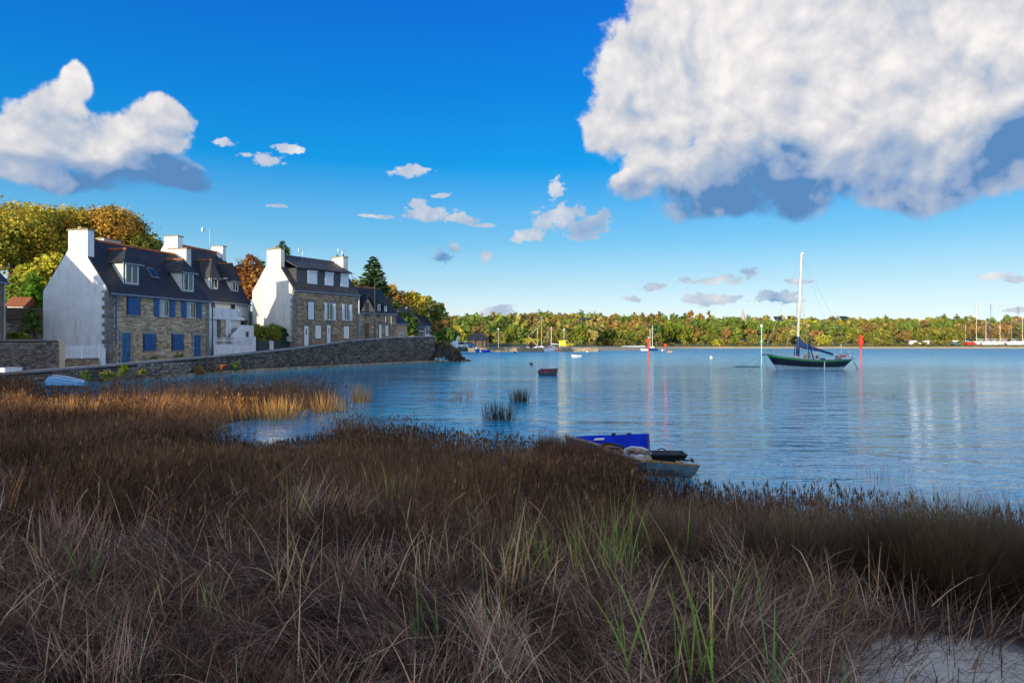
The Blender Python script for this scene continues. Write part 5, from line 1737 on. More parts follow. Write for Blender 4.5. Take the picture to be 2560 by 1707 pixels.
near_top = [wl(1414, 1090, 14.9), wl(1440, 1098, 14.7), wl(1468, 1105, 14.4), wl(1502, 1116, 14.1), wl(1557, 1141, 13.5), wl(1615, 1153, 13.2), wl(1680, 1159, 13.05), wl(1750, 1166, 13.0)]
near_bot = [(a + 0.04, b_ + 0.05, 0.02 if i < 7 else 0.0) for i, (a, b_, c_) in enumerate(near_top)]
near_bot[-1] = wl(1727, 1196, 12.95)
mid_near = [((p[0] + q[0]) / 2, (p[1] + q[1]) / 2 - 0.05, (p[2] + q[2]) / 2) for p, q in zip(near_top, near_bot)]
thk = 0.03
MB().grid([near_top, mid_near, near_bot]).grid([[(x, y + thk, z) for x, y, z in near_top], [(x, y + thk, z) for x, y, z in mid_near], [(x, y + thk, z) for x, y, z in near_bot]]).build('near_side', M['hull_teal'], wrk)
MB().path([(x, y + 0.015, z + 0.01) for x, y, z in near_top[:6]], 0.032).build('gunwale', M['wood_pale'], wrk)
MB().path([(x, y + 0.015, z + 0.01) for x, y, z in near_top[5:]], 0.026).build('gunwale', M['wood_warm'], wrk)
ft_ = [wl(1430, 1092, 14.95), wl(1480, 1089, 14.9), wl(1550, 1087, 14.75), wl(1619, 1084, 14.6)]
fb_ = [(a, b_ - 0.10, 0.05) for a, b_, c_ in ft_]
MB().grid([ft_, fb_]).grid([[(x, y + 0.04, z) for x, y, z in ft_], [(x, y + 0.04, z) for x, y, z in fb_]]).grid([ft_, [(x, y + 0.04, z) for x, y, z in ft_]]).build('far_side', M['hull_blue'], wrk)
e = ft_[-1]
MB().add([e, (e[0] + 0.03, e[1] - 0.02, e[2]), (e[0] + 0.05, e[1] - 0.10, 0.03), (e[0], e[1] - 0.12, 0.03), (e[0], e[1] + 0.08, e[2]), (e[0] + 0.05, e[1] + 0.08, e[2]), (e[0] + 0.07, e[1], 0.03), (e[0], e[1], 0.03)],
         [(0, 1, 2, 3), (4, 5, 6, 7), (0, 1, 5, 4), (1, 2, 6, 5), (2, 3, 7, 6), (3, 0, 4, 7)]).build('end_post', M['hull_navy'], wrk)
for px in (1534, 1573):
    a = wl(px, 1086, 14.72)
    MB().box(a[0] - 0.04, a[0] + 0.04, a[1] - 0.02, a[1] + 0.04, a[2] - 0.02, a[2] + 0.035).build('rowlock', M['black'], wrk)
n0, n1, n2, n3 = wl(1483, 1100.5, 14.80), wl(1506, 1094.5, 14.80), wl(1512, 1094, 14.80), wl(1509, 1099.5, 14.80)
MB().add([n0, wl(1489, 1094.5, 14.80), n2, n3], [(0, 1, 2, 3)]).build('white_plate', M['white'], wrk)
# inside: floor, timber foredeck with cut-out, cross seat
MB().add([near_top[1][:2] + (0.06,), near_top[4][:2] + (0.06,), near_top[7][:2] + (0.05,), (fb_[3][0], fb_[3][1], 0.06), (fb_[0][0], fb_[0][1], 0.06)], [(0, 1, 2, 3, 4)]).build('floor', M['wood_old'], wrk)
c = [wl(1503, 1126, 13.9), wl(1508, 1112, 14.0), wl(1527, 1111, 14.05), wl(1545, 1116, 14.0), wl(1570, 1127, 13.9), wl(1582, 1134, 13.8), wl(1560, 1139, 13.6), wl(1532, 1135, 13.6)]
MB().add(c + [(x, y, z - 0.04) for x, y, z in c], [tuple(range(8)), tuple(range(15, 7, -1))] + [(i, (i + 1) % 8, 8 + (i + 1) % 8, 8 + i) for i in range(8)]).build('bent_seat', M['wood_warm'], wrk)
MB().path([(x, y, z + 0.02) for x, y, z in c[:6]], 0.03).build('seat_edge', M['black'], wrk)
a = wl(1538, 1121, 13.75)
MB().box(a[0] - 0.10, a[0] + 0.08, a[1] - 0.05, a[1] + 0.05, a[2] - 0.01, a[2] + 0.03).build('seat_slot', M['black'], wrk)
c = wl(1600, 1152, 13.3); e = wl(1628, 1135, 13.3); f_ = wl(1557, 1141, 13.55); h_ = wl(1632, 1153, 13.2)
MB().add([f_, wl(1590, 1143, 13.5), e, h_, wl(1590, 1158, 13.15), (f_[0], f_[1], f_[2] - 0.1)], [(0, 1, 2, 3, 4, 5)]).build('side_panel', M['wood_pale'], wrk)

# things lying in the old boat
q = at(1667, 1143, 13.45)
tb = root('black_tub', 'black plastic tub with handle standing in the old rowing boat', 'tub', (q.x, q.y, at(1667, 1157, 13.45).z - 0.02), -0.05)
hh = at(1667, 1130, 13.45).z - at(1667, 1157, 13.45).z
o1 = [(-0.27, -0.17), (0.27, -0.17), (0.27, 0.17), (-0.27, 0.17)]; o2 = [(-0.35, -0.23), (0.35, -0.23), (0.35, 0.23), (-0.35, 0.23)]
MB().hexa([(x, y, 0) for x, y in o1], [(x, y, 0.02) for x, y in o1]).grid([[(x, y, 0.0) for x, y in o1], [(x, y, hh) for x, y in o2], [(x * 0.95, y * 0.93, hh) for x, y in o2], [(x * 0.94, y * 0.92, 0.03) for x, y in o1]], close=True).build('tub_body', M['tub'], tb)
MB().path([(x, y, hh) for x, y in o2 + o2[:1]], 0.018).build('rim', M['tub'], tb)
MB().path([(-0.25 + 0.28 * t / 8, -0.05, hh + 0.10 * math.sin(math.pi * t / 8)) for t in range(9)], 0.012).build('handle', M['tub'], tb)
q = at(1592, 1134, 13.7)
bk = root('round_basket', 'pale round basket with brown lining beside the black tub', 'basket', (q.x, q.y, q.z - 0.12), 0)
bk.rotation_euler = (0.28, 0.0, 0.1); bk.scale = (0.85, 0.85, 0.85)
MB().lathe([(0.20, 0.0), (0.29, 0.12), (0.31, 0.17), (0.27, 0.17), (0.25, 0.10), (0.18, 0.02)], (0, 0, 0), 18).build('basket_body', M['wood_pale'], bk)
MB().lathe([(0.001, 0.09), (0.25, 0.10), (0.25, 0.105), (0.001, 0.095)], (0, 0, 0), 18).build('lining', M['wood_old'], bk)
MB().path([(0.31 * math.cos(t * math.pi / 9), 0.31 * math.sin(t * math.pi / 9), 0.18 + 0.01 * math.sin(t * 3)) for t in range(19)], 0.028).build('rim', M['boot'], bk)
q = at(1570, 1142, 13.45)
rp = root('rope_coil', 'pale blue-white crumpled rope below the round basket', 'rope', (q.x, q.y, q.z))
MB().path([(-0.12 + 0.07 * t, 0.03 * math.sin(t * 1.9), 0.02 + 0.02 * math.cos(t * 2.3)) for t in range(8)], 0.024).build('rope_strand', M['boot'], rp)
q = at(1716, 1156, 13.1)
an_ = root('anchor', 'small dark anchor with tangled tackle at the right end of the old boat', 'anchor', (q.x, q.y, q.z - 0.02))
MB().path([(-0.14, 0, 0.08), (0.10, 0, 0.05)], 0.018).path([(0.10, -0.07, 0.10), (0.13, 0, 0.03), (0.10, 0.07, 0.10)], 0.015).build('shank', M['black'], an_)
MB().path([(-0.2 + 0.05 * t, 0.04 * math.sin(t * 2.2), 0.02 + 0.03 * abs(math.cos(t * 1.7))) for t in range(9)], 0.012).build('tackle', M['white_rope'], an_)

# ================================================================ jetty and what is on it
JY = 172.0
jA = at(1180, 880, JY); jB = at(1495, 880, JY)
jt = root('jetty', 'long pale stone jetty reaching out from the village across the water', 'jetty', (jA.x, JY, 0))
JL = jB.x - jA.x; JZ = 0.98
MB().box(-1.0, JL, 0.25, 9.0, -0.5, JZ - 0.16).build('core', M['mortar'], jt)
rj = random.Random(5)
for row, (z0, z1) in enumerate(((-0.1, 0.28), (0.29, 0.56), (0.57, 0.82))):
    x = -1.0
    while x < JL - 0.1:
        l = min(rj.uniform(0.8, 1.7), JL - x)
        o = link('stone', (_stone_cache.setdefault('jet', [stone_mesh('stone', M['quay'], 0.02) for _ in range(6)]))[rj.randrange(6)], jt)
        o.location = (x + l / 2, 0.12 + rj.uniform(-0.03, 0.03), (z0 + z1) / 2); o.scale = (l - 0.05, 0.30, z1 - z0 - 0.02)
        x += l
x = -1.0
while x < JL - 0.1:
    l = min(1.9, JL - x)
    MB().box(x, x + l - 0.03, -0.12, 1.0, JZ - 0.158, JZ + 0.02).build('coping_stone', M['quay'], jt); x += l
MB().box(-1.0, JL, 1.0, 9.0, JZ - 0.158, JZ - 0.02).build('deck', M['concrete'], jt)
px0, px1 = JL - 2.3, JL - 0.2
for i in range(5): MB().box(px0 + (px1 - px0) * i / 4 - 0.04, px0 + (px1 - px0) * i / 4 + 0.04, 0.6, 0.68, JZ, JZ + 0.95).build('rail_post', M['wood_old'], jt)
for z in (0.45, 0.9): MB().box(px0, px1, 0.61, 0.67, JZ + z - 0.04, JZ + z + 0.04).build('rail', M['wood_old'], jt)
# jetty lamps
for px, pyt, pyb, lb in ((1246, 825, 870, 'jetty lamp post behind the left half of the jetty'), (1410, 826, 868, 'white-headed lamp post behind the yellow pickup'), (1546, 843, 860, 'short lamp post on the park lawn right of the jetty')):
    Y = 181 if px < 1500 else 235
    p_ = at(px, pyb, Y); tp = at(px, pyt, Y)
    rt = root('lamp_post', lb, 'lamp post', (p_.x, Y, 0.9 if px < 1500 else 1.0), 0, 'lamp posts on the far quay')
    H = tp.z - 0.9
    MB().tube((0, 0, 0), (0, 0, H), 0.07, 0.05).build('pole', M['steel'], rt)
    MB().lathe([(0.08, 0), (0.28, 0.10), (0.24, 0.35), (0.08, 0.45)], (0, 0, H), 8).build('lantern', M['shade_white'], rt)


def car(label, X, Y, Z, rz, mk, L=4.1, W=1.7, H=1.45, van=False):
    r = root('parked_car' if not van else 'pickup_van', label, 'car' if not van else 'van', (X, Y, Z), rz, None if van else 'cars parked at the end of the quay')
    if not van:
        prof = [(-L / 2, 0.30), (-L / 2, 0.72), (-L / 2 + 0.9, 0.86), (-L / 2 + 1.5, H), (L / 2 - 1.1, H), (L / 2 - 0.25, 0.9), (L / 2, 0.75), (L / 2, 0.30)]
        glassp = [(-L / 2 + 1.05, 0.90), (-L / 2 + 1.55, H - 0.08), (L / 2 - 1.15, H - 0.08), (L / 2 - 0.45, 0.92)]
    else:
        prof = [(-L / 2, 0.35), (-L / 2, 1.9), (-0.2, 1.95), (0.35, 1.9), (0.85, 1.25), (L / 2, 1.1), (L / 2, 0.35)]
        glassp = [(-0.1, 1.2), (-0.1, 1.75), (0.30, 1.75), (0.70, 1.22)]
    MB().prism(prof, 'y', -W / 2, W / 2).build('body', M[mk], r, bevel=0.06)
    MB().prism(glassp, 'y', -W / 2 - 0.012, W / 2 + 0.012).build('window', M['glass'], r)
    for sx in (-1, 1):
        for sy in (-1, 1):
            wh = MB().tube((sx * L * 0.31, sy * (W / 2 - 0.16), 0.31), (sx * L * 0.31, sy * (W / 2 + 0.03), 0.31), 0.31, n=14).build('wheel', M['rubber'], r)
            MB().tube((sx * L * 0.31, sy * (W / 2 + 0.03), 0.31), (sx * L * 0.31, sy * (W / 2 + 0.045), 0.31), 0.18, n=12).build('rim', M['steel'], wh)
    for sy in (-1, 1):
        MB().box(L / 2 - 0.06, L / 2 + 0.01, sy * W * 0.38 - 0.15, sy * W * 0.38 + 0.15, 0.62, 0.76).build('headlight', M['white'], r)
    return r


c1_ = at(1122, 866, 150); c2_ = at(1149, 866, 154); c3_ = at(1167, 866, 158)
car('dark blue parked car at the left end of the row beyond the quay', c1_.x, 150, 1.06, 0.25, 'car_blue')
car('silver parked car in the middle of the row beyond the quay', c2_.x, 152, 1.06, 0.1, 'car_silver')
car('blue parked car at the right end of the row by the pavilion', c3_.x, 157, 1.05, 0.3, 'car_blue')
vp = at(1415, 871, 175)
car('bright yellow van parked on the jetty behind the white fishing boat', vp.x, 175, JZ - 0.02, 0.0, 'yellow', L=3.6, W=1.7, van=True)


def yacht(label, X, Y, L, free, mh, hull, mastmk, rz=0.0, lean=0.0, mast_x=-0.1, boom=True, cover='navy_cloth', base=0.0, cat='yacht', group=None, cabin=True, name='yacht', second=None, beam=None):
    r = root(name, label, cat, (X, Y, base), rz, group)
    B = beam or L * 0.30
    hp = hull_bands(r, L, B, (free * 1.25, free * 0.95, free * 1.02), L * 0.12, L * 0.05, [('hull', hull, 1.0, 0.12)], fullness=0.7, transom=0.6, draft=0.2, n=12)
    rows = []
    for i in range(11):
        a = hp(i / 10, 0.97, -1); c = hp(i / 10, 0.97, 1); rows.append([a, c])
    MB().grid(rows).build('deck', M['hull_white'], r)
    if cabin:
        z = free * 0.9
        MB().hexa([(-L * 0.22, -B * 0.28, z), (L * 0.16, -B * 0.30, z), (L * 0.16, B * 0.30, z), (-L * 0.22, B * 0.28, z)],
                  [(-L * 0.15, -B * 0.22, z + 0.45), (L * 0.14, -B * 0.25, z + 0.55), (L * 0.14, B * 0.25, z + 0.55), (-L * 0.15, B * 0.22, z + 0.45)]).build('cabin', M['hull_white'], r)
        MB().box(-L * 0.10, L * 0.10, -B * 0.295, -B * 0.27, z + 0.15, z + 0.32).build('window', M['glass'], r)
    if mh:
        xm = mast_x * L
        MB().tube((xm, 0, free * 0.8), (xm + lean * mh, 0, mh), 0.09, 0.065, 8).build('mast', M[mastmk], r)
        g_ = MB().tube((-L / 2, 0, free * 1.25), (xm + lean * mh, 0, mh), 0.022, n=4).tube((L / 2, 0, free), (xm + lean * mh, 0, mh), 0.022, n=4)
        g_.build('stay', M['steel'], r)['kind'] = 'stuff'
        if boom:
            MB().tube((xm, 0, free + 1.1), (xm + L * 0.38, 0, free + 0.95), 0.14, 0.09, 8).build('boom_cover', M[cover], r)
    if second:
        x2, h2_ = second
        MB().tube((x2, 0, free * 0.8), (x2, 0, h2_), 0.075, 0.06, 8).build('mast', M[mastmk], r)
    return r


def yz(px, py, Y): return at(px, py, Y)


# at the jetty
p_ = at(1380, 877, 168)
y1 = yacht('white and red fishing boat moored at the jetty below the yellow van', p_.x, 168, 4.6, 0.75, 0, 'hull_white', 'mast', cabin=False, cat='fishing boat', name='fishing_boat')
MB().box(-0.6, 0.2, -0.5, 0.5, 0.6, 1.55).build('wheelhouse', M['hull_white'], y1)
MB().box(-0.45, 0.05, -0.52, -0.501, 1.1, 1.4).build('window', M['glass'], y1)
MB().box(0.7, 1.9, -0.6, 0.6, 0.6, 0.95).build('net_pile', M['orange'], y1)
MB().box(-0.9, -0.6, -0.3, 0.3, 0.75, 1.5).build('red_locker', M['red'], y1)
MB().box(0.5, 2.28, -0.71, -0.66, 0.30, 0.52).build('rubbing_strake', M['red'], y1)
p_ = at(1357, 868, 176)
y2 = yacht('old boat with a tall golden mast and yellow derrick behind the jetty', p_.x - 0.6, 183, 7.0, 0.9, at(1357, 790, 183).z, 'hull_white', 'mast_wood', mast_x=0.0857, boom=False, name='old_boat', cat='boat', cabin=True)
a = Vector((-2.6, 0, at(1342, 863, 183).z)); c = Vector((at(1320, 840, 183).x - (p_.x - 0.6), 0, at(1320, 840, 183).z))
MB().tube((at(1343, 862, 183).x - (p_.x - 0.6), 0, 1.5), (c.x, 0, c.z), 0.10).build('derrick', M['mast_wood'], y2)
MB().tube((c.x, 0, c.z), (at(1349, 815, 183).x - (p_.x - 0.6), 0, at(1349, 815, 183).z), 0.035).build('derrick_stay', M['steel'], y2)
MB().tube((at(1343, 862, 183).x - (p_.x - 0.6), 0, 1.4), (at(1344, 820, 183).x - (p_.x - 0.6), 0, at(1344, 820, 183).z), 0.05).build('derrick_post', M['mast'], y2)
p_ = at(1384, 870, 170)
yacht('small sailing boat with slanting stay between golden mast and yellow van', p_.x + 0.2, 183.5, 6.0, 0.85, at(1383, 816, 183).z, 'hull_white', 'mast', mast_x=0.0, boom=True, cover='hull_white', name='sailing_boat', cat='sailing boat')
p_ = at(1328, 868, 174)
rb = root('red_sail_bundle', 'crimson wrapped sail bundle standing on the jetty left of the golden mast', 'sail bundle', (p_.x, 175, JZ - 0.02))
MB().lathe([(0.30, 0), (0.36, 0.3), (0.33, 0.8), (0.22, 1.2), (0.08, 1.5)], (0, 0, 0), 9).build('wrapped_cloth', M['crimson'], rb)
p_ = at(1192, 880, 166)
y3 = yacht('pale blue boat with a steeply raked mast at the left end of the jetty', p_.x, 166, 2.6, 0.75, 0, 'car_blue', 'mast', rz=1.2, cabin=True, name='small_boat', cat='boat')
y3m = MB().tube((0.2, 0, 0.6), (-0.1, -1.7, 4.1), 0.07, 0.05)
y3m.build('mast', M['steel'], y3)
p_ = at(1214, 878, 167)
yacht('low bright blue boat beside the pale blue boat at the jetty', p_.x, 167, 2.4, 0.5, 0, 'hull_blue', 'mast', cabin=False, name='small_boat', cat='boat')
# two-masted yacht and pontoon
p_ = at(1631, 877, 190)
yacht('blue yacht with two slim pale masts beyond the left red beacon', p_.x, 190, 2.9, 0.7, at(1631, 814, 190).z, 'hull_navy', 'mast', mast_x=0.0, boom=False, second=(-0.65, at(1625, 823, 190).z), beam=1.5)
p_ = at(1585, 872, 205)
pn = root('white_barge', 'long low white barge moored left of the two-masted yacht', 'barge', (p_.x, 207, 0))
MB().prism([(-3.4, 0.1), (3.2, 0.1), (3.6, 1.25), (-3.5, 1.2)], 'y', -1, 1).build('hull', M['hull_white'], pn)
MB().box(-3.3, 3.3, -1.02, -1.001, 0.25, 0.75).build('dark_opening', M['wood_old'], pn)
p_ = at(1611, 875, 190)
small_boat('tender', 'small white tender between the barge and the two-masted yacht', 'tender', (p_.x, 190, 0), 0.0, 2.2, 1.0, 0.5, 'hull_white', 'hull_white', 'hull_white')

# marina at the right edge
MAR = [(2441, 757, 8.5, 'hull_white', 'mast', 'white yacht with the tallest white mast at the left of the boatyard'), (2414, 812, 4.5, 'hull_navy', 'mast', 'low navy boat with a short pale mast at the left edge of the boatyard'),
       (2477, 760, 7.5, 'hull_white', 'hull_navy', 'yacht with a dark blue mast, second tall mast of the boatyard'), (2500, 757, 8.5, 'hull_white', 'mast', 'white yacht between the dark blue mast and the right edge'),
       (2545, 764, 7.5, 'hull_navy', 'pole', 'yacht with dark mast near the right edge of the view'), (2465, 800, 5.0, 'hull_white', 'mast', 'small yacht with thin pale mast behind the tall white-masted yacht'),
       (2529, 796, 6.0, 'hull_white', 'steel', 'white yacht with grey mast between two taller masts'), (2556, 785, 7.0, 'hull_white', 'mast', 'white yacht cut by the right edge of the view')]
for px, pyt, L, hm_, mm_, lb in MAR:
    Y = 268 + (px * 7) % 9
    p_ = at(px, 850, Y)
    yacht(lb, p_.x + 0.08 * L, Y, L, 1.1, at(px, pyt, Y).z - 1.3, hm_, mm_, rz=0.1, mast_x=-0.08, base=1.3, group='yachts laid up in the boatyard on the far shore', cover='hull_white' if hm_ != 'hull_navy' else 'navy_cloth')
for px, mk, lb in ((2295, 'hull_white', 'first white camper among the far shore trees'), (2330, 'hull_white', 'second white camper right of the first one on the far shore'),
                   (2378, 'car_blue', 'dark blue parked car left of the far boatyard'), (2400, 'hull_white', 'white parked van at the left edge of the far boatyard'), (2426, 'red', 'red parked car below the left yachts of the boatyard')):
    p_ = at(px, 856, 262)
    rr_ = car(lb, p_.x, 262 if mk != 'hull_white' else 264, 1.05, 0.05, mk, L=3.8, van=(mk == 'hull_white'))
    rr_['group'] = 'vehicles parked on the far shore'

# white houses glimpsed on the wooded hill
for px, py, Y, w_, lb in ((1445, 806, 330, 8, 'dark roofed house showing on the wooded hill above the big green tree'), (1478, 804, 350, 7, 'white house among the trees right of the dark roofed house'),
                      (1234, 798, 360, 5, 'cream house half hidden on the hill at the left'), (1939, 800, 400, 5, 'white gabled house on the hill left of the sailing boat mast'), (1974, 799, 400, 5, 'white gabled house on the hill just left of the mast top rigging'),
                      (2105, 799, 410, 5, 'small white house on the hill right of the sailing boat mast')):
    p_ = at(px, py, Y)
    r = root('hillside_house', lb, 'house', (p_.x, Y, p_.z - 5.5), 0.15, 'white houses on the wooded hill')
    body(r, w_, 6, 0, 5.0, 7.6, M['render_white']); roof(r, w_, 6, 5.0, 7.6, M['slate'], ridge=None)
    window(r, 1.0, 2.0, 3.2, 4.5, y=-0.05)
p_ = at(1858, 770, 420)
r = root('church_spire', 'thin stone church spire above the wooded ridge', 'spire', (p_.x, 420, 8))
MB().box(-1.5, 1.5, -1.5, 1.5, 0, p_.z - 8 - 7).build('tower', M['granite'], r)
MB().tube((0, 0, p_.z - 8 - 7), (0, 0, p_.z - 8), 1.5, 0.05, 8).build('spire', M['granite'], r)


# ================================================================ vegetation
GOLD = [(0.26, 0.20, 0.025), (0.19, 0.18, 0.03), (0.12, 0.14, 0.03), (0.30, 0.21, 0.03)]
OCHRE = [(0.24, 0.135, 0.03), (0.18, 0.115, 0.03), (0.13, 0.11, 0.03), (0.27, 0.17, 0.03)]
OLIVE = [(0.13, 0.14, 0.03), (0.09, 0.115, 0.03), (0.17, 0.15, 0.035)]
DEEP = [(0.035, 0.075, 0.02), (0.05, 0.10, 0.025), (0.08, 0.11, 0.025)]
BRIGHT = [(0.105, 0.145, 0.022), (0.08, 0.125, 0.02), (0.15, 0.165, 0.025)]
COPPER = [(0.19, 0.075, 0.03), (0.14, 0.05, 0.025), (0.22, 0.12, 0.035)]
PINE = [(0.10, 0.145, 0.030), (0.075, 0.115, 0.028), (0.13, 0.165, 0.035)]
FIR = [(0.045, 0.085, 0.03), (0.07, 0.11, 0.035), (0.035, 0.065, 0.03)]
RUST = [(0.19, 0.115, 0.045), (0.16, 0.10, 0.04), (0.15, 0.12, 0.045)]
YELLOW = [(0.34, 0.28, 0.03), (0.26, 0.24, 0.03), (0.20, 0.21, 0.03)]
CYP = [(0.06, 0.14, 0.012), (0.08, 0.17, 0.015), (0.04, 0.10, 0.012)]
BROWN = [(0.135, 0.11, 0.045), (0.11, 0.09, 0.038), (0.15, 0.13, 0.045)]


def leaf_arrays(lobes, n, size, pal, seed, per=26, spread=0.22, up=0.35, inner=0.68):
    r = np.random.default_rng(seed)
    L = np.array(lobes, dtype=float)
    wgt = (L[:, 3] * L[:, 4] * L[:, 5]) ** (2 / 3); wgt /= wgt.sum()
    K = max(6, n // per)
    li = r.choice(len(L), K, p=wgt)
    d = r.normal(size=(K, 3)); d[:, 2] += up * np.abs(r.normal(size=K)); d /= np.linalg.norm(d, axis=1)[:, None]
    rad = r.uniform(inner, 1.06, K)[:, None]
    cc = L[li, :3] + d * rad * L[li, 3:6]
    pal = np.array(pal)
    pal = np.minimum(pal * np.array([2.25, 2.1, 1.6]), 0.62)
    ccol = pal[r.integers(0, len(pal), K)] * r.uniform(0.75, 1.25, (K, 1))
    ci = r.integers(0, K, n)
    sig = (L[li[ci], 3:6].mean(1) * spread)[:, None]
    c = cc[ci] + np.clip(r.normal(size=(n, 3)), -1.6, 1.6) * sig
    out = d[ci]
    nrm = out * 0.9 + r.normal(size=(n, 3)) * 0.7
    nrm /= np.linalg.norm(nrm, axis=1)[:, None]
    a = np.cross(nrm, r.normal(size=(n, 3))); a /= np.linalg.norm(a, axis=1)[:, None]
    b_ = np.cross(nrm, a)
    s = size * r.uniform(0.55, 1.45, (n, 1))
    a = a * s * 0.5; b_ = b_ * s * 0.5 * r.uniform(0.5, 1.0, (n, 1))
    V = np.stack([c - a, c - b_ * 0.9 + a * 0.1, c + a, c + b_], 1).reshape(-1, 3)
    F = np.arange(n * 4).reshape(n, 4)
    col = np.repeat(ccol[ci] * r.uniform(0.8, 1.2, (n, 1)), 4, 0)
    return V, F, col


def crown_mesh(name, *a, **k):
    V, F, c = leaf_arrays(*a, **k)
    return np_mesh(name, V, F, M['leaf'], c)


def rand_lobes(w, h, z0, k, seed, flat=1.0, depth=0.9):
    """lobes filling an egg of width w and height h standing on z0"""
    r = random.Random(seed); L = [(0, 0, z0 + h * 0.5, w * 0.33, w * 0.33 * depth, h * 0.40)]
    for i in range(k):
        a = r.uniform(0, 2 * math.pi); e = r.uniform(-0.75, 1.0)
        ce = math.sqrt(max(0.05, 1 - e * e))
        rr = r.uniform(0.20, 0.30)
        L.append((math.cos(a) * ce * w * 0.5 * (1 - rr), math.sin(a) * ce * w * 0.5 * depth * (1 - rr), z0 + h * 0.5 + e * h * 0.5 * (1 - rr), w * rr * 0.8, w * rr * 0.8, h * rr * 0.7 * flat))
    return L


def limbs(mb, base, h, r0, n, w, seed, start=0.45):
    r = random.Random(seed)
    x, y, z = base
    p = Vector(base); k = 5
    for i in range(k):
        q = p + Vector((r.uniform(-0.04, 0.04) * h, r.uniform(-0.04, 0.04) * h, h / k))
        mb.tube(p, q, r0 * (1 - 0.7 * i / k), r0 * (1 - 0.7 * (i + 1) / k), 7); p = q
    for i in range(n):
        t = r.uniform(start, 0.95); a = r.uniform(0, 6.28)
        s_ = Vector((x, y, z + h * t)); e_ = s_ + Vector((math.cos(a) * w * 0.40, math.sin(a) * w * 0.40, h * r.uniform(0.12, 0.35)))
        m_ = (s_ + e_) / 2 + Vector((0, 0, h * 0.05))
        mb.tube(s_, m_, r0 * 0.4, r0 * 0.25, 5).tube(m_, e_, r0 * 0.25, r0 * 0.08, 5)
    return mb


def tree(label, px, py_top, py_bot, wpx, Y, pal, n=6000, size=0.42, name='tree', cat='tree', group=None, lobes=9, trunk_mat='bark', seed=None, flat=1.0, ground=None, crown0=0.12, **kw):
    seed = seed if seed is not None else int(px * 13 + Y)
    top = at(px, py_top, Y); w_ = wpx * Y / FPX
    zb_ = ground if ground is not None else land_z(top.x, Y)
    zc = max(zb_ + (top.z - zb_) * crown0, at(px, py_bot, Y).z)
    r = root(name, label, cat, (top.x, Y, zb_), 0, group)
    H = top.z - zb_; zc -= zb_
    limbs(MB(), (0, 0, -0.3), H * 0.85 + 0.3, 0.03 * H + 0.04, 7, w_, seed).build('trunk', M[trunk_mat], r)
    link('crown', crown_mesh('crown', rand_lobes(w_, H - zc, zc, lobes, seed, flat), n, size, pal, seed, **kw), r)
    return r


G1 = 'autumn trees on the rise behind the houses'
tree('large golden tree at the left edge behind the garden walls', 20, 500, 700, 250, 74, GOLD, 24000, 0.30, group=G1)
tree('tall yellow-olive tree just left of the tall white chimney', 135, 512, 700, 200, 78, GOLD, 21000, 0.30, group=G1)
tree('brown-gold tree behind the tall white chimney', 235, 520, 680, 210, 80, OCHRE, 21000, 0.30, group=G1)
tree('dark olive tree sloping down behind the stone house ridge', 320, 540, 680, 170, 82, OLIVE, 15000, 0.30, group=G1)
tree('small dark green tree at the right end of the row behind the ridge', 372, 588, 690, 70, 84, DEEP, 4000, 0.36, group=G1)
tree('bright yellow-green tree low behind the white gable', 130, 640, 770, 150, 64, YELLOW, 7000, 0.34, group=G1)
tree('low green bush left of the cypress', 40, 695, 770, 70, 62, BRIGHT, 3500, 0.28, name='bush', cat='bush', crown0=0.05)
tree('copper-leaved tree between the white house and the sunlit gable', 622, 640, 770, 78, 92, COPPER, 4500, 0.36, inner=0.5, group=G1)
tree('yellow-green tree behind the copper-leaved tree', 608, 690, 800, 60, 94, GOLD, 3500, 0.36, group=G1)
tree('small green-topped tree right of the copper tree', 648, 650, 720, 30, 95, BRIGHT, 1200, 0.30, crown0=0.6, group=G1)
tree('golden tree right of the big fir above the cottage roof', 985, 712, 830, 80, 125, OCHRE, 4500, 0.5, group=G1)
tree('broad golden oak at the end of the houses', 1035, 728, 840, 105, 128, GOLD, 7000, 0.5, group=G1)
tree('light airy green tree hanging over the bend of the quay', 1092, 755, 850, 62, 130, OLIVE, 2600, 0.42, inner=0.45, group=G1)
tree('dark green tree standing in front of the golden oak', 1015, 780, 850, 55, 112, DEEP, 3500, 0.42, group=G1)
tree('low orange-tinted tree above the end of the quay wall', 1108, 800, 850, 62, 118, RUST, 3000, 0.42, group=G1)
tree('dark shrubby tree beside the white shed', 1120, 822, 862, 60, 112, DEEP, 3000, 0.40, group=G1)
tree('grey-green shrub behind the stone cottage roof', 915, 700, 800, 120, 110, OLIVE, 4500, 0.42, group=G1)

sq = Vector((-42.2, 26.4))
sh = root('slender_tree', 'slender tree left of the view whose shade falls on the white gable', 'tree', (sq.x, sq.y, land_z(sq.x, sq.y)))
limbs(MB(), (0, 0, -0.3), 11, 0.22, 5, 4, 77).build('trunk', M['bark'], sh)
link('crown', crown_mesh('crown', rand_lobes(4.4, 9.0, 5.0, 8, 78), 5200, 0.45, OLIVE, 79), sh)
# bare twigs above the copper tree
q = at(622, 665, 92)
tw_ = root('bare_twigs', 'bare purple-grey twigs standing above the copper-leaved tree', 'branches', (q.x, 92, q.z - 3))
rt_ = random.Random(3); mb = MB()
for i in range(60):
    a = rt_.uniform(0, 6.28); e = rt_.uniform(0.1, 0.6)
    mb.tube((0.3 * math.cos(a), 0.3 * math.sin(a), 1.5), (math.cos(a) * 3.6 * e, math.sin(a) * 3.6 * e, rt_.uniform(3.2, 4.6)), 0.035, 0.012, 3, False)
mb.build('twigs', M['bark'], tw_)['kind'] = 'stuff'


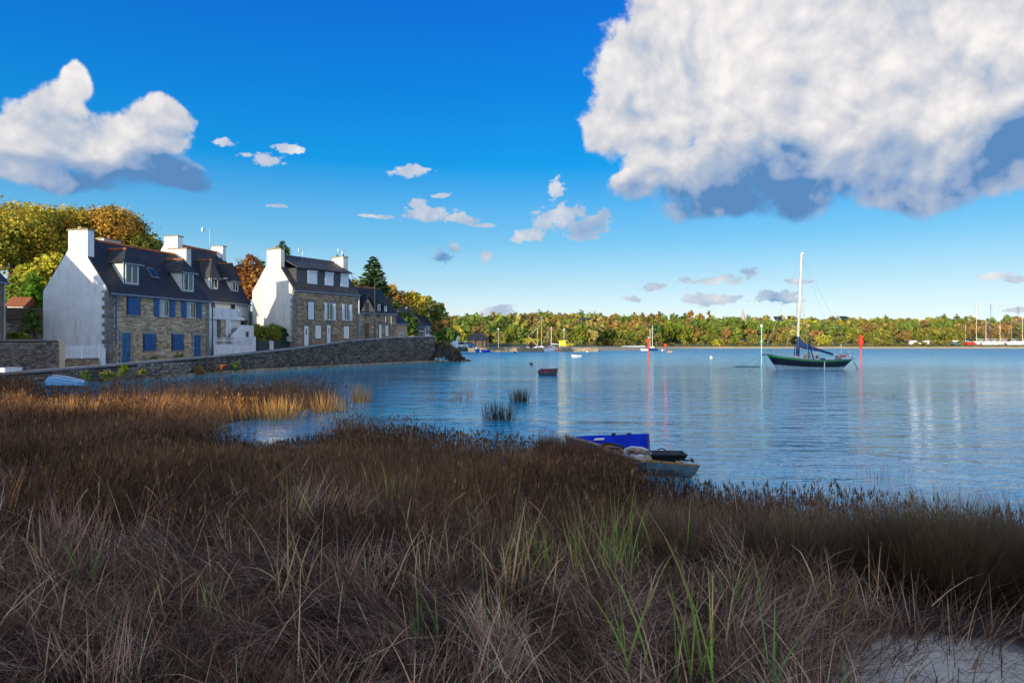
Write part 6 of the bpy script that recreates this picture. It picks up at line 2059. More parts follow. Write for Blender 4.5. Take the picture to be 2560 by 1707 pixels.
def conifer(label, px, py_top, py_bot, wpx, Y, pal=FIR, n=2600, name='fir_tree', seed=5, levels=22, size=0.5, power=0.9, group=None):
    top = at(px, py_top, Y); zb_ = land_z(top.x, Y); H = top.z - zb_; w_ = wpx * Y / FPX
    z0 = max(at(px, py_bot, Y).z - zb_, H * 0.08)
    r = root(name, label, 'tree', (top.x, Y, zb_), 0, group)
    MB().tube((0, 0, -0.3), (0, 0, H - 0.2), 0.035 * H * 0.5, 0.03, 8).build('trunk', M['bark'], r)
    g_ = np.random.default_rng(seed); V = []; C_ = []
    br = MB(); pal = np.array(pal)
    for lv in range(levels):
        t = (lv + 0.3) / levels; z = z0 + (H - z0) * t
        R = w_ / 2 * (1 - t) ** power * g_.uniform(0.8, 1.1) + 0.08
        k = int(6 + 8 * (1 - t))
        a0 = g_.uniform(0, 6.28)
        for j in range(k):
            a = a0 + 6.28 * j / k + g_.normal() * 0.15; rr = R * g_.uniform(0.75, 1.12)
            rise = g_.uniform(-0.05, 0.28) * rr
            d = np.array([math.cos(a), math.sin(a), 0]); s_ = np.array([-d[1], d[0], 0])
            br.tube((0, 0, z), tuple(d * rr * 0.9 + [0, 0, z + rise]), 0.03, 0.01, 3, False)
            m_ = max(3, int(rr / 0.32) * 3)
            for i in range(m_):
                u = g_.uniform(0.15, 1.0)
                c = d * rr * u + [0, 0, z + rise * u ** 2] + s_ * g_.normal() * 0.16 * rr * (1.15 - u) + [0, 0, g_.normal() * 0.05]
                la = d * size * 0.55 * g_.uniform(0.6, 1.3) + s_ * g_.normal() * 0.18 + [0, 0, g_.normal() * 0.08]
                lb = s_ * size * 0.26 + [0, 0, g_.normal() * 0.10]
                V += [c - la, c - lb, c + la, c + lb]
                cl = pal[g_.integers(0, len(pal))] * 1.7 * g_.uniform(0.75, 1.3); C_ += [cl] * 4
    br.build('branches', M['bark'], r)['kind'] = 'stuff'
    V = np.array(V)
    link('crown', np_mesh('crown', V, np.arange(len(V)).reshape(-1, 4), M['leaf'], np.array(C_)), r)
    return r


conifer('dark fir behind the left chimney of the brown stone house', 706, 602, 700, 105, 112, seed=8, levels=18, size=0.7, power=0.85)
conifer('big layered fir standing above the gabled stone cottage', 934, 640, 775, 125, 108, seed=9, levels=20, size=0.8, power=0.75)
tree('small dark evergreen beside the fir and the middle chimney', 735, 655, 690, 34, 110, DEEP, 1500, 0.35)
# cypress: tall egg of upright clumps
q = at(85, 672, 58)
zb_ = land_z(q.x, 58)
cy = root('cypress', 'bright green column-shaped cypress behind the garden wall', 'tree', (q.x, 58, zb_))
MB().tube((0, 0, 0), (0, 0, 1.5), 0.12, 0.1).build('trunk', M['bark'], cy)
Hc = q.z - zb_; wc = 66 * 58 / FPX
lob = [(random.uniform(-0.24, 0.24) * wc, random.uniform(-0.24, 0.24) * wc, Hc * (0.25 + 0.5 * random.random()), wc * 0.22, wc * 0.22, Hc * 0.26) for _ in range(12)] + [(0, 0, Hc * 0.52, wc * 0.36, wc * 0.36, Hc * 0.46)]
link('crown', crown_mesh('crown', lob, 7000, 0.20, CYP, 3, up=0.1, spread=0.13), cy)


def bush(label, px, py, wpx, hpx, Y, pal, n=500, size=0.12, name='shrub', cat='shrub', z=None, group=None, k=4, seed=None):
    q = at(px, py, Y); w_ = wpx * Y / FPX; h_ = hpx * Y / FPX
    o = link(name, crown_mesh('shrub', rand_lobes(w_, h_, 0, k, int(px)), n, size, pal, int(px), per=12), None)
    o.location = (q.x, Y, q.z - h_ / 2 if z is None else z)
    return tag(o, label, cat, group)


GW = 'shrubs growing on the quay wall'
bush('green tuft on the quay wall right of the upturned dinghy', 215, 940, 34, 24, 41.6, DEEP, 700, 0.10, group=GW)
bush('green shrub at the wall foot below the left blue door', 308, 930, 30, 38, 44.0, BRIGHT, 900, 0.10, group=GW)
bush('broad low brown-green shrub along the wall foot left of the blue door', 268, 940, 50, 26, 43.0, OLIVE, 900, 0.10, group=GW)
bush('brown dry shrub on the wall below the right blue door', 497, 926, 36, 22, 52.6, RUST, 700, 0.10, group=GW)
bush('reddish dry tuft on the wall right of the tall street lamp', 550, 920, 30, 20, 54.0, COPPER, 600, 0.10, group=GW)
bush('deep green tuft on the wall below the white garden wall', 590, 918, 24, 30, 55.6, DEEP, 600, 0.10, group=GW)
bush('grey-green tuft low on the wall between the two blue shuttered windows', 355, 933, 26, 18, 45.5, OLIVE, 500, 0.10, group=GW)
bush('leafy green plants in the corner at the left foot of the quay wall', 20, 950, 46, 30, 39.5, BRIGHT, 900, 0.12, group=GW)
for i, (px, py, Y) in enumerate(((384, 903, 53.6), (449, 893, 57.8))):
    pass
for o_ in [o for o in bpy.data.objects if o.name.startswith('planter') and 'px' in o.keys()]:
    del o_['px']
    g_ = link('plants', crown_mesh('plants', [(x, 0, 0.36, 0.18, 0.14, 0.16) for x in (-0.3, -0.1, 0.1, 0.3)], 420, 0.09, DEEP + BRIGHT, 4, per=10), o_)
tree('low clump of bright garden plants behind the grey garden wall', 45, 832, 850, 46, 50, BRIGHT, 1200, 0.18, name='garden_plants', cat='plants', crown0=0.02, ground=at(45, 852, 50).z)
tree('dark climbing shrub on the terraced retaining wall', 80, 775, 840, 40, 51.5, DEEP, 1800, 0.18, name='shrub', cat='shrub', crown0=0.05, ground=at(80, 848, 51.5).z)

# laurel hedge, cloud-pruned tree and palm near the white gable
q0 = at(668, 845, 71.2)
hd = link('laurel_hedge', crown_mesh('hedge', [(x, 0.2, 1.15, 0.75, 0.5, 0.95) for x in (-1.5, -0.9, -0.2, 0.5, 1.1)] + [(-1.0, 0.2, 1.7, 0.6, 0.4, 0.7), (0.6, 0.2, 1.6, 0.5, 0.4, 0.8)], 7000, 0.17, OLIVE + BRIGHT, 21, per=14, up=0.8), None)
hd.location = (at(668, 845, 71.6).x, 71.6, 2.0); hd.rotation_euler = (0, 0, fp.rotation_euler[2])
tag(hd, 'leafy laurel hedge in the dark planter below the white gable', 'hedge')
q = at(710, 860, 70.0)
ct = root('cloud_pruned_tree', 'small cloud-pruned tree with four dark balls by the gable corner', 'tree', (q.x, 70.0, 1.7))
MB().tube((0, 0, 0), (0.05, 0, at(710, 825, 70).z - 1.7), 0.04).build('trunk', M['bark'], ct)
for i, (dx, py, rr) in enumerate(((0, 826, 0.30), (4, 837, 0.30), (-1, 848, 0.26), (5, 858, 0.34))):
    z = at(710, py, 70).z - 1.7
    link('leaf_ball', crown_mesh('leaf_ball', [(dx * 0.04, 0, z, rr, rr, rr * 0.6)], 420, 0.11, [(0.015, 0.03, 0.02), (0.02, 0.05, 0.03)], 5 + i, per=8), ct)
q = at(608, 800, 74.5)
pl = root('palm', 'bright green palm in a dark tub on the white terrace', 'palm', (q.x, 74.5, at(608, 812, 74.5).z))
MB().lathe([(0.35, 0), (0.5, 0.5)], (0, 0, 0), 12).build('tub', M['anthracite'], pl)
V = []; C_ = []
for i in range(46):
    a = random.uniform(0, 6.28); e = random.uniform(0.2, 1.3); L_ = random.uniform(0.7, 1.1)
    p = np.array([0, 0, 0.5]); wv = np.array([-math.sin(a), math.cos(a), 0]) * 0.06
    pts = []
    for s_ in range(5):
        t = s_ / 4; ang = e - 1.6 * t
        pts.append(p.copy()); p = p + np.array([math.cos(a) * math.cos(ang), math.sin(a) * math.cos(ang), math.sin(ang)]) * L_ / 4
    for s_ in range(4):
        w0 = 1 - s_ / 4; w1 = 1 - (s_ + 1) / 4.2
        V += [pts[s_] - wv * w0, pts[s_] + wv * w0, pts[s_ + 1] + wv * w1, pts[s_ + 1] - wv * w1]
        C_ += [np.array((0.16, 0.34, 0.03)) * random.uniform(0.7, 1.2)] * 4
link('fronds', np_mesh('fronds', np.array(V), np.arange(len(V)).reshape(-1, 4), M['leaf'], np.array(C_)), pl)

# ---------------------------------------------------------------- headland of dark rocks at the wall end
hm = root('rock_headland', 'dark weed-covered rocky mound at the far end of the quay wall', 'rocks', (at(1112, 890, 88).x, 89.0, 0))
rh = random.Random(8); mb = MB()
for i in range(420):
    a = rh.uniform(0, 6.28); u = math.sqrt(rh.random())
    x = 2.9 * u * math.cos(a); y = 4.2 * u * math.sin(a) + 1.5
    z = max(0, 2.3 * (1 - ((x + 1.2) / 4.0) ** 2 - u ** 2 * 0.55)) - 0.1
    s_ = rh.uniform(0.22, 0.55)
    pts = [(x + s_ * rh.uniform(0.5, 1) * sx, y + s_ * rh.uniform(0.5, 1) * sy, z + s_ * 0.6 * rh.uniform(0.5, 1) * sz) for sx, sy, sz in ((-1, -1, -1), (1, -1, -1), (1, 1, -1), (-1, 1, -1), (-1, -1, 1), (1, -1, 1), (1, 1, 1), (-1, 1, 1))]
    mb.add(pts, [(0, 3, 2, 1), (4, 5, 6, 7), (0, 1, 5, 4), (1, 2, 6, 5), (2, 3, 7, 6), (3, 0, 4, 7)])
mb.build('rocks', M['rock'], hm)['kind'] = 'stuff'
link('scrub', crown_mesh('scrub', [(-0.8, 0.5, 1.6, 1.6, 1.8, 0.8), (0.6, 0.8, 1.0, 1.3, 1.6, 0.6)], 3000, 0.20, [(0.05, 0.06, 0.02), (0.09, 0.055, 0.025), (0.03, 0.04, 0.02)], 31), hm)['kind'] = 'stuff'

# ---------------------------------------------------------------- far shore trees
ORD = ['first', 'second', 'third', 'fourth', 'fifth', 'sixth', 'seventh', 'eighth', 'ninth', 'tenth', 'eleventh', 'twelfth', 'thirteenth', 'fourteenth', 'fifteenth',
       'sixteenth', 'seventeenth', 'eighteenth', 'nineteenth', 'twentieth', 'twenty-first', 'twenty-second', 'twenty-third', 'twenty-fourth', 'twenty-fifth', 'twenty-sixth', 'twenty-seventh', 'twenty-eighth', 'twenty-ninth', 'thirtieth']


def ORDN(i):
    n_ = i + 1
    if n_ <= 30: return ORD[i]
    t_ = {3: 'thirty', 4: 'forty', 5: 'fifty'}[n_ // 10]
    return t_ + '-' + ORD[n_ % 10 - 1] if n_ % 10 else t_[:-1] + 'ieth'


KINDS_ = {
    'round': dict(w=9, h=8.5, pal=OLIVE, name='broadleaf_tree', desc='round olive-brown tree', n=1500, lob=8, z0=0.10),
    'green': dict(w=9, h=9.5, pal=BRIGHT, name='broadleaf_tree', desc='dense bright green tree', n=1700, lob=9, z0=0.08),
    'rust': dict(w=8, h=8, pal=RUST, name='broadleaf_tree', desc='rust-brown autumn tree', n=1400, lob=8, z0=0.10),
    'yellow': dict(w=8, h=6, pal=YELLOW, name='bush', desc='yellow rounded bush', n=1100, lob=7, z0=0.03),
    'pine': dict(w=9.5, h=10, pal=PINE, name='umbrella_pine', desc='green umbrella pine', n=1300, lob=0, z0=0.55),
    'poplar': dict(w=3.4, h=13, pal=RUST, name='poplar', desc='narrow orange-brown poplar', n=1000, lob=0, z0=0.05),
    'scrub': dict(w=6, h=3.2, pal=BROWN + OLIVE, name='bush', desc='low brown-green shore bush', n=700, lob=6, z0=0.0),
}
proto = {}
for kd, K_ in KINDS_.items():
    vs = []
    for s_ in range(3):
        w_, h_ = K_['w'], K_['h']
        if kd == 'pine':
            rr = random.Random(s_ + 40); lob = [(0, 0, h_ * 0.84, w_ * 0.30, w_ * 0.30, h_ * 0.13)]
            for i in range(8):
                a = rr.uniform(0, 6.28); q_ = rr.uniform(0.2, 0.36) * w_
                lob.append((q_ * math.cos(a), q_ * math.sin(a), h_ * rr.uniform(0.58, 0.88), w_ * 0.19, w_ * 0.19, h_ * 0.085))
        elif kd == 'poplar':
            rr = random.Random(s_ + 60); lob = [(rr.uniform(-0.3, 0.3), rr.uniform(-0.3, 0.3), h_ * t, w_ * 0.5 * (1.0 - 0.75 * t) + 0.2, w_ * 0.5 * (1.0 - 0.75 * t) + 0.2, h_ * 0.13) for t in (0.12, 0.25, 0.4, 0.55, 0.7, 0.84, 0.94)]
        else:
            lob = rand_lobes(w_, h_ * (1 - K_['z0']), h_ * K_['z0'], K_['lob'], s_ * 7 + len(kd))
        cr = crown_mesh('crown', lob, K_['n'], 0.75 if kd != 'scrub' else 0.55, K_['pal'], s_ + 9, per=20, spread=0.26)
        tk = limbs(MB(), (0, 0, -1), h_ * 0.8 + 1, 0.22 if kd != 'scrub' else 0.1, 5, w_, s_, 0.55).mesh('trunk', M['bark_pale'] if kd == 'pine' else M['bark'])
        vs.append((cr, tk))
    proto[kd] = vs
FAR = []


def far_tree(kd, px, py_top, t=10, wk=1.0, label=None, Y=None):
    """t: metres behind the waterline"""
    Y = Y or (far_y((px - 1280) * 254 / FPX) + t)
    x = (px - 1280) * Y / FPX
    z = far_z(x, Y - far_y(x)) if Y > far_y(x) else 0.5
    K_ = KINDS_[kd]
    top = at(px, py_top, Y).z
    FAR.append([px, kd, x, Y, z - 0.2, max(1.5, top - z) / K_['h'], wk, label])


for a in ((1457, 808, 20, 'big bright green tree alone behind the right end of the jetty'),):
    far_tree('green', a[0], a[1], a[2], 1.0, a[3])
for px, py, t in ((1510, 786, 80), (1528, 783, 85), (1588, 784, 80), (1606, 784, 70), (1622, 782, 75), (1648, 781, 70), (1727, 772, 75), (1752, 780, 70), (1773, 779, 80), (1182, 800, 80), (1851, 790, 80), (2050, 800, 60)):
    far_tree('poplar', px, py, t, 1.15)
for px, py, t in ((1745, 797, 40), (1791, 795, 38), (1832, 793, 38), (1868, 797, 40), (1893, 800, 36), (1920, 801, 38), (1946, 803, 34), (1968, 800, 42), (2030, 802, 44), (2056, 806, 36), (2083, 810, 34), (2108, 812, 36), (2240, 808, 46), (2272, 803, 50), (2330, 801, 60), (2360, 804, 60), (1165, 812, 70), (1225, 815, 60)):
    far_tree('pine', px, py, t, 1.0)
for px, py, t in ((1690, 797, 30), (1670, 805, 26), (1712, 812, 24), (1840, 836, 14), (1205, 822, 40), (1278, 815, 30), (1310, 818, 36), (1580, 822, 30), (2128, 820, 34), (2000, 818, 30)):
    far_tree('green', px, py, t, 0.9)
for px, py, t in ((1530, 818, 14), (1560, 826, 12), (1610, 822, 18), (1640, 832, 12), (2150, 822, 22), (2185, 825, 18), (2213, 830, 14), (2330, 815, 12), (2365, 817, 12), (2395, 822, 14), (2300, 824, 16), (1250, 826, 26), (1345, 815, 34), (1385, 822, 30), (1420, 826, 26), (1495, 830, 16), (1775, 832, 14), (1883, 834, 14), (1965, 830, 14), (2010, 835, 12), (2100, 838, 12)):
    far_tree('round', px, py, t, 1.0)
for px, py, t in ((1190, 835, 22), (1335, 800, 60), (1390, 800, 60), (1430, 806, 50), (1498, 802, 50), (1545, 800, 55), (1575, 803, 50), (1625, 806, 44), (1735, 816, 28), (1810, 822, 24), (2175, 806, 50), (2215, 808, 44), (2270, 825, 20), (2425, 812, 30), (2460, 808, 30), (2495, 810, 28), (2530, 806, 34), (2562, 808, 30)):
    far_tree('rust', px, py, t, 1.0)
for px, py, t in ((1797, 846, 6), (2060, 833, 8), (1145, 842, 20), (2010, 796, 60), (1985, 797, 64), (1330, 842, 14), (1250, 848, 10)):
    far_tree('yellow', px, py, t, 1.1)
rf = random.Random(17)
px = 1500
while px < 2420:
    far_tree('scrub', px, 853 + rf.uniform(-6, 3), 5 + rf.uniform(0, 4), rf.uniform(0.8, 1.3)); px += rf.uniform(22, 38)
px = 1180
while px < 1480:
    far_tree('scrub', px, 853 + rf.uniform(-8, 2), 8 + rf.uniform(0, 5), rf.uniform(0.7, 1.1)); px += rf.uniform(28, 45)
cnt = {}
FAR.sort(key=lambda a: a[0])
for px, kd, x, Y, z, sc, wk, lb in FAR:
    K_ = KINDS_[kd]
    if lb is None:
        i = cnt.get(kd, 0); cnt[kd] = i + 1
        lb = f"{ORDN(i)} {K_['desc']} from the left on the far shore"
    cr, tk = proto[kd][rf.randrange(3)]
    r = root(K_['name'], lb, 'bush' if K_['name'] == 'bush' else 'tree', (x, Y, z), rf.uniform(0, 6.28), K_['desc'].replace('bush', 'bushe') + 's on the far shore')
    r.scale = (max(sc, 0.6) * wk, max(sc, 0.6) * wk, sc)
    link('crown', cr, r); link('trunk', tk, r)

# the wood on the hill, one mass
VV = []; CC_ = []
g_ = np.random.default_rng(99)
base = {}
for s_, (pal, hh, ww) in enumerate(((OLIVE, 8, 8), (BROWN, 8, 8), (RUST, 8, 7), (PINE, 8, 8), (DEEP, 9, 7), (BROWN, 8, 9), (GOLD, 7, 8))):
    base[s_] = leaf_arrays(rand_lobes(ww, hh, 0.3, 7, 200 + s_), 310, 1.25, pal, 300 + s_, per=14, spread=0.26)
for i in range(900):
    x = g_.uniform(-110, 330); t = 26 + 250 * g_.random() ** 1.3
    y = far_y(x) + t
    if x < -0.05 * y and False: continue
    z = far_z(x, t) - 0.5
    k = int(g_.choice([0, 1, 2, 3, 4, 5, 6], p=[0.32, 0.12, 0.06, 0.22, 0.08, 0.10, 0.10]))
    V, F, c = base[k]
    a = g_.uniform(0, 6.28); s_ = g_.uniform(0.7, 1.15)
    R = np.array([[math.cos(a), -math.sin(a), 0], [math.sin(a), math.cos(a), 0], [0, 0, 1]])
    zs = s_ * g_.uniform(0.75, 1.1)
    VV.append((V * [s_, s_, zs]) @ R.T + [x, y, z]); CC_.append(c * g_.uniform(0.8, 1.15))
VV = np.concatenate(VV); CC_ = np.concatenate(CC_)
o = link('woodland', np_mesh('woodland', VV, np.arange(len(VV)).reshape(-1, 4), M['leaf'], CC_)); tag(o, kind='stuff')

# rough grass and scrub along the far bank behind the village
V, F, c = leaf_arrays([(x, 175 + (x + 60) * 0.05, 2.2, 5, 5, 3.5) for x in range(-90, -14, 6)], 9000, 0.8, OLIVE + GOLD + DEEP, 77, per=18)
tag(link('scrubland', np_mesh('scrubland', V, F, M['leaf'], c)), kind='stuff')

# ---------------------------------------------------------------- unseen wood added behind the photographer, a leaf sheet shaped to shade the marsh
g_ = np.random.default_rng(5); n = 30000
YC = -80.0
x = g_.uniform(-92, -28, n); z = g_.uniform(5.0, 31.5, n); y = YC + g_.uniform(-3, 3, n)
keep = z < 30.6 + 0.8 * np.sin(x * 0.5) * np.cos(x * 0.23)
sxa, sel_ = math.tan(SUN_AZ), math.tan(SUN_EL) / math.cos(SUN_AZ)
sx_ = x - (y - YC) * sxa; sz_ = z + (y - YC) * sel_      # place on the middle sheet along the sunbeams


def beam(X, Y, Z):
    return X - (Y - YC) * sxa, Z + (Y - YC) * sel_


for (X, Y, Z, hw_, hh_) in ((-13.0, 22.4, 0.50, 7.5, 0.28),):
    bx, bz = beam(X, Y, Z)
    keep &= ~((np.abs(sx_ - bx) < hw_ + 0.42) & (np.abs(sz_ - bz) < hh_ + 0.40))  # slot cut in the leaves to let sun onto the reeds
x, y, z = x[keep], y[keep], z[keep]; n = len(x)
c = np.stack([x, y, z], 1)
nr = g_.normal(size=(n, 3)) + [0, 1.0, 0]; nr /= np.linalg.norm(nr, axis=1)[:, None]
a = np.cross(nr, g_.normal(size=(n, 3))); a /= np.linalg.norm(a, axis=1)[:, None]; b_ = np.cross(nr, a)
V = np.stack([c - a * 0.45, c - b_ * 0.4, c + a * 0.45, c + b_ * 0.4], 1).reshape(-1, 3)
o = link('shading_wood', np_mesh('shading_wood', V, np.arange(n * 4).reshape(n, 4), M['leaf'], np.repeat(np.array(OLIVE)[g_.integers(0, 3, n)], 4, 0))); tag(o, kind='stuff')


# ================================================================ marsh plants
TONE = np.array([1.85, 1.48, 1.20])


def blades(base, H, W, az, lean, bend, col, segs=3, tipc=None, face=None):
    n = len(base); ds = H / segs
    P = base.astype(float).copy(); V = []
    face = az + np.pi / 2 if face is None else face
    wx, wy = np.cos(face), np.sin(face)
    for k in range(segs + 1):
        t = k / segs
        w_ = W * 0.5 * (1 - t ** 1.5 * 0.88)
        o_ = np.stack([wx * w_, wy * w_, np.zeros(n)], 1)
        V += [P - o_, P + o_]
        if k < segs:
            th = lean + bend * (t + 0.5 / segs) ** 1.4
            P = P + np.stack([np.sin(th) * np.cos(az) * ds, np.sin(th) * np.sin(az) * ds, np.cos(th) * ds], 1)
    V = np.stack(V, 1)
    col = np.minimum(col * TONE, 0.7)
    m_ = 2 * (segs + 1)
    idx = np.arange(n)[:, None] * m_
    F = np.concatenate([idx + np.array([[2 * k, 2 * k + 1, 2 * k + 3, 2 * k + 2]]) for k in range(segs)], 0)
    C = np.repeat(col, m_, 0)
    if tipc is not None:
        tt = np.tile(np.repeat(np.linspace(0, 1, segs + 1), 2), n)[:, None] ** 2
        C = C * (1 - tt) + np.repeat(tipc, m_, 0) * tt
    return V.reshape(-1, 3), F, C, P


def merge(parts):
    V = []; F = []; C = []; k = 0
    for v, f, c in parts:
        V.append(v); F.append(f + k); C.append(c); k += len(v)
    return np.concatenate(V), np.concatenate(F), np.concatenate(C)


def scatter(n, d0, d1, fov=0.80, seed=0, xr=None):
    """points in view between the distances d0 and d1, even per square metre"""
    r = np.random.default_rng(seed)
    y = np.sqrt(r.uniform(d0 ** 2, d1 ** 2, n)); x = (r.uniform(-fov, fov, n)) * y
    m_ = n // 3
    y2 = np.sqrt(r.uniform((d0 * 0.55) ** 2, d1 ** 2, m_)); x2 = r.uniform(fov, 1.9, m_) * np.maximum(y2, 3.0) * r.choice([-1, 1, 1], m_)
    return np.concatenate([np.stack([x, y], 1), np.stack([x2, y2], 1)])


g_ = np.random.default_rng(31)
parts = []
# dark rushes, thinner and denser close by
for (d0, d1, n, wf) in ((6.5, 12, 60000, 0.0085), (12, 20, 60000, 0.012), (20, 38, 60000, 0.022)):
    P2 = scatter(n, d0, d1, seed=int(d0 * 10)); n = len(P2)
    dd = marsh_d(P2)
    edge = -0.9 * vnoise(P2, 0.8, 7) - 0.1
    nz_ = vnoise(P2, 0.9, 9)
    keep = (dd > edge) & ((dd > 0.4) | (g_.random(n) < 0.5 + dd * 0.3))
    # thin out where the bare sand shows
    sandd = np.minimum(np.hypot(P2[:, 0] - 2.9, P2[:, 1] - 4.2) / 1.2, np.hypot(P2[:, 0] - 3.0, P2[:, 1] - 6.6) / 0.6)
    keep &= (g_.random(n) < np.clip(sandd - 0.55, 0.04, 1))
    keep &= (g_.random(n) < 0.55 + nz_ * 0.6)
    keep &= ~((np.abs(P2[:, 0] / P2[:, 1] + 0.648) < 0.036) & (P2[:, 1] > 31))
    P2 = P2[keep]; dd = dd[keep]; n = len(P2)
    z = np.maximum(marsh_z(P2), -0.15)
    D_ = P2[:, 1]
    hb_ = np.interp(D_, [6, 9, 13, 14.5, 16, 18, 24, 34], [0.52, 0.58, 0.58, 0.60, 0.62, 0.8, 0.90, 0.85]) * (1 - 0.35 * np.exp(-((P2[:, 0] + 6.5) ** 2 / 6 + (D_ - 15.5) ** 2 / 8)))
    nearboat = np.exp(-((P2[:, 0] - 3.1) ** 2 / 1.6 + (D_ - 12.0) ** 2 / 2.2))
    h = hb_ * (0.72 + 0.5 * vnoise(P2, 0.45, 2)) * g_.uniform(0.65, 1.2, n) * (1 - 0.38 * nearboat)
    h = np.where((np.abs(P2[:, 0] / D_ + 0.648) < 0.05) & (D_ > 18), h * 0.66, h)
    az = vnoise(P2, 0.35, 4) * 9 + g_.normal(size=n) * 0.8
    lean = np.abs(g_.normal(size=n)) * 0.14 + 0.22 * vnoise(P2, 0.7, 5) ** 2
    bend = g_.uniform(0.0, 0.35, n)
    col = np.array([0.105, 0.068, 0.045]) * g_.uniform(0.5, 1.5, (n, 1)) * (0.25 + 1.2 * vnoise(P2, 0.55, 12))[:, None]
    warm = (g_.random(n) < 0.14)[:, None]
    col = np.where(warm, np.array([0.24, 0.15, 0.07]) * g_.uniform(0.6, 1.2, (n, 1)), col)
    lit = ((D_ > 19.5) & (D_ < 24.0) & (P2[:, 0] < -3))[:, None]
    col = np.where(lit & (g_.random(n) < 0.65)[:, None], np.array([0.30, 0.17, 0.065]) * g_.uniform(0.5, 1.3, (n, 1)), col)  # sunlit gold painted into the rushes of this strip
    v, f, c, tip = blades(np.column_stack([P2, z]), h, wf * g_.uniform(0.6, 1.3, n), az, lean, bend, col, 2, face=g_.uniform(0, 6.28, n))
    parts.append((v, f, c))
    # seed heads near the tips
    sel = g_.random(n) < np.where(dd < 2.5, 0.45, 0.16)
    tp = tip[sel]; m_ = len(tp)
    for k in range(2):
        v, f, c, _ = blades(tp - [0, 0, 0.07] + g_.normal(size=(m_, 3)) * 0.012, np.full(m_, 0.07) * g_.uniform(0.7, 1.4, m_), np.full(m_, wf * 2.0), g_.uniform(0, 6.28, m_), g_.uniform(0.1, 0.7, m_), np.zeros(m_), col[sel] * 0.8, 1)
        parts.append((v, f, c))
P2 = np.stack([g_.uniform(0.55, 2.35, 8000), g_.uniform(12.9, 14.3, 8000)], 1)
P2 = P2[(P2[:, 1] < 14.35 - 0.62 * (P2[:, 0] - 0.9)) ]; n = len(P2)
v, f, c, tip = blades(np.column_stack([P2, np.full(n, -0.1)]), g_.uniform(0.45, 0.92, n) * np.interp(P2[:, 0], [0.5, 1.3, 2.4], [1.0, 0.90, 0.62]), np.full(n, 0.012), g_.uniform(0, 6.28, n), np.abs(g_.normal(size=n)) * 0.15, g_.uniform(0, 0.3, n), np.array([0.09, 0.06, 0.045]) * g_.uniform(0.4, 1.5, (n, 1)), 2)
parts.append((v, f, c))
v, f, c = merge(parts)
tag(link('rushes', np_mesh('rushes', v, f, M['blade'], c)), kind='stuff')

# tangled dead grass in front
parts = []
for (d0, d1, n, wf, hm_) in ((3.3, 5.2, 39000, 0.0054, 0.38), (5.2, 7.5, 42000, 0.0068, 0.42), (7.5, 9.5, 20000, 0.0085, 0.45)):
    P2 = scatter(n, d0, d1, seed=int(d0 * 17)); n = len(P2)
    sandd = np.minimum(np.hypot(P2[:, 0] - 2.9, P2[:, 1] - 4.1) / 0.95, np.hypot(P2[:, 0] - 3.0, P2[:, 1] - 6.6) / 0.5)
    keep = (g_.random(n) < np.clip(sandd - 0.6, 0.05, 1)) & (marsh_d(P2) > 0.3)
    keep &= (P2[:, 0] < 3.5 + 0.3 * P2[:, 1]) | (g_.random(n) < 0.5)
    keep &= (np.hypot((P2[:, 0] - 3.95) / 1.35, (P2[:, 1] - 5.9) / 1.15) > 1) | (g_.random(n) < 0.10)
    P2 = P2[keep]; n = len(P2)
    z = marsh_z(P2)
    swirl = vnoise(P2, 0.75, 15) * 14
    az = swirl + g_.normal(size=n) * 0.75
    lean = g_.uniform(0.35, 1.25, n); bend = g_.uniform(0.3, 1.6, n)
    h = hm_ * g_.uniform(0.5, 1.5, n)
    mound = 0.16 * vnoise(P2, 1.1, 16)
    tone = g_.random(n)[:, None]
    col = np.where(tone < 0.55, np.array([0.14, 0.085, 0.060]), np.where(tone < 0.85, np.array([0.22, 0.16, 0.10]), np.array([0.46, 0.36, 0.24]))) * g_.uniform(0.08, 0.85, (n, 1)) * (0.25 + 1.25 * vnoise(P2, 1.6, 18))[:, None]  # strands darkened at random, shade of the gaps put into the colour
    v, f, c, _ = blades(np.column_stack([P2, z + mound * g_.random(n)]), h, wf * g_.uniform(0.5, 1.4, n), az, lean, bend, col, 4)
    parts.append((v, f, c))
    # longer pale straws lying across
    m_ = n // 60; i_ = g_.choice(n, m_, replace=False)
    v, f, c, _ = blades(np.column_stack([P2[i_], z[i_] + 0.10]), g_.uniform(0.25, 0.7, m_), wf * 1.7 * g_.uniform(0.7, 1.3, m_), g_.uniform(0, 6.28, m_), g_.uniform(0.4, 1.3, m_), g_.uniform(0.0, 1.3, m_),
                        np.array([0.46, 0.33, 0.22]) * g_.uniform(0.5, 1.1, (m_, 1)), 3)
    parts.append((v, f, c))
# combed wisps lying over the mat
K = 1100
P2 = scatter(K, 3.4, 8.5, seed=71)
sandd = np.hypot(P2[:, 0] - 2.9, P2[:, 1] - 4.1)
P2 = P2[(np.hypot((P2[:, 0] - 3.95) / 1.35, (P2[:, 1] - 5.9) / 1.15) > 1) & (sandd > 1.05) & (marsh_d(P2) > 0.5)]; K = len(P2)
per = 26
az0 = vnoise(P2, 0.9, 25) * 12; ln0 = g_.uniform(0.75, 1.45, K); bd0 = g_.uniform(0.1, 0.9, K); l0 = g_.uniform(0.25, 0.65, K)
tn0 = g_.choice([0.25, 0.6, 1.1, 1.9], K, p=[0.3, 0.28, 0.25, 0.17])
i_ = np.repeat(np.arange(K), per); n = len(i_)
B = np.column_stack([P2[i_] + g_.normal(size=(n, 2)) * 0.07, np.zeros(n)]); B[:, 2] = marsh_z(B[:, :2]) + g_.uniform(0.03, 0.20, n)
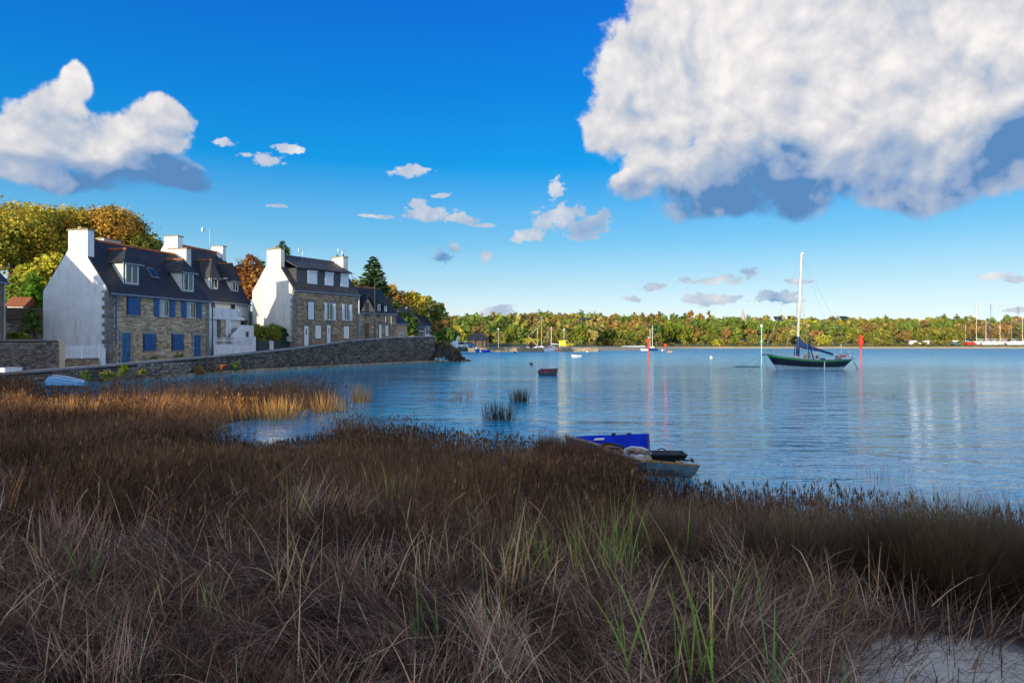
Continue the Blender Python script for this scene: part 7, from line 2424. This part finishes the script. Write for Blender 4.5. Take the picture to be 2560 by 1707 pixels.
v, f, c, _ = blades(B, l0[i_] * g_.uniform(0.7, 1.15, n), np.interp(B[:, 1], [3, 9], [0.0040, 0.0075]) * g_.uniform(0.6, 1.3, n), az0[i_] + g_.normal(size=n) * 0.34, ln0[i_] + g_.normal(size=n) * 0.22, bd0[i_] + g_.normal(size=n) * 0.2,
                    np.array([0.25, 0.170, 0.135]) * (tn0[i_] * g_.uniform(0.6, 1.3, n))[:, None], 5)
parts.append((v, f, c))
v, f, c = merge(parts)
tag(link('dead_grass', np_mesh('dead_grass', v, f, M['blade'], c)), kind='stuff')

# litter of broken stems on the sand
n = 1500
P2 = np.stack([g_.normal(3.2, 0.9, n), g_.normal(4.9, 1.0, n)], 1)
v, f, c, _ = blades(np.column_stack([P2, marsh_z(P2) + 0.015]), g_.uniform(0.05, 0.3, n), g_.uniform(0.003, 0.008, n), g_.uniform(0, 6.28, n), np.full(n, 1.5), np.zeros(n), np.array([0.07, 0.05, 0.04]) * g_.uniform(0.5, 2.5, (n, 1)), 1, face=None)
tag(link('stem_litter', np_mesh('stem_litter', v, f, M['blade'], c)), kind='stuff')


def tuft(label, px, py, n, h, rad, cols, w_=0.012, lean=0.15, tipc=None, name='reed_tuft', cat='reeds', z=None, group=None, seed=1, segs=3, bend=0.2, radial=0.5):
    r = np.random.default_rng(seed + int(px))
    zz_ = 0.0 if z is None else z
    q = on_ground(px, py, zz_)
    a = r.uniform(0, 6.28, n); rr = rad * np.sqrt(r.random(n))
    x = rr * np.cos(a); y = rr * np.sin(a)
    az = a + r.normal(size=n) * radial
    col = np.array(cols)[r.integers(0, len(cols), n)] * r.uniform(0.55, 1.35, (n, 1))
    v, f, c, tip = blades(np.column_stack([x, y, np.full(n, -0.12)]), h * r.uniform(0.6, 1.15, n) + 0.12, w_ * r.uniform(0.6, 1.3, n), az, np.abs(r.normal(size=n)) * lean + rr / rad * lean, r.uniform(0, 1, n) * bend, col, segs, tipc=None if tipc is None else np.array([tipc]) * r.uniform(0.5, 1.3, (n, 1)))
    o = link(name, np_mesh(name, v, f, M['blade'], c)); o.location = q
    return tag(o, label, cat, group)


DK = [(0.045, 0.045, 0.035), (0.07, 0.055, 0.04), (0.03, 0.04, 0.035)]
GD = [(0.48, 0.27, 0.08), (0.38, 0.20, 0.07), (0.30, 0.19, 0.08)]
PK = [(0.40, 0.22, 0.13), (0.32, 0.20, 0.14)]
GT = 'tufts of reeds standing in the open water'
tuft('dark reed tuft standing in open water, upper right of the pair', 1298, 1003, 160, 0.62, 0.42, DK, 0.022, 0.12, group=GT)
tuft('dark reed tuft in open water, lower left and wider of the pair', 1247, 1048, 210, 0.62, 0.55, DK, 0.018, 0.14, group=GT)
tuft('bright golden reed tuft standing in the inlet nearest the reed bed', 808, 1030, 130, 0.85, 0.40, GD, 0.022, 0.2, group=GT)
tuft('golden-brown reed tuft standing alone in the inlet', 903, 1004, 120, 0.80, 0.38, GD, 0.024, 0.16, group=GT)
tuft('pale golden tuft right of the bright golden one in the inlet', 850, 1026, 60, 0.6, 0.35, GD, 0.018, 0.2, group=GT)
tuft('tiny pinkish reed tuft between golden tuft and open water', 1075, 998, 20, 0.5, 0.18, PK, 0.018, 0.08, group=GT)
tuft('sparse pale reed tuft left of the dark pair', 1148, 996, 40, 0.6, 0.38, PK, 0.014, 0.1, group=GT)
tuft('sparse pink-grey stems right beside the sparse pale tuft', 1172, 992, 24, 0.75, 0.16, PK, 0.014, 0.08, group=GT)
tuft('short faint reed stems low in the water below the pale tuft', 1123, 1005, 18, 0.3, 0.25, PK, 0.012, 0.1, group=GT)
tuft('thin dark stems poking out of the water below the sailing boat', 2230, 992, 26, 0.16, 0.4, DK, 0.012, 0.1, group=GT)
tuft('thin row of dark stems in the water near the right bank', 2205, 1195, 40, 0.22, 0.50, DK, 0.008, 0.06, group=GT)
tuft('bright sunlit golden grass clump at the reed bed edge', 690, 1045, 260, 0.75, 0.9, GD, 0.024, 0.25, name='golden_grass', group=None)
tuft('golden clump of grass in the sunlit strip at the left', 400, 1058, 300, 0.85, 1.0, GD, 0.022, 0.25, name='golden_grass')
tuft('pale golden grass clump in the sunlit strip farther left', 180, 1062, 420, 0.9, 1.5, GD, 0.022, 0.3, name='golden_grass')

BR = [(0.06, 0.05, 0.03), (0.035, 0.045, 0.03), (0.02, 0.045, 0.03), (0.015, 0.03, 0.022)]
GM = 'big rush tussocks on the near bank'
for px, py, n, h, rad, lb, sd in ((2370, 1490, 8600, 0.90, 0.34, 'largest fan-shaped brown rush tussock at the right edge of the bank', 3), (1985, 1440, 2600, 0.70, 0.26, 'brown rush tussock left of the bare sand patch', 4),
                                  (1700, 1420, 2600, 0.68, 0.30, 'leaning brown rush tussock right of centre on the bank', 5), (2560, 1450, 2600, 0.8, 0.3, 'rush tussock cut off by the right edge of the view', 6),
                                  (2120, 1405, 1800, 0.6, 0.3, 'low rush tussock between the two largest on the right', 7)):
    tuft(lb, px, py, n, h, rad, BR, 0.0075, 0.50, tipc=(0.24, 0.15, 0.075), name='rush_tussock', cat='rushes', z=0.32, group=GM, seed=sd, segs=4, bend=0.55, radial=0.7)

# green reed plants: each leaf a part
leaf_cols = [(0.10, 0.26, 0.035), (0.16, 0.30, 0.04), (0.06, 0.20, 0.07), (0.22, 0.27, 0.05)]
GR = 'green reed plants among the dead grass'
PL = [(1240, 1640, 2, 1.3, 'single tall yellow-green reed leaf at the bottom centre-left', 0.018, (0.13, 0.19, 0.04)), (1600, 1690, 8, 0.95, 'loose group of bright green reed leaves at the bottom, right of centre', 0.017, (0.15, 0.29, 0.05)),
      (1745, 1690, 9, 1.05, 'tallest bright green reed leaves right of bottom centre', 0.018, (0.17, 0.32, 0.05)), (1960, 1690, 6, 0.7, 'short broad green blades at the bottom edge beside the sand', 0.020, (0.06, 0.27, 0.09)),
      (2130, 1700, 5, 0.6, 'bright green leaves leaning over the bare sand patch', 0.012, (0.09, 0.24, 0.04)), (1475, 1420, 60, 0.72, 'dense fresh green grass clump in the middle of the bank', 0.012, (0.17, 0.31, 0.06)),
      (1555, 1380, 44, 0.85, 'fresh green grass clump just right of the dense one', 0.012, (0.16, 0.31, 0.07)), (1330, 1430, 24, 0.62, 'green blades beside broken straw stalks in the centre', 0.012, (0.12, 0.26, 0.04)),
      (755, 1330, 12, 0.7, 'slim green blades behind the tall straw stalks at the left', 0.013, (0.14, 0.28, 0.03)), (975, 1260, 24, 0.75, 'thin green leaves left of the centre near the dark rushes', 0.010, (0.14, 0.26, 0.05)),
      (650, 1215, 10, 0.7, 'small green blades standing in the dark rushes at the left', 0.010, (0.10, 0.30, 0.04)), (540, 1600, 5, 0.5, 'green leaves low in the tangled grass at lower left', 0.012, (0.06, 0.24, 0.04)),
      (195, 1500, 5, 0.6, 'dark green blades among broken straw at the left', 0.014, (0.06, 0.22, 0.04)), (1090, 1610, 12, 0.55, 'dark green leaves in the tangled grass at bottom centre', 0.014, (0.04, 0.20, 0.05)),
      (2070, 1475, 6, 0.45, 'yellow-green leaves on a thin stem above the sand', 0.010, (0.20, 0.28, 0.03)), (1840, 1480, 16, 0.65, 'pale green drooping leaves left of the largest tussock', 0.012, (0.14, 0.28, 0.10))]
for px, py, n, h, lb, w_, cl in PL:
    z = 0.55 if py > 1450 else 0.42
    q = on_ground(px, py + 40, z)
    q.z = float(marsh_z([(q.x, q.y)])[0])
    r = root('reed_plant', lb, 'reed', tuple(q), 0, GR)
    rr = random.Random(px)
    for i in range(n):
        a = rr.uniform(0, 6.28)
        v, f, c, _ = blades(np.array([[rr.gauss(0, 0.05 + 0.004 * n), rr.gauss(0, 0.05 + 0.003 * n), 0]]), np.array([h * rr.uniform(0.7, 1.15)]), np.array([w_ * rr.uniform(0.7, 1.2)]), np.array([a]), np.array([rr.uniform(0.02, 0.25)]),
                            np.array([rr.uniform(0.0, 0.9)]), np.array([cl]) * rr.uniform(0.6, 1.1), 6, tipc=np.array([[0.34, 0.26, 0.10]]), face=np.array([rr.uniform(-0.9, 0.9)]))
        link('leaf', np_mesh('leaf', v, f, M['blade'], c, smooth=True), r)

# broken straw stalks standing in clumps
GS = 'clumps of broken straw stalks'
for px, py, n, h, lb in ((735, 1540, 18, 1.15, 'tallest clump of straw-coloured broken stalks left of centre'), (1270, 1500, 16, 0.95, 'clump of bent straw stalks in the centre of the bank'), (1765, 1640, 4, 0.9, 'two tall straw stalks with brown tips right of centre'),
                         (120, 1540, 12, 0.9, 'broken pale stalks at the left side of the bank'), (480, 1640, 8, 0.7, 'crossed broken stalks in the lower left tangle'), (1060, 1480, 12, 0.8, 'leaning pale stalks left of the central clump'),
                         (330, 1440, 10, 0.85, 'bent pale stalks behind the crossed ones at the left'), (20, 1400, 4, 0.9, 'thin brown reed mace stalk at the left edge of the view')):
    q = on_ground(px, py, 0.5); q.z = float(marsh_z([(q.x, q.y)])[0])
    r = root('straw_stalks', lb, 'stalks', tuple(q), 0, GS)
    rr = random.Random(px + 1)
    for i in range(n):
        a = rr.uniform(0, 6.28); le = rr.uniform(0.03, 0.35); hh = h * rr.uniform(0.5, 1.05); b0_ = (rr.gauss(0, 0.10), rr.gauss(0, 0.08), -0.02)
        p1 = (b0_[0] + math.sin(le) * math.cos(a) * hh, b0_[1] + math.sin(le) * math.sin(a) * hh, math.cos(le) * hh)
        v, f, c, tp_ = blades(np.array([b0_]), np.array([hh]), np.array([0.016 * rr.uniform(0.5, 1.2)]), np.array([a]), np.array([le * 0.7]), np.array([rr.choice([0.1, 0.3, 0.6, 1.5])]),
                              np.array([[0.44, 0.33, 0.20]]) * rr.uniform(0.45, 1.1), 7, face=np.array([rr.uniform(-1.2, 1.2)]))
        if rr.random() < 0.2:
            v2, f2, c2, _ = blades(tp_, np.array([rr.uniform(0.12, 0.35)]), np.array([0.008]), np.array([a + rr.uniform(-1, 1)]), np.array([1.9]), np.array([0.5]), np.array([[0.3, 0.21, 0.13]]), 3)
            v, f, c = merge([(v, f, c), (v2, f2, c2)])
        link('stalk', np_mesh('stalk', v, f, M['blade'], c), r)
